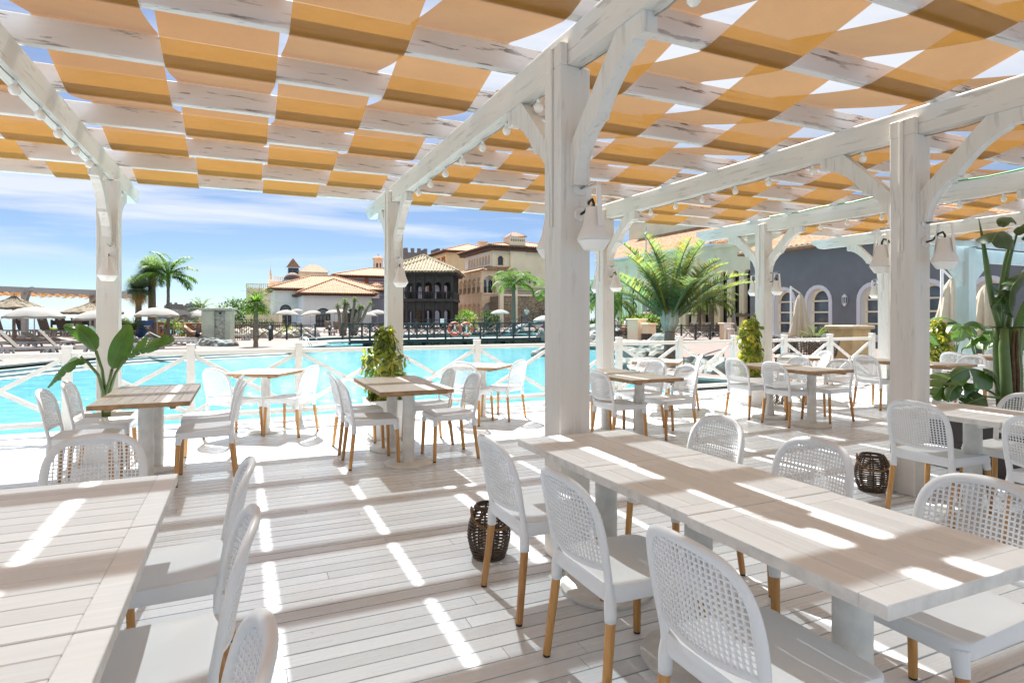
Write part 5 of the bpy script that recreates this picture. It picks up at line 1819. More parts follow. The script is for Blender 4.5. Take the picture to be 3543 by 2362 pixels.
for op in upL + loL: trim(m, (0, LW, 0), (0, -1, 0), op, 0.14, 0.06, jamb=False)
for op in upF + loF: trim(m, TR, UX, op, 0.16, 0.06, jamb=False)
m.build('loggia_wall', M['render_pink'], B)
m = MB()
for k in range(7):
    for z0, z1 in ((0, 2.85), (5.2, 6.8)):
        y = 2.06 * k
        m = MB(); m.tube([(-0.06, y, z0), (-0.06, y, z1)], 0.17, 10); m.box(-0.32, 0.2, y - 0.26, y + 0.26, z1, z1 + 0.22); m.box(-0.3, 0.2, y - 0.24, y + 0.24, z0, z0 + 0.18); m.build('column', M['render_pink'], B)
for z0, z1 in ((0, 2.7), (5.2, 6.8)):
    m = MB(); m.tube([(2.5, -0.05, z0), (2.5, -0.05, z1)], 0.17, 10); m.box(2.25, 2.75, -0.3, 0.2, z1, z1 + 0.22); m.build('column', M['render_pink'], B)
m = MB()
m.quad((1.6, LW, 0), (1.6, 0.8, 0), (1.6, 0.8, 8.4), (1.6, LW, 8.4)); m.quad((0, 0.9, 0), (FW, 0.9, 0), (FW, 0.9, 8.4), (0, 0.9, 8.4))
m.build('inner_wall', M['render_white'], B)
for k in range(7):
    for z0 in (0.05, 5.25): pane(B, (1.6, LW, 0), (0, -1, 0), (LW - 1.03 - 2.06 * k, 1.0, z0, z0 + 1.6, 1.4), M['darkglass'], -0.02, 'door')
for z0 in (0.05, 5.25):
    for xx in (0.85, 1.8): pane(B, (0, 0.9, 0), UX, (xx, 0.62, z0, z0 + 1.55, 1.5), M['darkglass'], -0.02, 'door')
m = MB()
for k in range(46):
    y = LW * k / 46; m.bar((-0.02, y, 5.2), (-0.02, y, 6.05), 0.03, 0.03, up=(1, 0, 0))
for k in range(9): m.bar((0.4 + 0.22 * k, 0.0, 5.2), (0.4 + 0.22 * k, 0, 6.05), 0.03, 0.03, up=(0, 1, 0))
m.bar((-0.02, 0, 6.07), (-0.02, LW, 6.07), 0.06, 0.05); m.bar((0.3, 0, 6.07), (FW - 0.2, 0, 6.07), 0.06, 0.05)
m.build('balcony_rail', M['iron'], B)
m = MB(); roof_face(m, (-0.45, LW, 8.6), (-0.45, -0.45, 8.6), (1.9, LW, 9.45), (1.9, 1.3, 9.45)); roof_face(m, (-0.45, -0.45, 8.6), (FW + 2.6, -0.45, 8.6), (1.9, 0.62, 9.3), (FW + 2.6, 0.62, 9.3)); m.build('loggia_roof', M['tile'], B)
# upper body
UXo, UYo, UH = 2.05, 0.6, 12.15
sm = [(12.5 - (1.35 + 1.28 * k), 0.82, 9.75, 10.75, 1.0) for k in range(8)]
wf = (1.35, 0.95, 9.55, 10.55, 1.0)
m = MB()
left_face(m, UXo, UYo, UYo + 12.5, UH, sm, rev=0.5, z0=8.5)
m.build('upper_wall', M['render_white'], B)
m = MB()
facade(m, (UXo + 0.001, UYo, 0), UX, 13.0, UH, [wf], rev=0.3)
m.box(UXo - 0.06, UXo + 0.5, UYo - 0.06, UYo + 0.45, 8.6, UH - 0.02)
m.build('end_wall', M['render_cream'], B)
m = MB()
for op in sm:
    trim(m, (UXo, UYo + 12.5, 0), (0, -1, 0), op, 0.13, 0.06); m.build('arch_trim', M['render_pink'], B); m = MB()
trim(m, (UXo, UYo, 0), UX, wf, 0.22, 0.07); m.box(UXo + wf[0] - 0.8, UXo + wf[0] + 0.8, UYo - 0.1, UYo - 0.001, 9.3, 9.52)
m.build('arch_trim', M['render_pink'], B)
for op in sm: pane(B, (UXo, UYo + 12.5, 0), (0, -1, 0), op, M['darkglass'], 0.48)
pane(B, (UXo, UYo, 0), UX, wf, M['darkglass'], 0.28)
hip_roof(B, UXo, UXo + 13, UYo, UYo + 12.5, UH + 0.35, 14.0, M['tile'], ridge='y', inset=6, over=1.15, eth=0.7)
m = MB(); m.box(4.9, 7.5, 0.15, 3.0, 0, 14.1); m.build('tower', M['render_cream'], B)
m = MB()
for k in range(8): m.box(5.0 + 0.31 * k, 5.16 + 0.31 * k, 0.12, 0.149, 13.35, 13.7)
m.build('tower_vents', M['brick'], B)
m = MB()
for q in (((4.7, -0.1, 14.1), (7.7, -0.1, 14.1), (5.8, 1.5, 14.9), (6.6, 1.5, 14.9)), ((4.7, 3.2, 14.1), (4.7, -0.1, 14.1), (5.8, 1.5, 14.9), (5.8, 1.5, 14.9)), ((7.7, -0.1, 14.1), (7.7, 3.2, 14.1), (6.6, 1.5, 14.9), (6.6, 1.5, 14.9))): roof_face(m, *q)
m.build('tower_roof', M['tile'], B)
for xx, zz in ((3.6, 7.3), (8.4, 7.1)):
    m = MB(); m.lathe([(0.0, zz - 0.3), (0.12, zz - 0.15), (0.16, zz + 0.1), (0.0, zz + 0.3)], 8, c=(xx, 0.4, 0)); m.build('sconce', M['iron'], B)
# stone terrace and stair below it
B = building('stone_terrace', 'rubble stone terrace wall with iron railings and stair below the cream building', 1142, 88)
m = MB(); m.box(0.6, 13, 0.0, 4.3, 0, 4.6); m.build('wall', M['rubble'], B)
m = MB(); m.box(0.3, 0.9, -0.3, 0.3, 0, 6.0); m.box(2.3, 3.2, -0.2, 0.6, 0, 6.3); m.box(0.6, 13, -0.15, 0.2, 4.6, 4.85); m.box(9.5, 9.9, -0.2, 0.2, 4.6, 6.0)
m.build('piers', M['render_cream'], B)
m = MB()
for k in range(60):
    x = 0.6 + 9.0 * k / 60; m.bar((x, 0, 4.85), (x, 0, 5.75), 0.04, 0.04, up=(0, 1, 0))
m.bar((0.6, 0, 5.8), (9.6, 0, 5.8), 0.08, 0.07); m.bar((0.6, 0, 5.35), (9.6, 0, 5.35), 0.06, 0.05)
m.build('railing', M['iron'], B)
m = MB()
for k in range(16): m.box(9.9 - 0.28 * k - 0.3, 9.9 - 0.28 * k, -1.6, -0.2, 0, 4.4 - 0.27 * k)
m.build('stair', M['render_cream'], B)
m = MB()
for k in range(26):
    u = k / 25; x = 9.8 - 4.3 * u; z = 4.4 - 4.2 * u; m.bar((x, -1.6, z), (x, -1.6, z + 0.95), 0.035, 0.035, up=(0, 1, 0))
m.bar((9.8, -1.6, 5.35), (5.5, -1.6, 1.15), 0.08, 0.07)
m.build('stair_railing', M['iron'], B)

# --- ochre building and castle towers
B = building('ochre_building', 'ochre building with tiled hip roof rising behind the timber pavilion', 1025.6, 125)
m = MB()
wnd = [(19 - 2.0, 1.2, 11.3, 12.6, 1.0), (19 - 5.6, 1.2, 11.3, 12.6, 1.0), (19 - 9.4, 1.2, 11.3, 12.6, 1.0)]
left_face(m, 0, 0, 19, 15.0, wnd, rev=0.4); facade(m, TR, UX, 14, 15.0, [], rev=0.3); m.box(-0.25, 0, -0.25, 19, 14.2, 14.5)
m.box(-0.3, 0.0, -0.1, 19, 10.4, 10.7)
m.build('wall', M['render_yellow'], B)
m = MB()
for op in wnd: m.box(-0.1, -0.02, 19 - op[0] - 1.15, 19 - op[0] - 0.65, 10.75, 14.1); m.box(-0.1, -0.02, 19 - op[0] + 0.65, 19 - op[0] + 1.15, 10.75, 14.1); m.box(-0.1, -0.021, 19 - op[0] - 0.65, 19 - op[0] + 0.65, 13.4, 14.1)
m.build('brick_surround', M['brick'], B)
for op in wnd: pane(B, (0, 19, 0), (0, -1, 0), op, M['darkglass'], 0.38)
hip_roof(B, 0, 14, 0, 19, 15.3, 17.6, M['tile'], ridge='y', inset=7.5, over=0.9)
m = MB(); m.box(9.5, 11.0, 5, 6.5, 15.6, 18.0); m.box(9.3, 11.2, 4.8, 6.7, 18.0, 18.3); m.build('chimney', M['render_pink'], B)
def castle(label, px, d, w, dp, zt, n):
    B = building('castle_tower', label, px, d, 'tower')
    m = MB(); m.box(0, w, 0, dp, 0, zt - 2.6); m.build('shaft', M['render_pink'], B)
    m = MB(); m.box(-0.4, w + 0.4, -0.4, dp + 0.4, zt - 2.6, zt - 1.0)
    st = (w + 0.8) / (2 * n - 1)
    for k in range(n):
        x = -0.4 + 2 * st * k
        m.box(x, x + st, -0.4, 0.1, zt - 1.0, zt + 0.1); m.box(x, x + st, dp - 0.1, dp + 0.4, zt - 1.0, zt + 0.1)
    ny = max(2, round((dp + 0.8) / (2 * st)))
    for k in range(ny):
        y = 0.6 + 2 * st * k
        if y + st < dp: m.box(-0.4, 0.1, y, y + st, zt - 1.0, zt + 0.1); m.box(w - 0.1, w + 0.4, y, y + st, zt - 1.0, zt + 0.1)
    m.build('battlements', M['castle'], B)
castle('grey battlemented tower top above the timber pavilion roof', 932, 150, 5.0, 6, 18.6, 4)
castle('small grey battlements peeping over the ochre building roof', 1006, 162, 3.4, 5, 19.8, 3)

# --- ivory church-like building on the right
B = building('ivory_hall', 'ivory hall with tall narrow arched windows behind the large palm', 1752, 47.5)
LH, EH = 24.0, 7.7
tall = [(LH - v, 0.85, 0.7, 4.9, 1.0) for v in (1.5, 2.85, 4.2)] + [(LH - v, 0.8, 0.3, 4.3, 1.0) for v in (6.4, 8.6, 10.8, 13.0, 15.2, 17.4, 19.6, 21.8)]
m = MB()
left_face(m, 0, 0, LH, EH, tall, rev=0.45)
for v in (5.3, 7.5, 9.7, 11.9, 14.1, 16.3, 18.5, 20.7, 22.9): m.box(-0.28, 0, v - 0.22, v + 0.22, 0, EH - 1.0)
for op in tall: trim(m, (0, LH, 0), (0, -1, 0), op, 0.16, 0.06)
m.box(-0.25, 0.3, -0.1, LH, EH - 0.35, EH)
m.quad((0, 0, 0), (14, 0, 0), (14, 0, EH), (0, 0, EH))
m.box(-0.6, 0, -0.2, LH, 0, 0.35)
m.build('wall', M['render_church'], B)
for op in tall: pane(B, (0, LH, 0), (0, -1, 0), op, M['darkglass'], 0.43, 'window', M['iron'], 0.06, 1)
m = MB(); roof_face(m, (-0.7, LH, EH + 0.02), (-0.7, 5.2, EH + 0.02), (4.2, LH, 10.4), (4.2, 8.5, 10.4)); roof_face(m, (-0.7, 5.2, EH + 0.02), (5, 5.2, EH + 0.02), (4.2, 8.5, 10.4), (5, 8.5, 10.4)); m.build('aisle_roof', M['tile'], B)
ow = (LH - 8.5 - 4.5, 1.1, 11.0, 11.6, 1.0)
m = MB(); left_face(m, 4.2, 4.0, LH, 13.2, [ow], rev=0.4, z0=10.2); m.box(4.0, 4.2, 9.9, 10.3, 10.3, 13.2); m.box(4.0, 4.3, 4.0, LH, 12.9, 13.25)
trim(m, (4.2, LH, 0), (0, -1, 0), ow, 0.2, 0.06); m.box(4.21, 14, 4.0, 4.3, 7.6, 13.2); m.box(0.3, 14, 0.3, 4.0, EH, EH + 1.1)
m.build('nave_wall', M['render_church'], B)
pane(B, (4.2, LH, 0), (0, -1, 0), ow, M['darkglass'], 0.38)
m = MB(); roof_face(m, (3.4, LH, 13.25), (3.4, 3.2, 13.25), (9, LH, 16.5), (9, 6.5, 16.5)); roof_face(m, (3.4, 3.2, 13.25), (14.6, 3.2, 13.25), (9, 6.5, 16.5), (9, 6.5, 16.5)); m.build('nave_roof', M['tile'], B)
m = MB(); roof_face(m, (-0.4, 4.4, EH + 1.1), (-0.4, -0.6, EH + 1.1), (1.5, 2.5, 9.9), (1.5, 0.8, 9.9)); m.build('porch_roof', M['tile'], B)
m = MB(); m.tube([(-1.5, 13, 0), (-1.5, 13, 10.2)], 0.07, 8)
o = m.build('flagpole', M['steel']); o.location = B.location; o.rotation_euler = (0, 0, YAW); setp(o, 'slim metal pole standing before the ivory hall', 'pole')

# --- grey restaurant wall with deep arched windows on the right
B = building('grey_building', 'slate-grey building with deep white arched windows on the right', 1770, 34)
LG, GH = 22.0, 5.15
# wall runs towards the viewer from local y=1.5 down to y=-20
cent = [0.9, 3.07, 6.05, 8.6, 10.9, 13.2]
wd_, sl, sp = 1.25, 0.5, 2.25
opsG = [(1.5 + c, wd_, sl, sp, 1.05) for c in cent]
m = MB()
facade(m, (0, 1.5, 0), (0, -1, 0), LG, GH, opsG, rev=0.45, mi=0, mr=1)
m.quad((0, 1.5, 0), (12, 1.5, 0), (12, 1.5, GH), (0, 1.5, GH), 0)
m.build('wall', [M['render_grey'], M['render_white']], B)
tm = plain('lilac_white_trim', (0.66, 0.65, 0.70), 0.8, 0.04)
for op in opsG:
    m = MB(); trim(m, (0, 1.5, 0), (0, -1, 0), op, 0.20, 0.035)
    y = 1.5 - op[0]; m.box(-0.12, 0.0, y - wd_ / 2 - 0.24, y + wd_ / 2 + 0.24, sl - 0.22, sl - 0.002)
    m.build('window_trim', tm, B)
for op in opsG: pane(B, (0, 1.5, 0), (0, -1, 0), op, M['glass'], 0.42, 'window', M['render_church'], 0.10, 0, (sl + 0.62, sl + 1.2, sl + 1.78))
m = MB(); roof_face(m, (-0.55, 2.0, GH), (-0.55, 1.5 - LG, GH), (5, 2.0, GH + 1.9), (5, 1.5 - LG, GH + 1.9)); m.box(-0.5, 0.3, 1.5 - LG, 2.0, GH - 0.12, GH - 0.01)
m.build('roof', M['tile'], B)
# white lantern on that wall
t = thing('wall_lantern', 'white lantern fixed to the slate-grey wall between the arched windows', 'wall lamp', P(0, 0, 0), YAW)
lw_ = B.location + Matrix.Rotation(YAW, 3, 'Z') @ Vector((-0.10, -4.65, 0))
t.location = lw_
m = MB(); m.lathe([(0.0, 1.95), (0.07, 2.02), (0.11, 2.12)], 6); m.lathe([(0.13, 2.42), (0.10, 2.50), (0.03, 2.56), (0.0, 2.6)], 6); m.bar((0.1, 0, 2.05), (0, 0, 2.05), 0.04, 0.04)
for k in range(6):
    an = k * math.pi / 3; m.bar((0.11 * math.cos(an), 0.11 * math.sin(an), 2.12), (0.125 * math.cos(an), 0.125 * math.sin(an), 2.42), 0.015, 0.015, up=(1, 0, 0))
m.build('lantern_cage', M['white'], t)
m = MB(); m.lathe([(0.095, 2.12), (0.11, 2.42)], 6); m.build('lantern_glass', M['glass'], t)

# --- two far apartment towers and headland
for px0, px1, ytop, lab in ((377, 408, 701, 'distant brown apartment tower just right of the green palm trunk'), (424, 456, 699.5, 'distant brown apartment tower left of the stone shower wall')):
    B = thing('apartment_tower', lab, 'apartment tower', W(px0, 420, 0), 0)
    wT = (px1 - px0) / F * 420; zt = zat(ytop, 420)
    m = MB(); m.box(0, wT, 0, 9, -25, zt); m.box(0.4, wT - 0.4, 1, 8, zt, zt + 0.9); m.box(wT * 0.3, wT * 0.4, 1, 3, zt + 0.9, zt + 2.0); m.box(wT * 0.7, wT * 0.8, 1, 3, zt + 0.9, zt + 2.0)
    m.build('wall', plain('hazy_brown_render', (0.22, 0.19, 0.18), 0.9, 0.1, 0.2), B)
    for r_ in range(4):
        for c_ in range(5):
            m = MB(); m.box(0.6 + c_ * wT / 5, 0.6 + c_ * wT / 5 + wT * 0.11, -0.12, -0.01, zt - 1.9 - 2.6 * r_, zt - 0.6 - 2.6 * r_); m.build('window', M['glass'], B)
B = thing('glass_towers', 'pale blue distant tower block between the shaggy palms', 'apartment tower', W(340, 520, 0), 0)
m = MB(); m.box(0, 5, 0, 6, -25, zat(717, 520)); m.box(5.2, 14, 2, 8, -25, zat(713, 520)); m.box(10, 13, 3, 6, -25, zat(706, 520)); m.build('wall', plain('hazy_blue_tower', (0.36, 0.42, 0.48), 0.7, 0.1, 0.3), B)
slab('headland', [(-260, 380), (-190, 372), (-150, 395), (-140, 600), (-300, 600)], -31, -2.0, M['earth'], label='low headland far behind the pool')
slab('garden_bank', [wp(478, 50), wp(600, 47), wp(640, 62), wp(640, 120), wp(470, 95)], 0.0, 0.55, M['earth'], label='planted bank behind the low wall')
# ================================================================== far pool side: fences, parasols, loungers, trees, people
# sea-side fence on the raised terrace
t = xfence('terrace_fence', 'dark timber fence with square openings between the raised terrace and the sea', 'fence', [(-31, 40.6), wp(215, 41.5), wp(292, 42.4)], 0.92, 1.75, M['greenwood'], z=0.30)
m = MB()
a_, b_ = Vector((-31, 40.6, 0.3)), Vector((*wp(292, 42.4), 0.3))
m.bar(a_ + Vector((0, -0.02, 0.64)), b_ + Vector((0, -0.02, 0.64)), 0.04, 0.05)
for k in range(72):
    c = a_.lerp(b_, k / 71) + Vector((0, -0.02, 0.62)); m.bar(c, c + Vector((0, 0, 0.26)), 0.05, 0.05, up=(0, 1, 0))
m.build('upper_rail', M['greenwood'], t)
slab('hedge_bed', [(-31, 39.7), wp(292, 41.3), wp(292, 41.9), (-31, 40.3)], 0.3, 0.42, M['earth'], label='planted strip in front of the dark fence')
t = thing('low_hedge', 'low clipped green hedge at the foot of the dark fence', 'hedge', (0, 0, 0))
rr = random.Random(2); m = MB()
for k in range(2600):
    u = rr.random(); c = Vector((-31, 40.0, 0.42)).lerp(Vector((*wp(292, 41.6), 0.42)), u) + Vector((0, rr.uniform(-0.25, 0.25), rr.uniform(0, 0.28)))
    blade(m, c, Vector((rr.uniform(-1, 1), rr.uniform(-1, 0.3), rr.uniform(0, 1.2))), 0.13, 0.06, 0.2, 1)
m.build('foliage', M['lime'], t)

# second pergola across the pool
t = thing('far_pergola', 'white timber pergola with brown sagging cloths across the pool on the left', 'pergola', (0, 0, 0))
zt = 3.0
def LP(px, d, z): return Vector(((px - CX) / F * d, d, z))
f0, f1 = LP(-160, 31.5, 3.05), LP(292, 36.5, 2.86)
dv = Vector((-3.0, 5.2, 0))
for px, d in ((57, 33.9), (213, 36.2)):
    m = MB(); c = LP(px, d, 0.3); m.cbox(c.x - 0.13, c.x + 0.13, c.y - 0.13, c.y + 0.13, 0.3, 2.95, 0.01)
    m.bar(c + Vector((0, 0, 1.75)), c + Vector((1.0, -0.9, 2.62)), 0.14, 0.16); m.bar(c + Vector((0.0, 0, 2.62)), c + Vector((1.5, -1.35, 2.68)), 0.14, 0.2)
    m.build('post', M['far_timber'], t)
m = MB(); m.bar(f0, f1, 0.12, 0.30); m.build('front_beam', M['far_timber'], t)
m = MB(); m.bar(f0 + dv + Vector((0, 0, 0.0)), f1 + dv, 0.12, 0.26); m.build('rear_beam', M['far_timber'], t)
for k in range(15):
    p = f0.lerp(f1, (k + 0.5) / 15)
    m = MB(); m.bar(p + Vector((0, 0, -0.08)), p + dv + Vector((0, 0, -0.08)), 0.07, 0.18); m.build('rafter', M['far_timber'], t)
for s in range(4):
    m = MB()
    for k in range(61):
        u = k / 60
        p = f0.lerp(f1, u) + dv * (0.08 + 0.23 * s)
        z = -0.16 + 0.13 * math.sin(u * 15 * math.pi + (s % 2) * math.pi)
        m.v += [tuple(p + Vector((0, 0, z))), tuple(p + dv * 0.2 + Vector((0, 0, z)))]
        if k: n_ = len(m.v); m.face((n_ - 4, n_ - 2, n_ - 1, n_ - 3))
    m.build('cloth_strip', M['brownsail'], t, smooth=True)

thatch('straw parasol at the far left beyond the white pergola post', LP(32, 29.5, 0.0), 1.18, 2.42)
thatch('straw parasol half hidden behind the left post of the deck', LP(213, 31.5, 0.0), 1.38, 2.2)
def PX(px, d, z=0.0): return W(px, d, z)
parasol('cream beach parasol at the far left above the grey loungers', PX(79, 27), 1.15, 1.90)
parasol('white parasol partly hidden by the left deck post', PX(228, 30), 1.1, 1.78)
parasol('white parasol in front of the blue tank', PX(361, 36), 1.2, 2.02)
parasol('greyish white parasol right of the blue tank', PX(398, 42), 1.15, 1.98, tilt=0.12)
parasol('crumpled white parasol above the man on the lounger', PX(450, 44), 1.05, 1.92)
parasol('white parasol just left of the stone shower wall', PX(478, 47), 1.1, 2.12, tilt=-0.1)
parasol('small white parasol peeping out right of the stone shower wall', PX(522, 52), 0.9, 1.85, tilt=0.15)
for lab, cx, cy, w, tl in (('white parasol farthest left before the white pool house', 745, 735, 330, -0.06), ('white parasol in the middle of the three before the pool house', 882, 720, 190, 0.05), ('tilted white parasol before the arched door of the pool house', 1090, 745, 300, 0.16),
                   ('white parasol left of the leaning palm cluster', 1440, 735, 260, -0.06), ('white parasol behind the leaning palm cluster', 1530, 725, 270, 0.06), ('white parasol beside the second deck post across the pool', 2080, 735, 280, 0.0), ('white parasol half hidden by the second deck post', 1960, 770, 220, -0.08)):
    px, py = D('c', cx, cy)
    d = 2.2 * F / (w / 4.276 * K) if w > 250 else 64
    d = min(66, max(52, d))
    parasol(lab, PX(px, d), min(1.2, w / 4.276 * K * d / F / 2), zat(py, d), tilt=tl)
px, py = D('b', 1490, 1062); parasol('cream parasol before the arcaded building', PX(px, 56), 265 / 3.92 * K * 56 / F / 2, zat(py, 56))
px, py = D('b', 2110, 1140); parasol('white parasol beside the big middle post, right of the masked man', PX(px, 52), 1.1, zat(py, 52))

# loungers: front row by the water, second row, raised terrace, centre
for lab, px, d, deg, kind, ang in (
    ('dark grey lounger at the pool edge on the far left', 62, 21.5, 118, 'taupe', 50), ('grey lounger right of the parasol pole at the pool edge', 150, 22.3, 118, 'taupe', 50),
    ('lounger behind the paddle leaves at the pool edge', 262, 24.0, 112, 'taupe', 52),
    ('sand lounger in the second row at the far left', 20, 26.5, 100, 'sand', 40), ('sand lounger in the second row behind the parasol pole', 112, 27.0, 100, 'sand', 30),
    ('flat sand lounger in the second row left of the left deck post', 185, 27.5, 95, 'sand', 10)):
    bed(lab, PX(px, d), deg, kind, ang)
for i, (px, ang) in enumerate(((6, 70), (62, 68), (112, 68), (152, 68), (188, 68), (222, 66))):
    bed(['first', 'second', 'third', 'fourth', 'fifth', 'sixth'][i] + ' lounger from the left on the raised terrace before the dark fence', PX(px, 36.6 + i * 0.25, 0.30), 178 + i, 'taupe' if i % 2 else 'sand', ang)
for lab, px, d, deg, kind, ang in (
    ('grey lounger below the white parasol near the blue tank', 408, 30.5, 140, 'taupe', 55), ('olive lounger carrying the sunbathing man', 452, 32.0, 118, 'taupe', 45),
    ('grey lounger beside the sunbathing man', 478, 33.5, 140, 'taupe', 55), ('lounger just behind the paddle leaves on the right', 372, 31.5, 150, 'taupe', 52), ('lounger with its foot end at the rocks of the shower wall', 398, 27.6, 115, 'taupe', 30),
    ('low lounger at the right of the stone shower wall', 536, 37.5, 100, 'sand', 8),
    ('lounger left of the arched door of the pool house', 698, 46, 160, 'sand', 60), ('lounger nearer the crossed fence below the tilted parasol', 706, 44, 110, 'sand', 30), ('sand lounger on the right of the crossed fence', 742, 47, 100, 'sand', 40),
    ('brown lounger with white tag by the pool house wall', 757, 56, 180, 'sand', 70), ('brown lounger next to the leaning palm cluster', 776, 56, 180, 'sand', 70),
    ('lounger by the water right of the leaning palms', 856, 58, 150, 'sand', 40), ('lounger near the arched door behind the bridge end', 878, 60, 150, 'sand', 40),
    ('lounger before the ivory hall, left of the folded parasol', 1590, 44, 175, 'sand', 58), ('lounger before the ivory hall, right of the folded parasol', 1618, 45, 175, 'sand', 58), ('lounger behind the crossed fence near the small palm', 1648, 46, 175, 'sand', 55)):
    bed(lab, PX(px, d), deg, kind, ang)

# stone shower wall with boulders
t = thing('shower_wall', 'free-standing stone shower wall with pale pillars and flat cap', 'shower wall', PX(467, 32.2), 0.06)
m = MB(); m.cbox(0, 0.66, -0.25, 0.35, 0, 1.8, 0.02); m.cbox(1.22, 1.50, -0.25, 0.35, 0, 1.8, 0.02); m.build('pillar', plain('green_stained_plaster', (0.50, 0.52, 0.42), 0.85, 0.18, 2), t)
m = MB(); m.box(0.66, 1.22, -0.12, 0.3, 0, 1.8); m.build('stone_panel', M['crazy'], t)
m = MB(); m.cbox(-0.1, 1.62, -0.36, 0.45, 1.8005, 1.92, 0.02); m.build('cap', plain('mossy_cap', (0.42, 0.46, 0.38), 0.9, 0.15, 3), t)
m = MB(); m.tube([(0.95, -0.1, 1.68), (0.95, -0.3, 1.66), (1.05, -0.45, 1.60)], 0.03, 8); m.build('shower_arm', M['iron'], t)
for i, (px, d, s) in enumerate(((470, 30.6, (0.42, 0.4, 0.36)), (484, 30.2, (0.55, 0.45, 0.45)), (500, 30.0, (0.5, 0.4, 0.32)), (512, 29.8, (0.45, 0.4, 0.28)), (524, 29.9, (0.5, 0.42, 0.38)), (492, 28.6, (0.6, 0.4, 0.3)), (512, 28.4, (0.7, 0.4, 0.28)), (476, 28.9, (0.5, 0.4, 0.28)))):
    rock('boulder at the foot of the stone shower wall', PX(px, d, -0.05 if i < 5 else -0.3), s, 20 + i, 'boulders round the shower wall')
# bar fence and boulders behind
barfence('bar_fence', 'low dark bar fence right of the stone shower wall', 'fence', wp(520, 38.5), wp(592, 38.0), 0.95, M['iron'])
xfence('crossed_fence', 'dark crossed timber fence between the fan palm and the pool house terrace', 'fence', [wp(592, 39.5), wp(665, 38.8), wp(724, 40.5)], 0.93, 1.2, M['greenwood'])
barfence('bar_fence', 'dark bar fence standing behind the crossed timber fence', 'fence', wp(596, 45), wp(680, 44), 1.05, M['iron'])
rr = random.Random(31)
for i in range(13):
    px = 528 + i * 13.5 + rr.uniform(-3, 3)
    rock('pale boulder behind the dark fences left of the pool house', PX(px, 42 + rr.uniform(0, 2.5), 0.1), (0.5 + rr.random() * 0.3, 0.45, 0.32 + rr.random() * 0.3), 40 + i, 'pale boulders behind the dark fences', plain('pale_boulder', (0.44, 0.41, 0.33), 0.9, 0.3, 3) if i == 0 else bpy.data.materials['pale_boulder'])
t = thing('garden_wall', 'low beige garden wall with planted ledge behind the boulders', 'wall', (0, 0, 0))
p, q = Vector((*wp(528, 47), 0)), Vector((*wp(640, 46), 0))
m = MB(); m.bar(p + Vector((0, 0, 0.45)), q + Vector((0, 0, 0.45)), 0.4, 0.9); m.build('stone_base', M['rubble'], t)
p2, q2 = p + Vector((0, 3, 0)), q + Vector((-1, 3, 0))
m = MB(); m.bar(p2 + Vector((0, 0, 0.8)), q2 + Vector((0, 0, 0.8)), 0.4, 1.7); m.bar(p2 + Vector((-4, 0, 0.8)), p2, 0.4, 1.7); m.build('upper_wall', M['render_cream'], t)
for i in range(8):
    bush('round_shrub', 'small clipped round shrub on the ledge of the garden wall', PX(541 + i * 11.5, 47.6, 0.85), (0.32, 0.32, 0.42), 130, 0.14, M['hedge'], 60 + i, 'shrub', 'clipped shrubs on the garden wall')
for i, (px, d, s, mt, lab) in enumerate(((570, 51, (2.4, 1.2, 1.3), 'hedge', 'dark shrub mass above the garden wall behind the fan palm'), (545, 55, (2.0, 1.5, 2.2), 'hedge', 'leafy shrub left of the fan palm on the bank'), (612, 52, (1.4, 1.0, 0.7), 'hedge', 'low shrub right of the fan palm trunk'), (661, 43.5, (0.6, 0.5, 0.9), 'lime', 'yellow-flowered shrub by the pool house corner'))):
    bush('shrub', lab, PX(px, d, 0.9 if d > 46 else 0.0), s, 900 if s[0] > 1 else 250, 0.28 if s[0] > 1 else 0.16, M[mt], 80 + i)
palm('feather_palm', 'small feathery palm above the bank left of the fan palm', PX(548, 56, 1.0), 0.12, 1.1, 16, 1.7, 0.9, M['palm_bright'], 91, nl=18, lw=0.07, ll=0.5)
palm('feather_palm', 'dull green palm peeping out behind the fan palm crown', PX(592, 60, 0.8), 0.15, 2.5, 20, 1.9, 1.0, M['palm'], 92, nl=18, lw=0.07, ll=0.5)
palm('feather_palm', 'distant palm rising above the stone shower wall', PX(462, 62, 0.0), 0.15, 2.3, 16, 1.7, 0.9, M['palm'], 93, nl=16, lw=0.08, ll=0.5)
palm('feather_palm', 'tiny distant palm top above the cap of the shower wall', PX(508, 80, 0.0), 0.15, 2.0, 14, 1.6, 0.9, M['palm'], 94, nl=14, lw=0.09, ll=0.5)
# blue tank and terracotta boxes
t = thing('blue_tank', 'round blue water tank behind the white parasol', 'tank', PX(335, 43.5))
m = MB(); m.lathe([(0.55, 0), (0.55, 1.16), (0.53, 1.2), (0.0, 1.2)], 32); m.build('drum', M['bluetank'], t, smooth='auto')
m = MB(); m.lathe([(0.57, 1.08), (0.57, 1.18)], 32, caps=False); m.build('rim', M['bluetank'], t, smooth='auto')
for lab, px, d, w, h in (('terracotta masonry box beside the blue tank', 353, 44, 1.0, 1.1), ('terracotta masonry box behind the sunbathing man', 447, 45, 0.86, 1.02)):
    t = thing('masonry_box', lab, 'masonry box', PX(px, d), 0.15)
    m = MB(); m.box(-w / 2, w / 2, -w / 2, w / 2, 0, h - 0.1); m.build('body', M['terracotta'], t)
    m = MB(); m.cbox(-w / 2 - 0.06, w / 2 + 0.06, -w / 2 - 0.06, w / 2 + 0.06, h - 0.0995, h, 0.02); m.build('cap', M['terracotta'], t)
    m = MB()
    for k in range(5): m.box(w / 2, w / 2 + 0.02, -0.1, 0.16, 0.3 + 0.1 * k, 0.36 + 0.1 * k)
    m.build('vent', M['iron'], t)
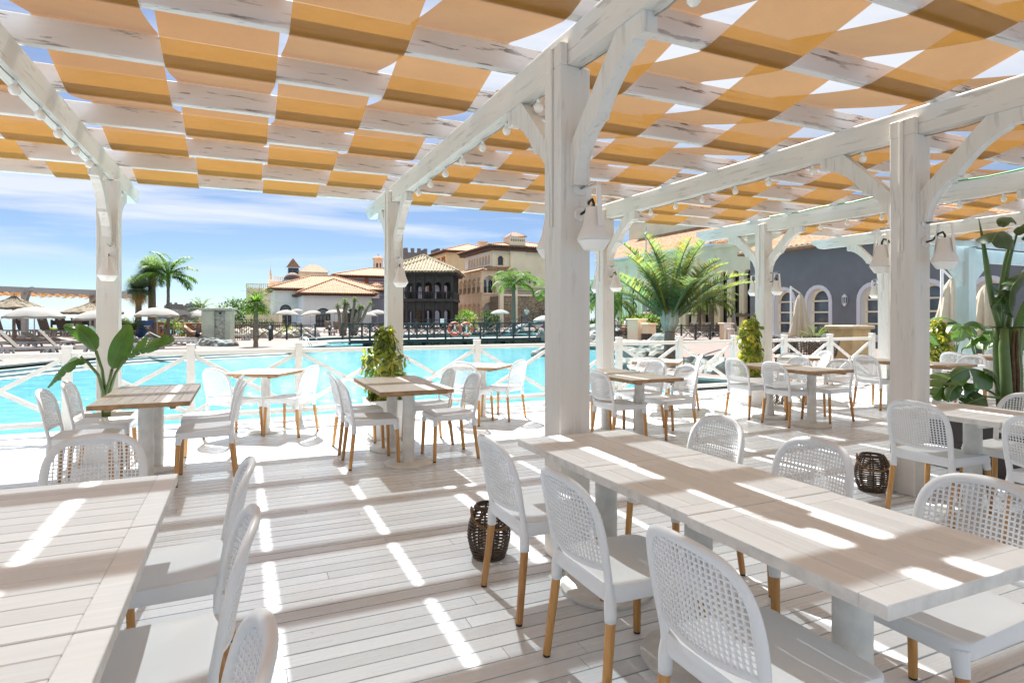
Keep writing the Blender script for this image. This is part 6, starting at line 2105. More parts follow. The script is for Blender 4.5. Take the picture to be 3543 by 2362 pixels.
# shaggy yuccas, green palm, cycads, bushes
def shaggy(label, px, d, zc, r, trunk, seed, skirt):
    t = thing('shaggy_palm', label, 'palm tree', PX(px, d), 0)
    rr = random.Random(seed)
    m = MB(); m.tube([(rr.uniform(-.02, .02), 0, zc * k / 10) for k in range(11)], [trunk * (1.25 - 0.25 * k / 10) for k in range(11)], 12); m.build('trunk', M['bark'], t, smooth=True)
    m = MB()
    c = Vector((0, 0, zc))
    for k in range(2600):
        u = rr.uniform(-0.45, 1); az = rr.uniform(0, 6.283)
        s = math.sqrt(max(0, 1 - u * u))
        dd = Vector((s * math.cos(az), s * math.sin(az), u))
        blade(m, c + dd * r * 0.15, dd, r * rr.uniform(0.8, 1.12), 0.05, 0.12)
    m.build('crown', M['yucca'], t)
    m = MB()
    for k in range(800):
        u = rr.uniform(-1, -0.25); az = rr.uniform(0, 6.283); s = math.sqrt(max(0, 1 - u * u))
        dd = Vector((s * math.cos(az), s * math.sin(az), u))
        b0 = c + Vector((0, 0, -rr.uniform(0, skirt)))
        blade(m, b0, dd, r * rr.uniform(0.6, 0.95) * (1.0 if skirt < 0.5 else 0.7), 0.04, 0.35)
    m.build('dry_skirt', M['skirt'], t)
shaggy('lower shaggy grey-green palm with straw-coloured skirt', 318, 45, 3.55, 1.12, 0.19, 1, 0.3)
shaggy('taller shaggy grey-green palm behind the bright green palm', 349, 46, 5.05, 1.12, 0.24, 2, 0.9)
palm('king_palm', 'bright green feather palm with slim ringed trunk', PX(386.5, 44), 0.13, 3.55, 16, 2.3, 0.95, M['palm_bright'], 21, nl=60, lw=0.085, ll=0.72, els=(-0.15, 1.25), tmat=M['greybark'], vee=0.25, hang=0.45, shaft=0.95)
def cycad(label, px, d, z, s, seed):
    palm('cycad', label, PX(px, d, z), 0.16, 0.45, 22, s, 0.8, M['palm'], seed, nl=26, lw=0.045, ll=0.26, els=(0.1, 1.4), vee=0.3, hang=0.05)
cycad('dark cycad left of the blue tank', 305, 42, 0.1, 1.1, 31)
cycad('cycad left of the yellow-green bush behind the palm trunk', 378, 46, 0.05, 0.95, 32)
cycad('cycad just right of the bright green palm trunk', 398, 47, 0.05, 1.0, 33)
bush('shrub', 'yellow-green bush left of the terracotta box', PX(422, 46), (0.85, 0.7, 1.05), 800, 0.17, M['lime'], 34)
bush('shrub', 'dark green shrub above the second terracotta box', PX(462, 50), (1.5, 0.9, 1.35), 800, 0.2, M['hedge'], 35)
bush('shrub', 'low dark shrub at the foot of the lower shaggy palm', PX(300, 43.5, 0.0), (0.9, 0.6, 0.6), 400, 0.15, M['hedge'], 36)
for i, (px, d) in enumerate(((296, 33), (302, 31.5), (344, 38), (352, 39))):
    rock('grey boulder half hidden behind the paddle leaves', PX(px, d), (0.5, 0.4, 0.45), 70 + i, 'boulders behind the paddle leaves')
fan_palm('fan_palm', 'fan palm with rough dark trunk standing at the pool edge', PX(587.5, 29.8), 1.98, 0.105, 0.92, M['palm_bright'], 41, n=36)
# leaning palm cluster
t = thing('palm_cluster', 'cluster of leaning palms with small round crowns before the pool house', 'palm cluster', PX(748, 48), 0)
rr = random.Random(51)
base = W(748, 48)
for (hx, hy, bx, by, r) in ((1485, 680, 1540, 1110, 0.46), (1590, 625, 1575, 1100, 0.6), (1625, 690, 1600, 1090, 0.46), (1735, 590, 1690, 1080, 0.44), (1810, 700, 1720, 1080, 0.5), (1850, 715, 1735, 1085, 0.42), (1970, 655, 1750, 1090, 0.44)):
    h_, b2 = W(D('c', hx, hy)[0], 48) - base, W(D('c', bx, by)[0], 48) - base
    z = zat(D('c', hx, hy)[1], 48)
    m = MB(); m.tube([(b2.x + (h_.x - b2.x) * (k / 8) ** 1.3, 0.15 * math.sin(k + hx), z * k / 8) for k in range(9)], [0.15 - 0.006 * k for k in range(9)], 10)
    tk = m.build('trunk', M['bark'], t, smooth=True)
    m = MB(); fan_crown(m, Vector((h_.x, 0.1, z)), 20, r, rr, segs=9, lo=-0.4); m.build('crown', M['palm'], t)
for i, (px, d, h) in enumerate(((620, 37.2, 0.72), (757, 47, 0.62))):
    t = thing('bollard_light', ['dark bollard light between the fan palm and the crossed fence', 'dark bollard light left of the leaning palm cluster'][i], 'bollard', PX(px, d))
    m = MB(); m.lathe([(0.085, 0), (0.085, h), (0.0, h)], 14); m.build('body', M['iron'], t, smooth='auto')
    m = MB(); m.lathe([(0.07, h), (0.07, h + 0.1), (0.09, h + 0.1), (0.09, h + 0.15), (0, h + 0.17)], 14); m.build('head', M['steel'], t, smooth='auto')
# chrome ladder and handrails
t = thing('pool_ladder', 'chrome pool ladder at the far bank', 'ladder', (0, 0, 0))
for s in (0, 1):
    m = MB(); m.tube(px_path((820, 900, 4.276), 30, [(930 + 32 * s, 1205, 29.6), (935 + 32 * s, 1150, 29.6), (960 + 30 * s, 1132, 29.4), (1000 + 30 * s, 1150, 29.2), (1050 + 32 * s, 1215, 29.0), (1085 + 32 * s, 1290, 28.8)]), 0.024, 8); m.build('rail', M['steel'], t, smooth=True)
m = MB(); m.tube(px_path((820, 900, 4.276), 34, [(968, 1130, 35), (970, 1090, 35), (990, 1068, 35), (1060, 1090, 35), (1150, 1140, 35), (1185, 1175, 35)]), 0.024, 8)
setp(m.build('handrail', M['steel'], smooth=True), 'chrome handrail of the channel behind the pool ladder', 'handrail')
m = MB(); m.tube(px_path((0, 1100, 3.92), 19.4, [(-120, 640, 19.8), (-60, 560, 19.8), (10, 572, 19.7), (120, 630, 19.5), (245, 690, 19.3), (272, 705, 19.3), (282, 730, 19.3)]), 0.026, 8)
setp(m.build('handrail', M['steel'], smooth=True), 'chrome handrail dipping into the pool at the far left', 'handrail')
m = MB(); m.tube(px_path((0, 1100, 3.92), 24, [(1740, 480, 24.2), (1790, 487, 24.1), (1845, 530, 24), (1855, 550, 24)]), 0.024, 8)
setp(m.build('handrail', M['steel'], smooth=True), 'short chrome handrail behind the right paddle leaf', 'handrail')
m = MB(); m.tube(px_path((2050, 1100, 3.92), 17, [(1440, 530, 16.4), (1600, 468, 16.8), (1720, 430, 17.2), (1760, 438, 17.2), (1778, 475, 17.2), (1772, 610, 17.2)]), 0.022, 8)
setp(m.build('handrail', M['steel'], smooth=True), 'chrome handrail on the rocks right of the large palm', 'handrail')

# footbridge over the pool mouth
t = thing('footbridge', 'dark timber footbridge with crossed railings across the pool', 'footbridge', (0, 0, 0))
bA, bB = Vector((*wp(803, 34.6), 0.0)), Vector((*wp(1385, 42.2), 0.0))
bd = (bB - bA).normalized(); bn = Vector((-bd.y, bd.x, 0))
ztop = 0.10
m = MB(); m.bar(bA + bn * 1.1 + Vector((0, 0, ztop - 0.06)), bB + bn * 1.1 + Vector((0, 0, ztop - 0.06)), 2.5, 0.1); m.bar(bA + Vector((0, 0, ztop - 0.06)) - bd * 3.2 + bn * 1.0 - Vector((0, 0, 0.1)), bA + bn * 1.0 + Vector((0, 0, ztop - 0.06)), 2.3, 0.09); m.build('walkway', plain('grey_walkway', (0.36, 0.34, 0.31), 0.85, 0.15, 2), t)
m = MB(); m.bar(bA - bn * 0.17 + Vector((0, 0, ztop - 0.08)), bB - bn * 0.17 + Vector((0, 0, ztop - 0.08)), 0.06, 0.2); m.build('edge_beam', M['greenwood'], t)
nb = 15
for s, off in ((0, 0.0), (1, 2.2)):
    pp = [bA.lerp(bB, k / nb) + bn * off + Vector((0, 0, ztop)) for k in range(nb + 1)]
    for p in pp:
        m = MB(); m.cbox(p.x - 0.055, p.x + 0.055, p.y - 0.055, p.y + 0.055, p.z - 0.25, p.z + 1.02, 0.01); m.build('post', M['greenwood'], t)
    for p, q in zip(pp, pp[1:]):
        m = MB(); up = Vector((0, 0, 1))
        m.bar(p + up * 0.94, q + up * 0.94, 0.06, 0.065); m.bar(p + up * 0.12, q + up * 0.12, 0.05, 0.05)
        m.bar(p + up * 0.15, q + up * 0.9, 0.03, 0.045); m.bar(p + up * 0.9, q + up * 0.15, 0.026, 0.045)
        m.bar(p.lerp(q, 0.0) + up * 0.52, q + up * 0.52, 0.02, 0.03)
        m.build('railing_panel', M['greenwood'], t)
t = thing('bridge_wall', 'low stone wall with round pipe mouths under the footbridge', 'wall', (0, 0, 0))
m = MB(); m.bar(bA + bd * 1.2 + bn * 1.2 + Vector((0, 0, -0.28)), bB + bn * 1.2 + Vector((0, 0, -0.28)), 2.0, 0.58); m.build('stone_face', M['rubble'], t)
for px in (969.5, 1070, 1165):
    u = 0
    c = bA.lerp(bB, 0.5)
    for it in range(40):
        uu = it / 39; q = bA.lerp(bB, uu)
        if abs((q.x / q.y) * F + CX - px) < abs((c.x / c.y) * F + CX - px): c = q
    m = MB(); c = c + bn * 0.2 + Vector((0, 0, -0.17)); m.tube([c, c - bn * 0.05], 0.13, 16); m.build('pipe_mouth', M['black'], t, smooth='auto')
def lifebuoy(label, px, py, d, R_=0.36):
    c = Vector(((px - CX) / F * d, d, zat(py, d)))
    t = thing('lifebuoy', label, 'lifebuoy', c, 0.1, 'orange lifebuoys on the footbridge')
    m = MB(); m.tube([(R_ * math.cos(2 * math.pi * k / 28), 0, R_ * math.sin(2 * math.pi * k / 28)) for k in range(29)], 0.085, 10, caps=False); m.build('ring', M['orange'], t, smooth=True)
    m = MB()
    for k in range(4):
        a0 = math.pi / 4 + k * math.pi / 2
        m.tube([(R_ * math.cos(a0 + j * 0.06 - 0.09), 0, R_ * math.sin(a0 + j * 0.06 - 0.09)) for j in range(4)], 0.089, 10)
    m.build('white_band', M['white'], t, smooth=True)
    m = MB(); rr = random.Random(2)
    for k in range(5): m.tube([(rr.uniform(-.08, .08), -0.03, 0.33), (rr.uniform(-.08, .08), -0.05, 0.05), (rr.uniform(-.1, .1), -0.04, -0.3)], 0.014, 5)
    m.build('rope', M['white'], t, smooth=True)
px, py = D('b', 1032, 1328); lifebuoy('orange lifebuoy hung on the near railing of the footbridge', px, py, 36.9)
px, py = D('b', 873, 1320); lifebuoy('orange lifebuoy hung on the far railing of the footbridge', px, py, 38.4)
xfence('rear_fence', 'dark crossed fence before the timber pavilion', 'fence', [wp(885, 56), wp(1122, 57)], 1.22, 1.35, M['greenwood'])
m = MB(); px, py = D('b', 705, 1222); c = Vector(((px - CX) / F * 55.8, 55.8, zat(py, 55.8))); m.cbox(c.x - 0.18, c.x + 0.18, c.y - 0.015, c.y + 0.015, c.z - 0.26, c.z + 0.26, 0.005)
setp(m.build('notice_board', M['white']), 'small white notice on the dark fence before the pavilion', 'notice')
arc = lambda h: (lambda u: h * math.sin(math.pi * u) ** 1.0)
def arched_bridge(label, p, q, rise, cat='footbridge'):
    t = xfence('arched_bridge', label, cat, [p, q], 0.98, 1.25, M['greenwood'], zf=arc(rise))
    p, q = Vector((*p, 0)), Vector((*q, 0)); n = Vector((-(q - p).y, (q - p).x, 0)).normalized()
    m = MB()
    for k in range(12):
        a = p.lerp(q, k / 12) + Vector((0, 0, arc(rise)(k / 12))); b2 = p.lerp(q, (k + 1) / 12) + Vector((0, 0, arc(rise)((k + 1) / 12)))
        m.bar(a + n * 0.9 - Vector((0, 0, 0.12)), b2 + n * 0.9 - Vector((0, 0, 0.12)), 1.8, 0.25)
    m.build('arched_deck', plain('blue_grey_concrete', (0.20, 0.25, 0.28), 0.8, 0.15, 1.5), t)
arched_bridge('arched footbridge with dark railing on which the masked man stands', wp(1172, 60), wp(1300, 62), 0.95)
arched_bridge('arched footbridge with dark railing left of the large palm', wp(1400, 52), wp(1530, 55), 0.55)
xfence('crossed_fence', 'dark crossed fence by the louvred pillar left of the large palm', 'fence', [wp(1378, 36.5), wp(1446, 36)], 0.97, 0.9, M['greenwood'])
xfence('crossed_fence', 'dark crossed fence running behind the large palm', 'fence', [wp(1500, 36), wp(1664, 35.4)], 0.97, 0.82, M['greenwood'])
# pillars, bin
t = thing('louvred_pillar', 'sandstone pillar with white louvre left of the large palm', 'pillar', PX(1463, 33.5), YAW + 0.3)
m = MB(); m.box(-0.40, 0.40, -0.35, 0.35, -0.1, 1.26); m.build('body', M['render_cream'], t)
m = MB(); m.cbox(-0.47, 0.47, -0.42, 0.42, 1.2605, 1.36, 0.02); m.build('cap', M['render_cream'], t)
m = MB()
m.box(0.02, 0.36, -0.39, -0.3505, 0.12, 1.05)
for k in range(9): m.bar((0.05, -0.40, 0.18 + 0.095 * k), (0.33, -0.40, 0.18 + 0.095 * k), 0.03, 0.02)
m.build('louvre', M['white'], t)
for lab, px, d in (('small sandstone pillar beside the rubbish bin', 1491, 32.6), ('small sandstone pillar at the right end of the crossed fence', 1668, 35.2)):
    t = thing('stone_pillar', lab, 'pillar', PX(px, d), YAW)
    m = MB(); m.box(-0.26, 0.26, -0.26, 0.26, -0.05, 1.0); m.build('body', M['render_pink'], t)
    m = MB(); m.cbox(-0.34, 0.34, -0.34, 0.34, 1.0005, 1.11, 0.02); m.build('cap', M['render_pink'], t)
t = thing('litter_bin', 'round brown slatted litter bin beside the rocks', 'litter bin', PX(1485, 30.0))
m = MB()
for k in range(20):
    an = 2 * math.pi * k / 20; m.bar((0.26 * math.cos(an), 0.26 * math.sin(an), 0), (0.26 * math.cos(an), 0.26 * math.sin(an), 0.62), 0.06, 0.025, up=(math.cos(an), math.sin(an), 0))
m.build('slats', plain('bin_slats', (0.10, 0.055, 0.04), 0.7, 0.2, 4, isl=0.3), t)
m = MB(); m.lathe([(0.24, 0.02), (0.24, 0.6)], 20, caps=True); m.build('drum', M['black'], t)
t = thing('bar_stool', 'white bar stool beside the far sandstone pillar', 'stool', PX(1676, 33.0), 0.3)
m = MB()
for s in (-1, 1):
    for u in (-1, 1): m.bar((0.2 * s, 0.2 * u, 0), (0.15 * s, 0.15 * u, 0.78), 0.035, 0.035, up=(1, 0, 0))
m.build('legs', M['white'], t)
m = MB(); m.cbox(-0.19, 0.19, -0.19, 0.19, 0.78, 0.82, 0.01); m.build('seat', M['white'], t)
m = MB()
for z in (0.92, 1.02, 1.12): m.bar((-0.19, 0.2, z), (0.19, 0.2, z), 0.03, 0.05)
m.bar((-0.19, 0.2, 0.8), (-0.19, 0.22, 1.15), 0.03, 0.03, up=(1, 0, 0)); m.bar((0.19, 0.2, 0.8), (0.19, 0.22, 1.15), 0.03, 0.03, up=(1, 0, 0)); m.build('backrest', M['white'], t)
# rocks on the right
RK = [(1368, 38, 0.2, (1.3, 1.0, 0.7)), (1372, 33, -0.2, (0.9, 0.8, 0.7)), (1255, 40.5, -0.1, (0.8, 0.8, 0.8)), (1245, 27, -0.3, (0.5, 0.5, 0.35)),
      (1447, 26, -0.1, (0.85, 0.7, 0.55)), (1478, 25.5, 0.0, (0.8, 0.7, 0.5)), (1505, 25, 0.0, (0.8, 0.7, 0.55)), (1438, 22.5, -0.25, (0.75, 0.6, 0.6)), (1462, 21.0, -0.15, (0.7, 0.6, 0.5)), (1490, 21.5, -0.1, (0.55, 0.5, 0.38)), (1512, 20.8, 0.0, (0.55, 0.45, 0.4)),
      (1448, 18.8, -0.3, (0.55, 0.5, 0.5)), (1432, 18.2, -0.35, (0.4, 0.4, 0.42)), (1475, 18.3, -0.2, (0.5, 0.45, 0.42)), (1500, 18, -0.2, (0.5, 0.45, 0.4)), (1535, 17.6, -0.2, (0.6, 0.5, 0.42)),
      (1580, 17.2, -0.2, (0.6, 0.5, 0.45)), (1598, 16.0, -0.35, (0.7, 0.5, 0.62)), (1632, 15.7, -0.35, (0.75, 0.5, 0.68)), (1666, 15.5, -0.35, (0.7, 0.5, 0.70)), (1700, 15.4, -0.3, (0.6, 0.5, 0.6)), (1615, 17.4, -0.1, (0.6, 0.5, 0.4)), (1560, 16.4, -0.4, (0.6, 0.5, 0.5)), (1730, 15.6, -0.3, (0.6, 0.5, 0.5)),
      (1940, 15.6, -0.3, (0.8, 0.5, 0.5)), (1975, 15.4, -0.35, (0.8, 0.5, 0.45)), (1985, 14.6, -0.35, (0.7, 0.4, 0.35))]
for i, (px, d, z, s) in enumerate(RK):
    rock('boulder lining the pool edge on the right', PX(px, d, z), s, 200 + i, 'boulders along the right pool edge')
# the large palm and other palms on the right
t_ = palm('bismarck_palm', 'large palm with blue-green fronds and thick ringed trunk in the middle right', PX(1538, 20.2), 0.20, 1.25, 26, 3.15, 0.62, M['palm_blue'], 77, nl=70, lw=0.05, ll=0.85, els=(0.62, 1.53), tmat=M['greybark'], vee=0.45, hang=0.18, stemr=0.05)
m = MB()
rr = random.Random(5)
for k in range(18):
    az = k * 2.4; s = Vector((math.cos(az), math.sin(az), 0))
    m.tube([s * 0.08 + Vector((0, 0, 1.02)), s * 0.22 + Vector((0, 0, 1.3)), s * 0.27 + Vector((0, 0, 1.68))], [0.11, 0.09, 0.04], 6)
m.build('leaf_bases', plain('pale_leaf_base', (0.42, 0.43, 0.36), 0.7, 0.25, 6, isl=0.2), t_, smooth=True)
palm('feather_palm', 'palm with soft light crown and dark scaly trunk right of the large palm', PX(1634, 47), 0.24, 2.6, 46, 2.15, 1.5, M['palm'], 78, nl=30, lw=0.05, ll=0.55, els=(-0.2, 1.35), vee=0.2, hang=0.4)
palm('feather_palm', 'slim palm just left of the soft-crowned palm', PX(1606, 49), 0.2, 2.6, 26, 1.7, 1.4, M['palm'], 79, nl=24, lw=0.05, ll=0.5)
palm('feather_palm', 'drooping palm behind the post left of the large palm', PX(1372, 44), 0.20, 2.9, 34, 2.3, 1.5, M['palm_bright'], 80, nl=36, lw=0.055, ll=0.6, els=(-0.3, 1.3), vee=0.2, hang=0.5)
palm('feather_palm', 'second drooping palm between the post and the large palm', PX(1408, 47), 0.2, 2.7, 30, 2.2, 1.6, M['palm'], 83, nl=34, lw=0.055, ll=0.6, els=(-0.4, 1.2), vee=0.2, hang=0.5)
palm('queen_palm', 'arching green palm before the arcaded cream building', PX(1180, 60), 0.22, 4.1, 16, 2.7, 1.55, M['palm_bright'], 81, nl=54, lw=0.07, ll=0.75, els=(0.1, 1.35), tmat=M['greybark'], vee=0.1, hang=0.6, shaft=0.6)
palm('queen_palm', 'second arching palm cut by the big middle post', PX(1268, 58), 0.2, 3.2, 14, 2.4, 1.5, M['palm_bright'], 82, nl=44, lw=0.07, ll=0.7, els=(0.1, 1.3), tmat=M['greybark'], vee=0.1, hang=0.6, shaft=0.5)
bush('shrub', 'bright green bush between the pavilion and the arcade', PX(1071, 62), (1.2, 1.0, 2.2), 700, 0.3, M['palm_bright'], 84)
bush('shrub', 'orange flowering shrub at the foot of the arcade', PX(1085, 59), (0.7, 0.6, 1.5), 300, 0.2, M['lime'], 85)
bush('shrub', 'dark round shrub by the last loggia column', PX(1124, 62), (1.25, 1.0, 2.15), 800, 0.28, M['hedge'], 86)
bush('shrub', 'small dark shrub left of the cream parasol pole', PX(1143, 62), (0.6, 0.5, 1.5), 250, 0.2, M['hedge'], 87)
bush('shrub', 'spiky green plants behind the arched footbridge left of the large palm', PX(1475, 50), (2.0, 0.8, 1.6), 600, 0.5, M['palm'], 88, upright=0.8)
bush('shrub', 'dark green ground plants beside the drooping palm trunk', PX(1366, 39, 0.2), (0.9, 0.7, 0.9), 300, 0.4, M['hedge'], 89, upright=0.8)
# straw parasols and folded parasols before the ivory hall
for i, (zx, zy, d) in enumerate(((500, 1048, 60), (775, 1055, 58), (972, 1045, 54), (1140, 1062, 60), (1420, 1058, 50), (1500, 1080, 58))):
    px, py = D('s', zx, zy)
    thatch(['straw parasol left of the large palm crown base', 'straw parasol just right of the large palm crown base', 'straw parasol above the brown screen', 'straw parasol behind the soft-crowned palm', 'straw parasol left of the post with the yellow-green shrub', 'straw parasol partly hidden by the post with the yellow-green shrub'][i], PX(px, d), 1.15, zat(py, d))
for i, (zx, zy, d, h) in enumerate(((958, 1060, 50, 0), (1128, 1098, 56, 0), (1308, 1080, 46, 0), (490, 1060, 56, 0))):
    px, py = D('s', zx, zy)
    closed_parasol(['folded white parasol before the brown screen', 'folded white parasol right of the soft-crowned palm trunk', 'folded white parasol left of the yellow-green shrub', 'folded white parasol left of the large palm'][i], PX(px, d), zat(py, d), 0.22)
m = MB(); px0, px1 = D('s', 825, 0)[0], D('s', 930, 0)[0]; m.cbox(W(px0, 57).x, W(px1, 57).x, 57, 57.1, 0.1, zat(D('s', 0, 1125)[1], 57), 0.02)
setp(m.build('brown_screen', plain('brown_boards', (0.10, 0.05, 0.035), 0.7, 0.3, 1.5)), 'brown wooden screen before the ivory hall', 'screen')
# things on the terrace beyond the deck, right side
t = thing('stone_counter', 'broad sandstone pillar with overhanging cap beyond the railing on the right', 'pillar', PX(1951, 19.3), YAW)
m = MB(); m.box(-0.42, 0.42, -0.42, 0.42, -0.02, 1.05); m.build('body', plain('weathered_sandstone', (0.52, 0.38, 0.20), 0.9, 0.18, 2.5), t)
m = MB(); m.cbox(-0.52, 0.52, -0.52, 0.52, 1.0505, 1.17, 0.03); m.build('cap', plain('sandstone_cap', (0.46, 0.38, 0.25), 0.9, 0.15, 3), t)
closed_parasol('folded beige cantilever parasol before the grey wall windows', PX(1838, 27.5), 2.5, 0.42, M['beige_canvas'], None, side=-0.42)
closed_parasol('folded beige parasol behind the pale blue pergola post', PX(2186, 18.5), 2.6, 0.5, M['beige_canvas'], None, side=-0.3)
closed_parasol('folded beige parasol right of the pale blue pergola post', PX(2262, 19), 2.4, 0.45, M['beige_canvas'], None)
def rattan(label, loc, deg):
    t = thing('rattan_chair', label, 'armchair', loc, R(deg), 'dark rattan armchairs beyond the railing')
    m = MB()
    for k in range(11):
        z = 0.40 + 0.037 * k
        pts = [((0.30 + 0.006 * k) * math.cos(R(a)), (0.28 + 0.010 * k) * math.sin(R(a)), z + 0.10 * max(0, -math.sin(R(a))) * k / 10) for a in range(-200, 21, 20)]
        m.tube(pts, 0.013, 5)
    for a in range(-200, 21, 12):
        m.tube([(0.30 * math.cos(R(a)), 0.28 * math.sin(R(a)), 0.38), (0.37 * math.cos(R(a)), 0.385 * math.sin(R(a)), 0.78 + 0.10 * max(0, -math.sin(R(a))))], 0.012, 5)
    m.build('woven_shell', M['rattan'], t, smooth=True)
    m = MB(); m.lathe([(0.0, 0.41), (0.28, 0.41), (0.31, 0.39), (0.29, 0.36), (0, 0.36)], 20); m.build('seat', M['rattan'], t, smooth='auto')
    for a in (45, 135, 225, 315):
        m = MB(); m.tube([(0.12 * math.cos(R(a)), 0.12 * math.sin(R(a)), 0.36), (0.27 * math.cos(R(a)), 0.27 * math.sin(R(a)), 0.0)], [0.022, 0.014], 8); m.build('leg', M['iron'], t, smooth='auto')
for lab, px, d, g in (('rattan armchair partly hidden by the post with the yellow-green shrub', 1782, 18.0, 200), ('rattan armchair left of the crossed railing brace', 1812, 16.8, 150), ('brown rattan armchair nearest the post, facing right', 1846, 16.4, -60), ('rattan armchair behind the white table beyond the railing', 1872, 18.4, 180), ('dark rattan armchair in front of the sandstone pillar', 1893, 16.3, 60)):
    rattan(lab, PX(px, d), g)
t = thing('cafe_table', 'round white cafe table among the rattan armchairs', 'table', PX(1858, 17.6))
m = MB(); m.lathe([(0.0, 0.74), (0.42, 0.74), (0.43, 0.73), (0.42, 0.71), (0, 0.71)], 28); m.build('table_top', M['white'], t, smooth='auto')
m = MB(); m.tube([(0, 0, 0.02), (0, 0, 0.71)], 0.035, 10); m.lathe([(0.22, 0.0), (0.22, 0.02), (0.05, 0.04)], 20); m.build('pedestal', M['iron'], t, smooth='auto')
palm('potted_palm', 'small dark palm in front of the grey wall, left of the sandstone pillar', PX(1872, 21.5), 0.06, 0.5, 14, 0.85, 1.0, M['palm'], 95, nl=18, lw=0.03, ll=0.25, els=(0.0, 1.3))
# pale blue pergola of the restaurant
t = thing('blue_pergola', 'pale blue timber pergola in front of the grey building on the right', 'pergola', (0, 0, 0))
def BPp(px, d, z): return Vector(((px - CX) / F * d, d, z))
c = BPp(2218, 13.6, 0)
cm = timber('blue_shade_timber', 2, col=(0.56, 0.66, 0.70), amount=0.12)  # blue light of the shade is put into the timber colour
qx, qy = Vector((CA, SA, 0)), Vector((-SA, CA, 0))
def obox(m, c, hx, hy, z0, z1):
    p = [c - qx * hx - qy * hy, c + qx * hx - qy * hy, c + qx * hx + qy * hy, c - qx * hx + qy * hy]
    m.add([(*v.xy, z0) for v in p] + [(*v.xy, z1) for v in p], [(3, 2, 1, 0), (4, 5, 6, 7), (0, 1, 5, 4), (1, 2, 6, 5), (2, 3, 7, 6), (3, 0, 4, 7)])
for o in (c, c - qy * 5.0, c + qx * 4.5):
    m = MB(); obox(m, o, 0.14, 0.14, 0, 2.98); m.build('post', cm, t)
zb = 2.55
m = MB(); m.bar(c - qy * 8 + qx * 0.0 + Vector((0, 0, 3.12)), c + qy * 0.4 + Vector((0, 0, 3.12)), 0.14, 0.26); m.build('beam', cm, t)
m = MB(); m.bar(c - qx * 1.5 + Vector((0, 0, 3.12)) - qy * 0.2, c + qx * 7 + Vector((0, 0, 3.12)) - qy * 0.2, 0.10, 0.26); m.bar(c - qx * 1.9 + Vector((0, 0, 2.82)), c + qx * 7 + Vector((0, 0, 2.82)), 0.12, 0.30); m.build('cross_beam', cm, t)
for k in range(3, 12):
    m = MB(); o = c + qx * (-2.2 + 0.8 * k); m.bar(o - qy * 0.5 + Vector((0, 0, 3.31)), o + qy * 0.6 + Vector((0, 0, 3.31)), 0.07, 0.12); m.build('rafter', cm, t)
for s in (-1, 1):
    m = MB(); m.prism([(0.14, 2.1), (0.14, 2.67), (0.85, 2.67), (0.75, 2.6)], c - qy * 0.04, qx * s, (0, 0, 1), qy * 0.08); m.build('brace', cm, t)
# big leafy plants behind the right post
def strel(label, px, d, n, h, seed, mat):
    t = thing('leafy_plant', label, 'plant', PX(px, d), 0)
    rr = random.Random(seed)
    st = MB()
    for k in range(n):
        az = k * 2.4 + rr.uniform(-.3, .3); lean = rr.uniform(0.15, 0.5)
        hh = h * rr.uniform(0.55, 1.0)
        v = Vector((math.cos(az), math.sin(az), 0))
        p0, p1 = Vector((0, 0, 0)), v * (lean * hh * 0.5) + Vector((0, 0, hh * 0.6))
        st.tube([p0, p0.lerp(p1, 0.5) + Vector((0, 0, 0.06)), p1], [0.02, 0.015, 0.01], 6)
        L_ = h * rr.uniform(0.32, 0.5)
        pts = [p1, p1 + v * L_ * 0.35 + Vector((0, 0, L_ * 0.35)), p1 + v * L_ * 0.75 + Vector((0, 0, L_ * 0.4)), p1 + v * L_ * 1.1 + Vector((0, 0, L_ * 0.15))]
        leaf_obj(t, pts, L_ * 0.26, mat, fold=0.4, splits=0.12, seed=seed * 10 + k, N=18)
    st.build('stalks', M['greenstem'], t, smooth=True)
strel('broad-leaved plant left of the pale blue pergola post', 2185, 12.8, 8, 1.75, 3, M['banana'])
strel('broad-leaved plant right of the pale blue pergola post', 2255, 12.9, 9, 1.85, 4, M['banana'])

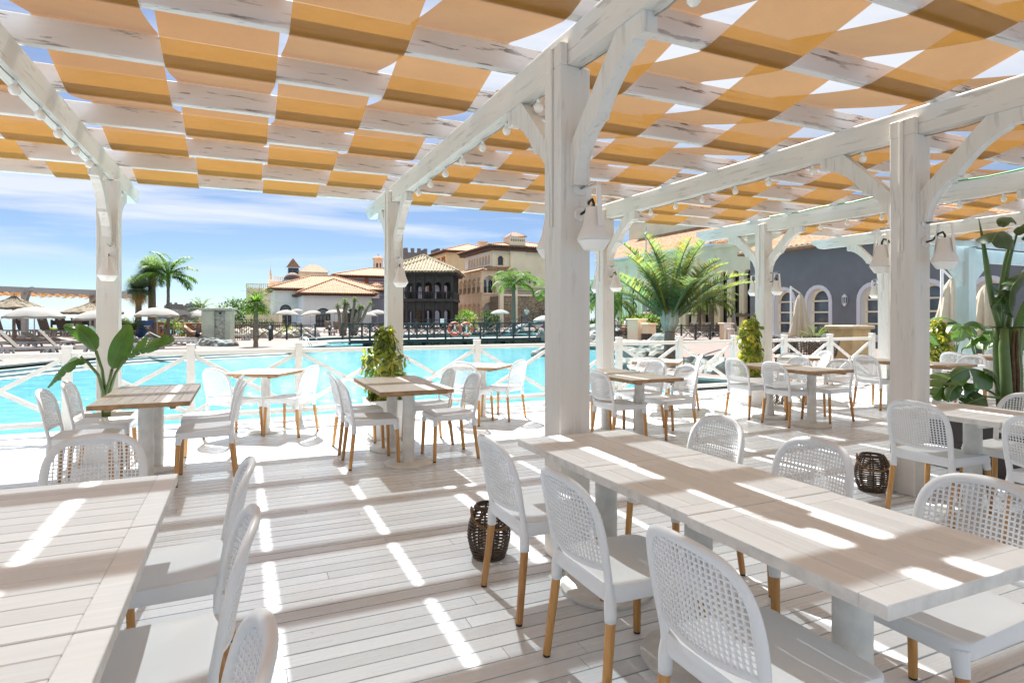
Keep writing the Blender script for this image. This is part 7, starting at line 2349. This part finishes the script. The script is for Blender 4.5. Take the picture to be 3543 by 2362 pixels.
# ---- people
def skinned(name, segs, mat, parent, sub=2):
    """one continuous surface grown round a skeleton: segs = [(point, radius, parent index)]"""
    me = bpy.data.meshes.new(name)
    me.from_pydata([s[0] for s in segs], [(s[2], i) for i, s in enumerate(segs) if s[2] is not None], [])
    o = bpy.data.objects.new(name, me); COL.objects.link(o); o.parent = parent
    md = o.modifiers.new('skin', 'SKIN')
    for i, s in enumerate(segs):
        sv = me.skin_vertices[0].data[i]
        r_ = s[1]
        sv.radius = r_ if hasattr(r_, '__len__') else (r_, r_)
    me.skin_vertices[0].data[0].use_root = True
    md.use_smooth_shade = True
    sb = o.modifiers.new('sub', 'SUBSURF'); sb.levels = sub; sb.render_levels = sub
    me.materials.append(mat)
    return o
def add_skin_layer(me): pass
def person(label, loc, rz, pose='stand', shirt='shirt', legs='trouser', mask=False, hair=True):
    t = thing('person', label, 'person', loc, rz)
    if pose == 'stand':
        J = [((0, 0, 0.95), 0.135, None), ((0, 0, 1.15), (0.15, 0.11), 0), ((0, 0, 1.36), (0.17, 0.115), 1), ((0, 0, 1.47), 0.07, 2), ((0, -0.01, 1.54), 0.058, 3), ((0, -0.02, 1.63), (0.078, 0.095), 4), ((0, -0.02, 1.73), (0.07, 0.085), 5)]
        for s in (-1, 1):
            n = len(J); J += [((s * 0.19, 0, 1.40), 0.058, 2), ((s * 0.235, 0.03, 1.13), 0.042, n), ((s * 0.19, -0.14, 0.98), 0.033, n + 1), ((s * 0.13, -0.22, 0.95), 0.026, n + 2)]
            n = len(J); J += [((s * 0.09, 0, 0.86), 0.09, 0), ((s * 0.10, -0.01, 0.48), 0.058, n), ((s * 0.10, 0.02, 0.09), 0.04, n + 1), ((s * 0.11, -0.13, 0.035), 0.035, n + 2)]
        skinned('body', J, M['skin'], t)
        S = [((0, 0, 0.93), 0.155, None), ((0, 0, 1.15), (0.165, 0.13), 0), ((0, 0, 1.36), (0.18, 0.13), 1), ((0, 0, 1.44), (0.10, 0.09), 2)]
        for s in (-1, 1):
            n = len(S); S += [((s * 0.19, 0, 1.40), 0.072, 2), ((s * 0.235, 0.03, 1.16), 0.06, n)]
        skinned('shirt', S, M[shirt], t)
        S = [((0, 0, 0.96), 0.15, None)]
        for s in (-1, 1):
            n = len(S); S += [((s * 0.09, 0, 0.84), 0.10, 0), ((s * 0.10, -0.01, 0.48), 0.072, n), ((s * 0.10, 0.02, 0.10), 0.06, n + 1)]
        skinned('trousers', S, M[legs], t)
        hd = Vector((0, -0.02, 1.66))
    elif pose == 'sit':
        J = [((0, 0, 0.52), 0.14, None), ((0, 0.02, 0.72), (0.15, 0.11), 0), ((0, 0.03, 0.93), (0.165, 0.11), 1), ((0, 0.02, 1.04), 0.065, 2), ((0, 0.0, 1.10), 0.055, 3), ((0, -0.02, 1.19), (0.078, 0.095), 4), ((0, -0.02, 1.28), (0.07, 0.085), 5)]
        for s in (-1, 1):
            n = len(J); J += [((s * 0.19, 0.02, 0.97), 0.055, 2), ((s * 0.23, -0.02, 0.72), 0.042, n), ((s * 0.17, -0.24, 0.62), 0.032, n + 1), ((s * 0.14, -0.32, 0.62), 0.026, n + 2)]
            n = len(J); J += [((s * 0.10, -0.05, 0.50), 0.09, 0), ((s * 0.13, -0.45, 0.50), 0.065, n), ((s * 0.13, -0.46, 0.10), 0.042, n + 1), ((s * 0.13, -0.58, 0.04), 0.035, n + 2)]
        skinned('body', J, M['skin'], t)
        S = [((0, 0, 0.52), 0.155, None), ((0, 0.02, 0.72), (0.165, 0.13), 0), ((0, 0.03, 0.93), (0.18, 0.125), 1), ((0, 0.02, 1.0), (0.10, 0.09), 2)]
        for s in (-1, 1):
            n = len(S); S += [((s * 0.19, 0.02, 0.97), 0.07, 2), ((s * 0.23, -0.01, 0.76), 0.058, n)]
        skinned('shirt', S, M[shirt], t)
        hd = Vector((0, -0.02, 1.22))
    else:   # lying on the lounger, head at +y, propped up
        J = [((0, 0.05, 0.53), 0.15, None), ((0, 0.28, 0.62), (0.17, 0.13), 0), ((0, 0.50, 0.84), (0.18, 0.12), 1), ((0, 0.60, 0.97), 0.07, 2), ((0, 0.63, 1.03), 0.058, 3), ((0, 0.64, 1.12), (0.08, 0.10), 4), ((0, 0.68, 1.20), (0.07, 0.085), 5)]
        for s in (-1, 1):
            n = len(J); J += [((s * 0.20, 0.52, 0.88), 0.06, 2), ((s * 0.30, 0.32, 0.66), 0.045, n), ((s * 0.16, 0.10, 0.66), 0.034, n + 1), ((s * 0.06, 0.06, 0.68), 0.027, n + 2)]
            n = len(J); J += [((s * 0.11, -0.05, 0.50), 0.095, 0), ((s * 0.13, -0.45, 0.53), 0.065, n), ((s * 0.14, -0.85, 0.43), 0.042, n + 1), ((s * 0.15, -0.92, 0.53), 0.034, n + 2)]
        skinned('body', J, M['skin'], t)
        S = [((0, 0.10, 0.53), 0.16, None)]
        for s in (-1, 1):
            n = len(S); S += [((s * 0.11, -0.05, 0.505), 0.108, 0), ((s * 0.12, -0.22, 0.515), 0.09, n)]
        skinned('swimming_trunks', S, M['navy'], t)
        hd = Vector((0, 0.66, 1.15))
    up = Vector((0, 0, 1)) if pose != 'lie' else Vector((0, 0.45, 0.9)).normalized()
    fw = Vector((0, -1, 0)) if pose != 'lie' else Vector((0, -0.9, 0.45)).normalized()
    sd = Vector((1, 0, 0))
    m = MB()
    for s in (-1, 1): m.lathe([(0, -0.012), (0.012, 0), (0, 0.012)], 8, c=tuple(hd + fw * 0.085 + sd * (0.03 * s)))
    m.build('eyes', M['black'], t)
    m = MB()
    c = hd + fw * 0.085 - up * 0.025
    m.add([c + up * 0.04, c + sd * 0.016 + fw * 0.005 - up * 0.01, c + fw * 0.035 - up * 0.01, c - sd * 0.016 + fw * 0.005 - up * 0.01], [(0, 2, 1), (0, 3, 2), (1, 2, 3)])
    for s in (-1, 1): m.lathe([(0, -0.03), (0.018, -0.01), (0.02, 0.015), (0, 0.03)], 8, c=tuple(hd + sd * (0.078 * s)))
    m.build('nose_and_ears', M['skin'], t, smooth=True)
    if hair:
        m = MB()
        n = len(m.v)
        for i in range(6):
            a = R(15 * i + 8)
            for k in range(16):
                an = 2 * math.pi * k / 16
                p = hd + up * (0.035 + 0.088 * math.sin(a)) + sd * (0.088 * math.cos(a) * math.cos(an)) - fw * (0.012 + 0.100 * math.cos(a) * math.sin(an))
                m.v.append(tuple(p))
        for i in range(5):
            for k in range(16): m.face((i * 16 + k, i * 16 + (k + 1) % 16, (i + 1) * 16 + (k + 1) % 16, (i + 1) * 16 + k))
        m.face([80 + k for k in range(16)])
        m.build('hair', M['hair'], t, smooth=True)
    if mask:
        m = MB(); c = hd + fw * 0.098 - up * 0.045
        m.add([c + sd * -0.07 - fw * 0.03 + up * 0.03, c + fw * 0.03 + up * 0.035, c + sd * 0.07 - fw * 0.03 + up * 0.03, c + sd * 0.065 - fw * 0.03 - up * 0.04, c + fw * 0.015 - up * 0.05, c + sd * -0.065 - fw * 0.03 - up * 0.04], [(0, 5, 4, 1), (1, 4, 3, 2)])
        m.build('face_mask', M['maskcloth'], t)
    return t
px, py = D('b', 1850, 1200)
person('man in a white shirt with a pale blue mask standing on the arched footbridge', Vector(((px - CX) / F * 61.9, 61.9, 0.75)), 0.1, 'stand', mask=True)
lie = person('bare-chested man in navy trunks reclining on a towel-covered lounger', PX(452, 32.0), R(118), 'lie')
m = MB(); m.bar((0, -0.3, 0.388), (0, 0.28, 0.388), 0.62, 0.012); m.bar((0, 0.28, 0.40), (0, 0.28 + 0.8 * math.cos(R(45)), 0.40 + 0.8 * math.sin(R(45))), 0.64, 0.02)
o = m.build('beach_towel', M['towel']); o.location = PX(452, 32.0); o.rotation_euler = (0, 0, R(118)); setp(o, 'olive green towel spread under the sunbathing man', 'towel')
m = MB(); m.bar((0, 0.285, 0.42), (0, 0.285 + 0.84 * math.cos(R(52)), 0.42 + 0.84 * math.sin(R(52))), 0.66, 0.02); m.bar((0, 0.1, 0.392), (0, 0.285, 0.395), 0.62, 0.015)
o = m.build('beach_towel', M['greentowel']); o.location = PX(262, 24.0); o.rotation_euler = (0, 0, R(112)); setp(o, 'dark green towel over the lounger behind the paddle leaves', 'towel')
for i, (zx, zy, d, g) in enumerate(((885, 1085, 48, 60), (955, 1090, 48.5, -70))):
    px, py = D('z3', zx, zy)
    t = person(['person in a white shirt seated left of the louvred pillar, facing right', 'person in a white shirt seated beside the louvred pillar, facing left'][i], PX(px, d, 0.12), R(g), 'sit')
    m = MB(); m.cbox(-0.22, 0.22, -0.25, 0.25, 0.0, 0.38, 0.02)
    s = m.build('seat_block', M['rattan']); s.location = PX(px, d, 0.0); s.rotation_euler = (0, 0, R(g)); setp(s, 'low dark seat under the ' + ('left' if i == 0 else 'right') + ' seated person in white by the louvred pillar', 'seat')
px, py = D('b', 2072, 1215)
person('person in bright pink clothes beside the white parasol near the middle post', PX(px, 58, 0.0), 0.6, 'stand', shirt='pinkcloth', legs='pinkcloth')

# ================================================================== light, sky, camera
w = bpy.data.worlds.new('World'); scene.world = w
w.use_nodes = True
nt = w.node_tree
bg = nt.nodes['Background']
sky = nt.nodes.new('ShaderNodeTexSky')
sky.sky_type = 'NISHITA'; sky.sun_disc = False
SUN_A, SUN_T = 0.03, 0.75            # towards the sun along the terrace axes, per metre of height
sd = (P(SUN_A, SUN_T, 1.0)).normalized()
elev = math.asin(sd.z); azm = math.atan2(sd.x, sd.y)
sky.sun_elevation = elev; sky.sun_rotation = azm
sky.air_density = 0.5; sky.dust_density = 0.3; sky.ozone_density = 0.9
tc = nt.nodes.new('ShaderNodeTexCoord')
sx = nt.nodes.new('ShaderNodeSeparateXYZ'); nt.links.new(tc.outputs['Generated'], sx.inputs[0])
# project the view direction on a high flat layer for the clouds
def M1(op, a, b=None, clamp=False):
    n = nt.nodes.new('ShaderNodeMath'); n.operation = op; n.use_clamp = clamp
    for i, v in enumerate((a, b)):
        if v is None: continue
        if isinstance(v, (int, float)): n.inputs[i].default_value = v
        else: nt.links.new(v, n.inputs[i])
    return n.outputs[0]
zc = M1('ADD', M1('MAXIMUM', sx.outputs[2], 0.0), 0.10)
cb = nt.nodes.new('ShaderNodeCombineXYZ')
nt.links.new(M1('DIVIDE', sx.outputs[0], zc), cb.inputs[0]); nt.links.new(M1('DIVIDE', sx.outputs[1], zc), cb.inputs[1])
mp = nt.nodes.new('ShaderNodeMapping'); mp.inputs['Scale'].default_value = (0.55, 1.25, 1); mp.inputs['Rotation'].default_value = (0, 0, R(8)); mp.inputs['Location'].default_value = (1.7, 0.55, 0)
nt.links.new(cb.outputs[0], mp.inputs['Vector'])
def wnoise(vec, sc, det, rg, dist):
    n = nt.nodes.new('ShaderNodeTexNoise'); n.inputs['Scale'].default_value = sc; n.inputs['Detail'].default_value = det; n.inputs['Roughness'].default_value = rg; n.inputs['Distortion'].default_value = dist
    nt.links.new(vec, n.inputs['Vector']); return n.outputs['Fac']
n1 = wnoise(mp.outputs[0], 0.75, 9, 0.60, 0.5)
n2 = wnoise(mp.outputs[0], 0.22, 3, 0.5, 0.2)
cl = M1('ADD', n1, M1('MULTIPLY', M1('SUBTRACT', n2, 0.5), 0.9))
# more cloud to the right and overhead, clear blue on the left
cl = M1('ADD', cl, M1('MULTIPLY', sx.outputs[0], 0.10))
cl = M1('ADD', cl, M1('MULTIPLY', sx.outputs[2], 0.42))
r1 = nt.nodes.new('ShaderNodeValToRGB'); r1.color_ramp.elements[0].position = 0.48; r1.color_ramp.elements[1].position = 0.74
r1.color_ramp.interpolation = 'EASE'
nt.links.new(cl, r1.inputs['Fac'])
main = M1('MULTIPLY', r1.outputs['Color'], M1('MULTIPLY', M1('MAXIMUM', M1('SUBTRACT', sx.outputs[2], 0.16), 0.0), 6.0, True))
# thin streaks low over the horizon
mp2 = nt.nodes.new('ShaderNodeMapping'); mp2.inputs['Scale'].default_value = (1.5, 1.5, 15); mp2.inputs['Location'].default_value = (0.4, 0.0, 0.35); mp2.inputs['Rotation'].default_value = (0, R(3), 0)
nt.links.new(tc.outputs['Generated'], mp2.inputs['Vector'])
n3 = wnoise(mp2.outputs[0], 1.1, 7, 0.58, 0.35)
r2 = nt.nodes.new('ShaderNodeValToRGB'); r2.color_ramp.elements[0].position = 0.47; r2.color_ramp.elements[1].position = 0.64
nt.links.new(n3, r2.inputs['Fac'])
band = M1('MULTIPLY', M1('MULTIPLY', M1('SUBTRACT', sx.outputs[2], 0.05), 14.0, True), M1('MULTIPLY', M1('SUBTRACT', 0.34, sx.outputs[2]), 8.0, True))
band = M1('MAXIMUM', band, 0.0)
fade = M1('MAXIMUM', main, M1('MULTIPLY', M1('MULTIPLY', r2.outputs['Color'], band), 0.85))
mixn = nt.nodes.new('ShaderNodeMix'); mixn.data_type = 'RGBA'
nt.links.new(M1('MULTIPLY', fade, 0.85), mixn.inputs[0]); 
rs = nt.nodes.new('ShaderNodeValToRGB')        # colour multiply put in to darken the lower sky
rs.color_ramp.elements[0].position = 0.10; rs.color_ramp.elements[0].color = (0.64, 0.69, 0.70, 1)
rs.color_ramp.elements[1].position = 0.55; rs.color_ramp.elements[1].color = (1, 1, 1, 1)
nt.links.new(sx.outputs[2], rs.inputs['Fac'])
ms = nt.nodes.new('ShaderNodeMix'); ms.data_type = 'RGBA'; ms.blend_type = 'MULTIPLY'; ms.inputs[0].default_value = 1.0
nt.links.new(sky.outputs[0], ms.inputs[6]); nt.links.new(rs.outputs[0], ms.inputs[7])
nt.links.new(ms.outputs[2], mixn.inputs[6]); mixn.inputs[7].default_value = (5.4, 5.5, 5.7, 1)
nt.links.new(mixn.outputs[2], bg.inputs['Color'])
bg.inputs['Strength'].default_value = 0.05
sl = bpy.data.lights.new('sun', 'SUN'); sl.energy = 4.0; sl.angle = R(0.8); sl.color = (1.0, 0.975, 0.94)
so = bpy.data.objects.new('sun', sl); COL.objects.link(so)
so.rotation_euler = sd.to_track_quat('Z', 'Y').to_euler()

cam = bpy.data.cameras.new('camera')
cam.sensor_width = 36.0; cam.sensor_fit = 'HORIZONTAL'
cam.lens = F / 2352 * 36.0
cam.shift_x = 0.0
cam.shift_y = -(784 - HY) / 2352
cam.clip_start = 0.05; cam.clip_end = 90000
co = bpy.data.objects.new('camera', cam); COL.objects.link(co)
co.location = (0, 0, EYE); co.rotation_euler = (R(90), 0, 0)
scene.camera = co
vs = scene.view_settings
vs.view_transform = 'Standard'; vs.look = 'None'; vs.exposure = 1.9; vs.gamma = 1.0; vs.use_curve_mapping = False
cy = scene.cycles
cy.max_bounces = 9; cy.diffuse_bounces = 6; cy.glossy_bounces = 4; cy.transmission_bounces = 6; cy.transparent_max_bounces = 12
cy.use_denoising = True
cy.caustics_reflective = False; cy.caustics_refractive = False
cy.sample_clamp_indirect = 8.0
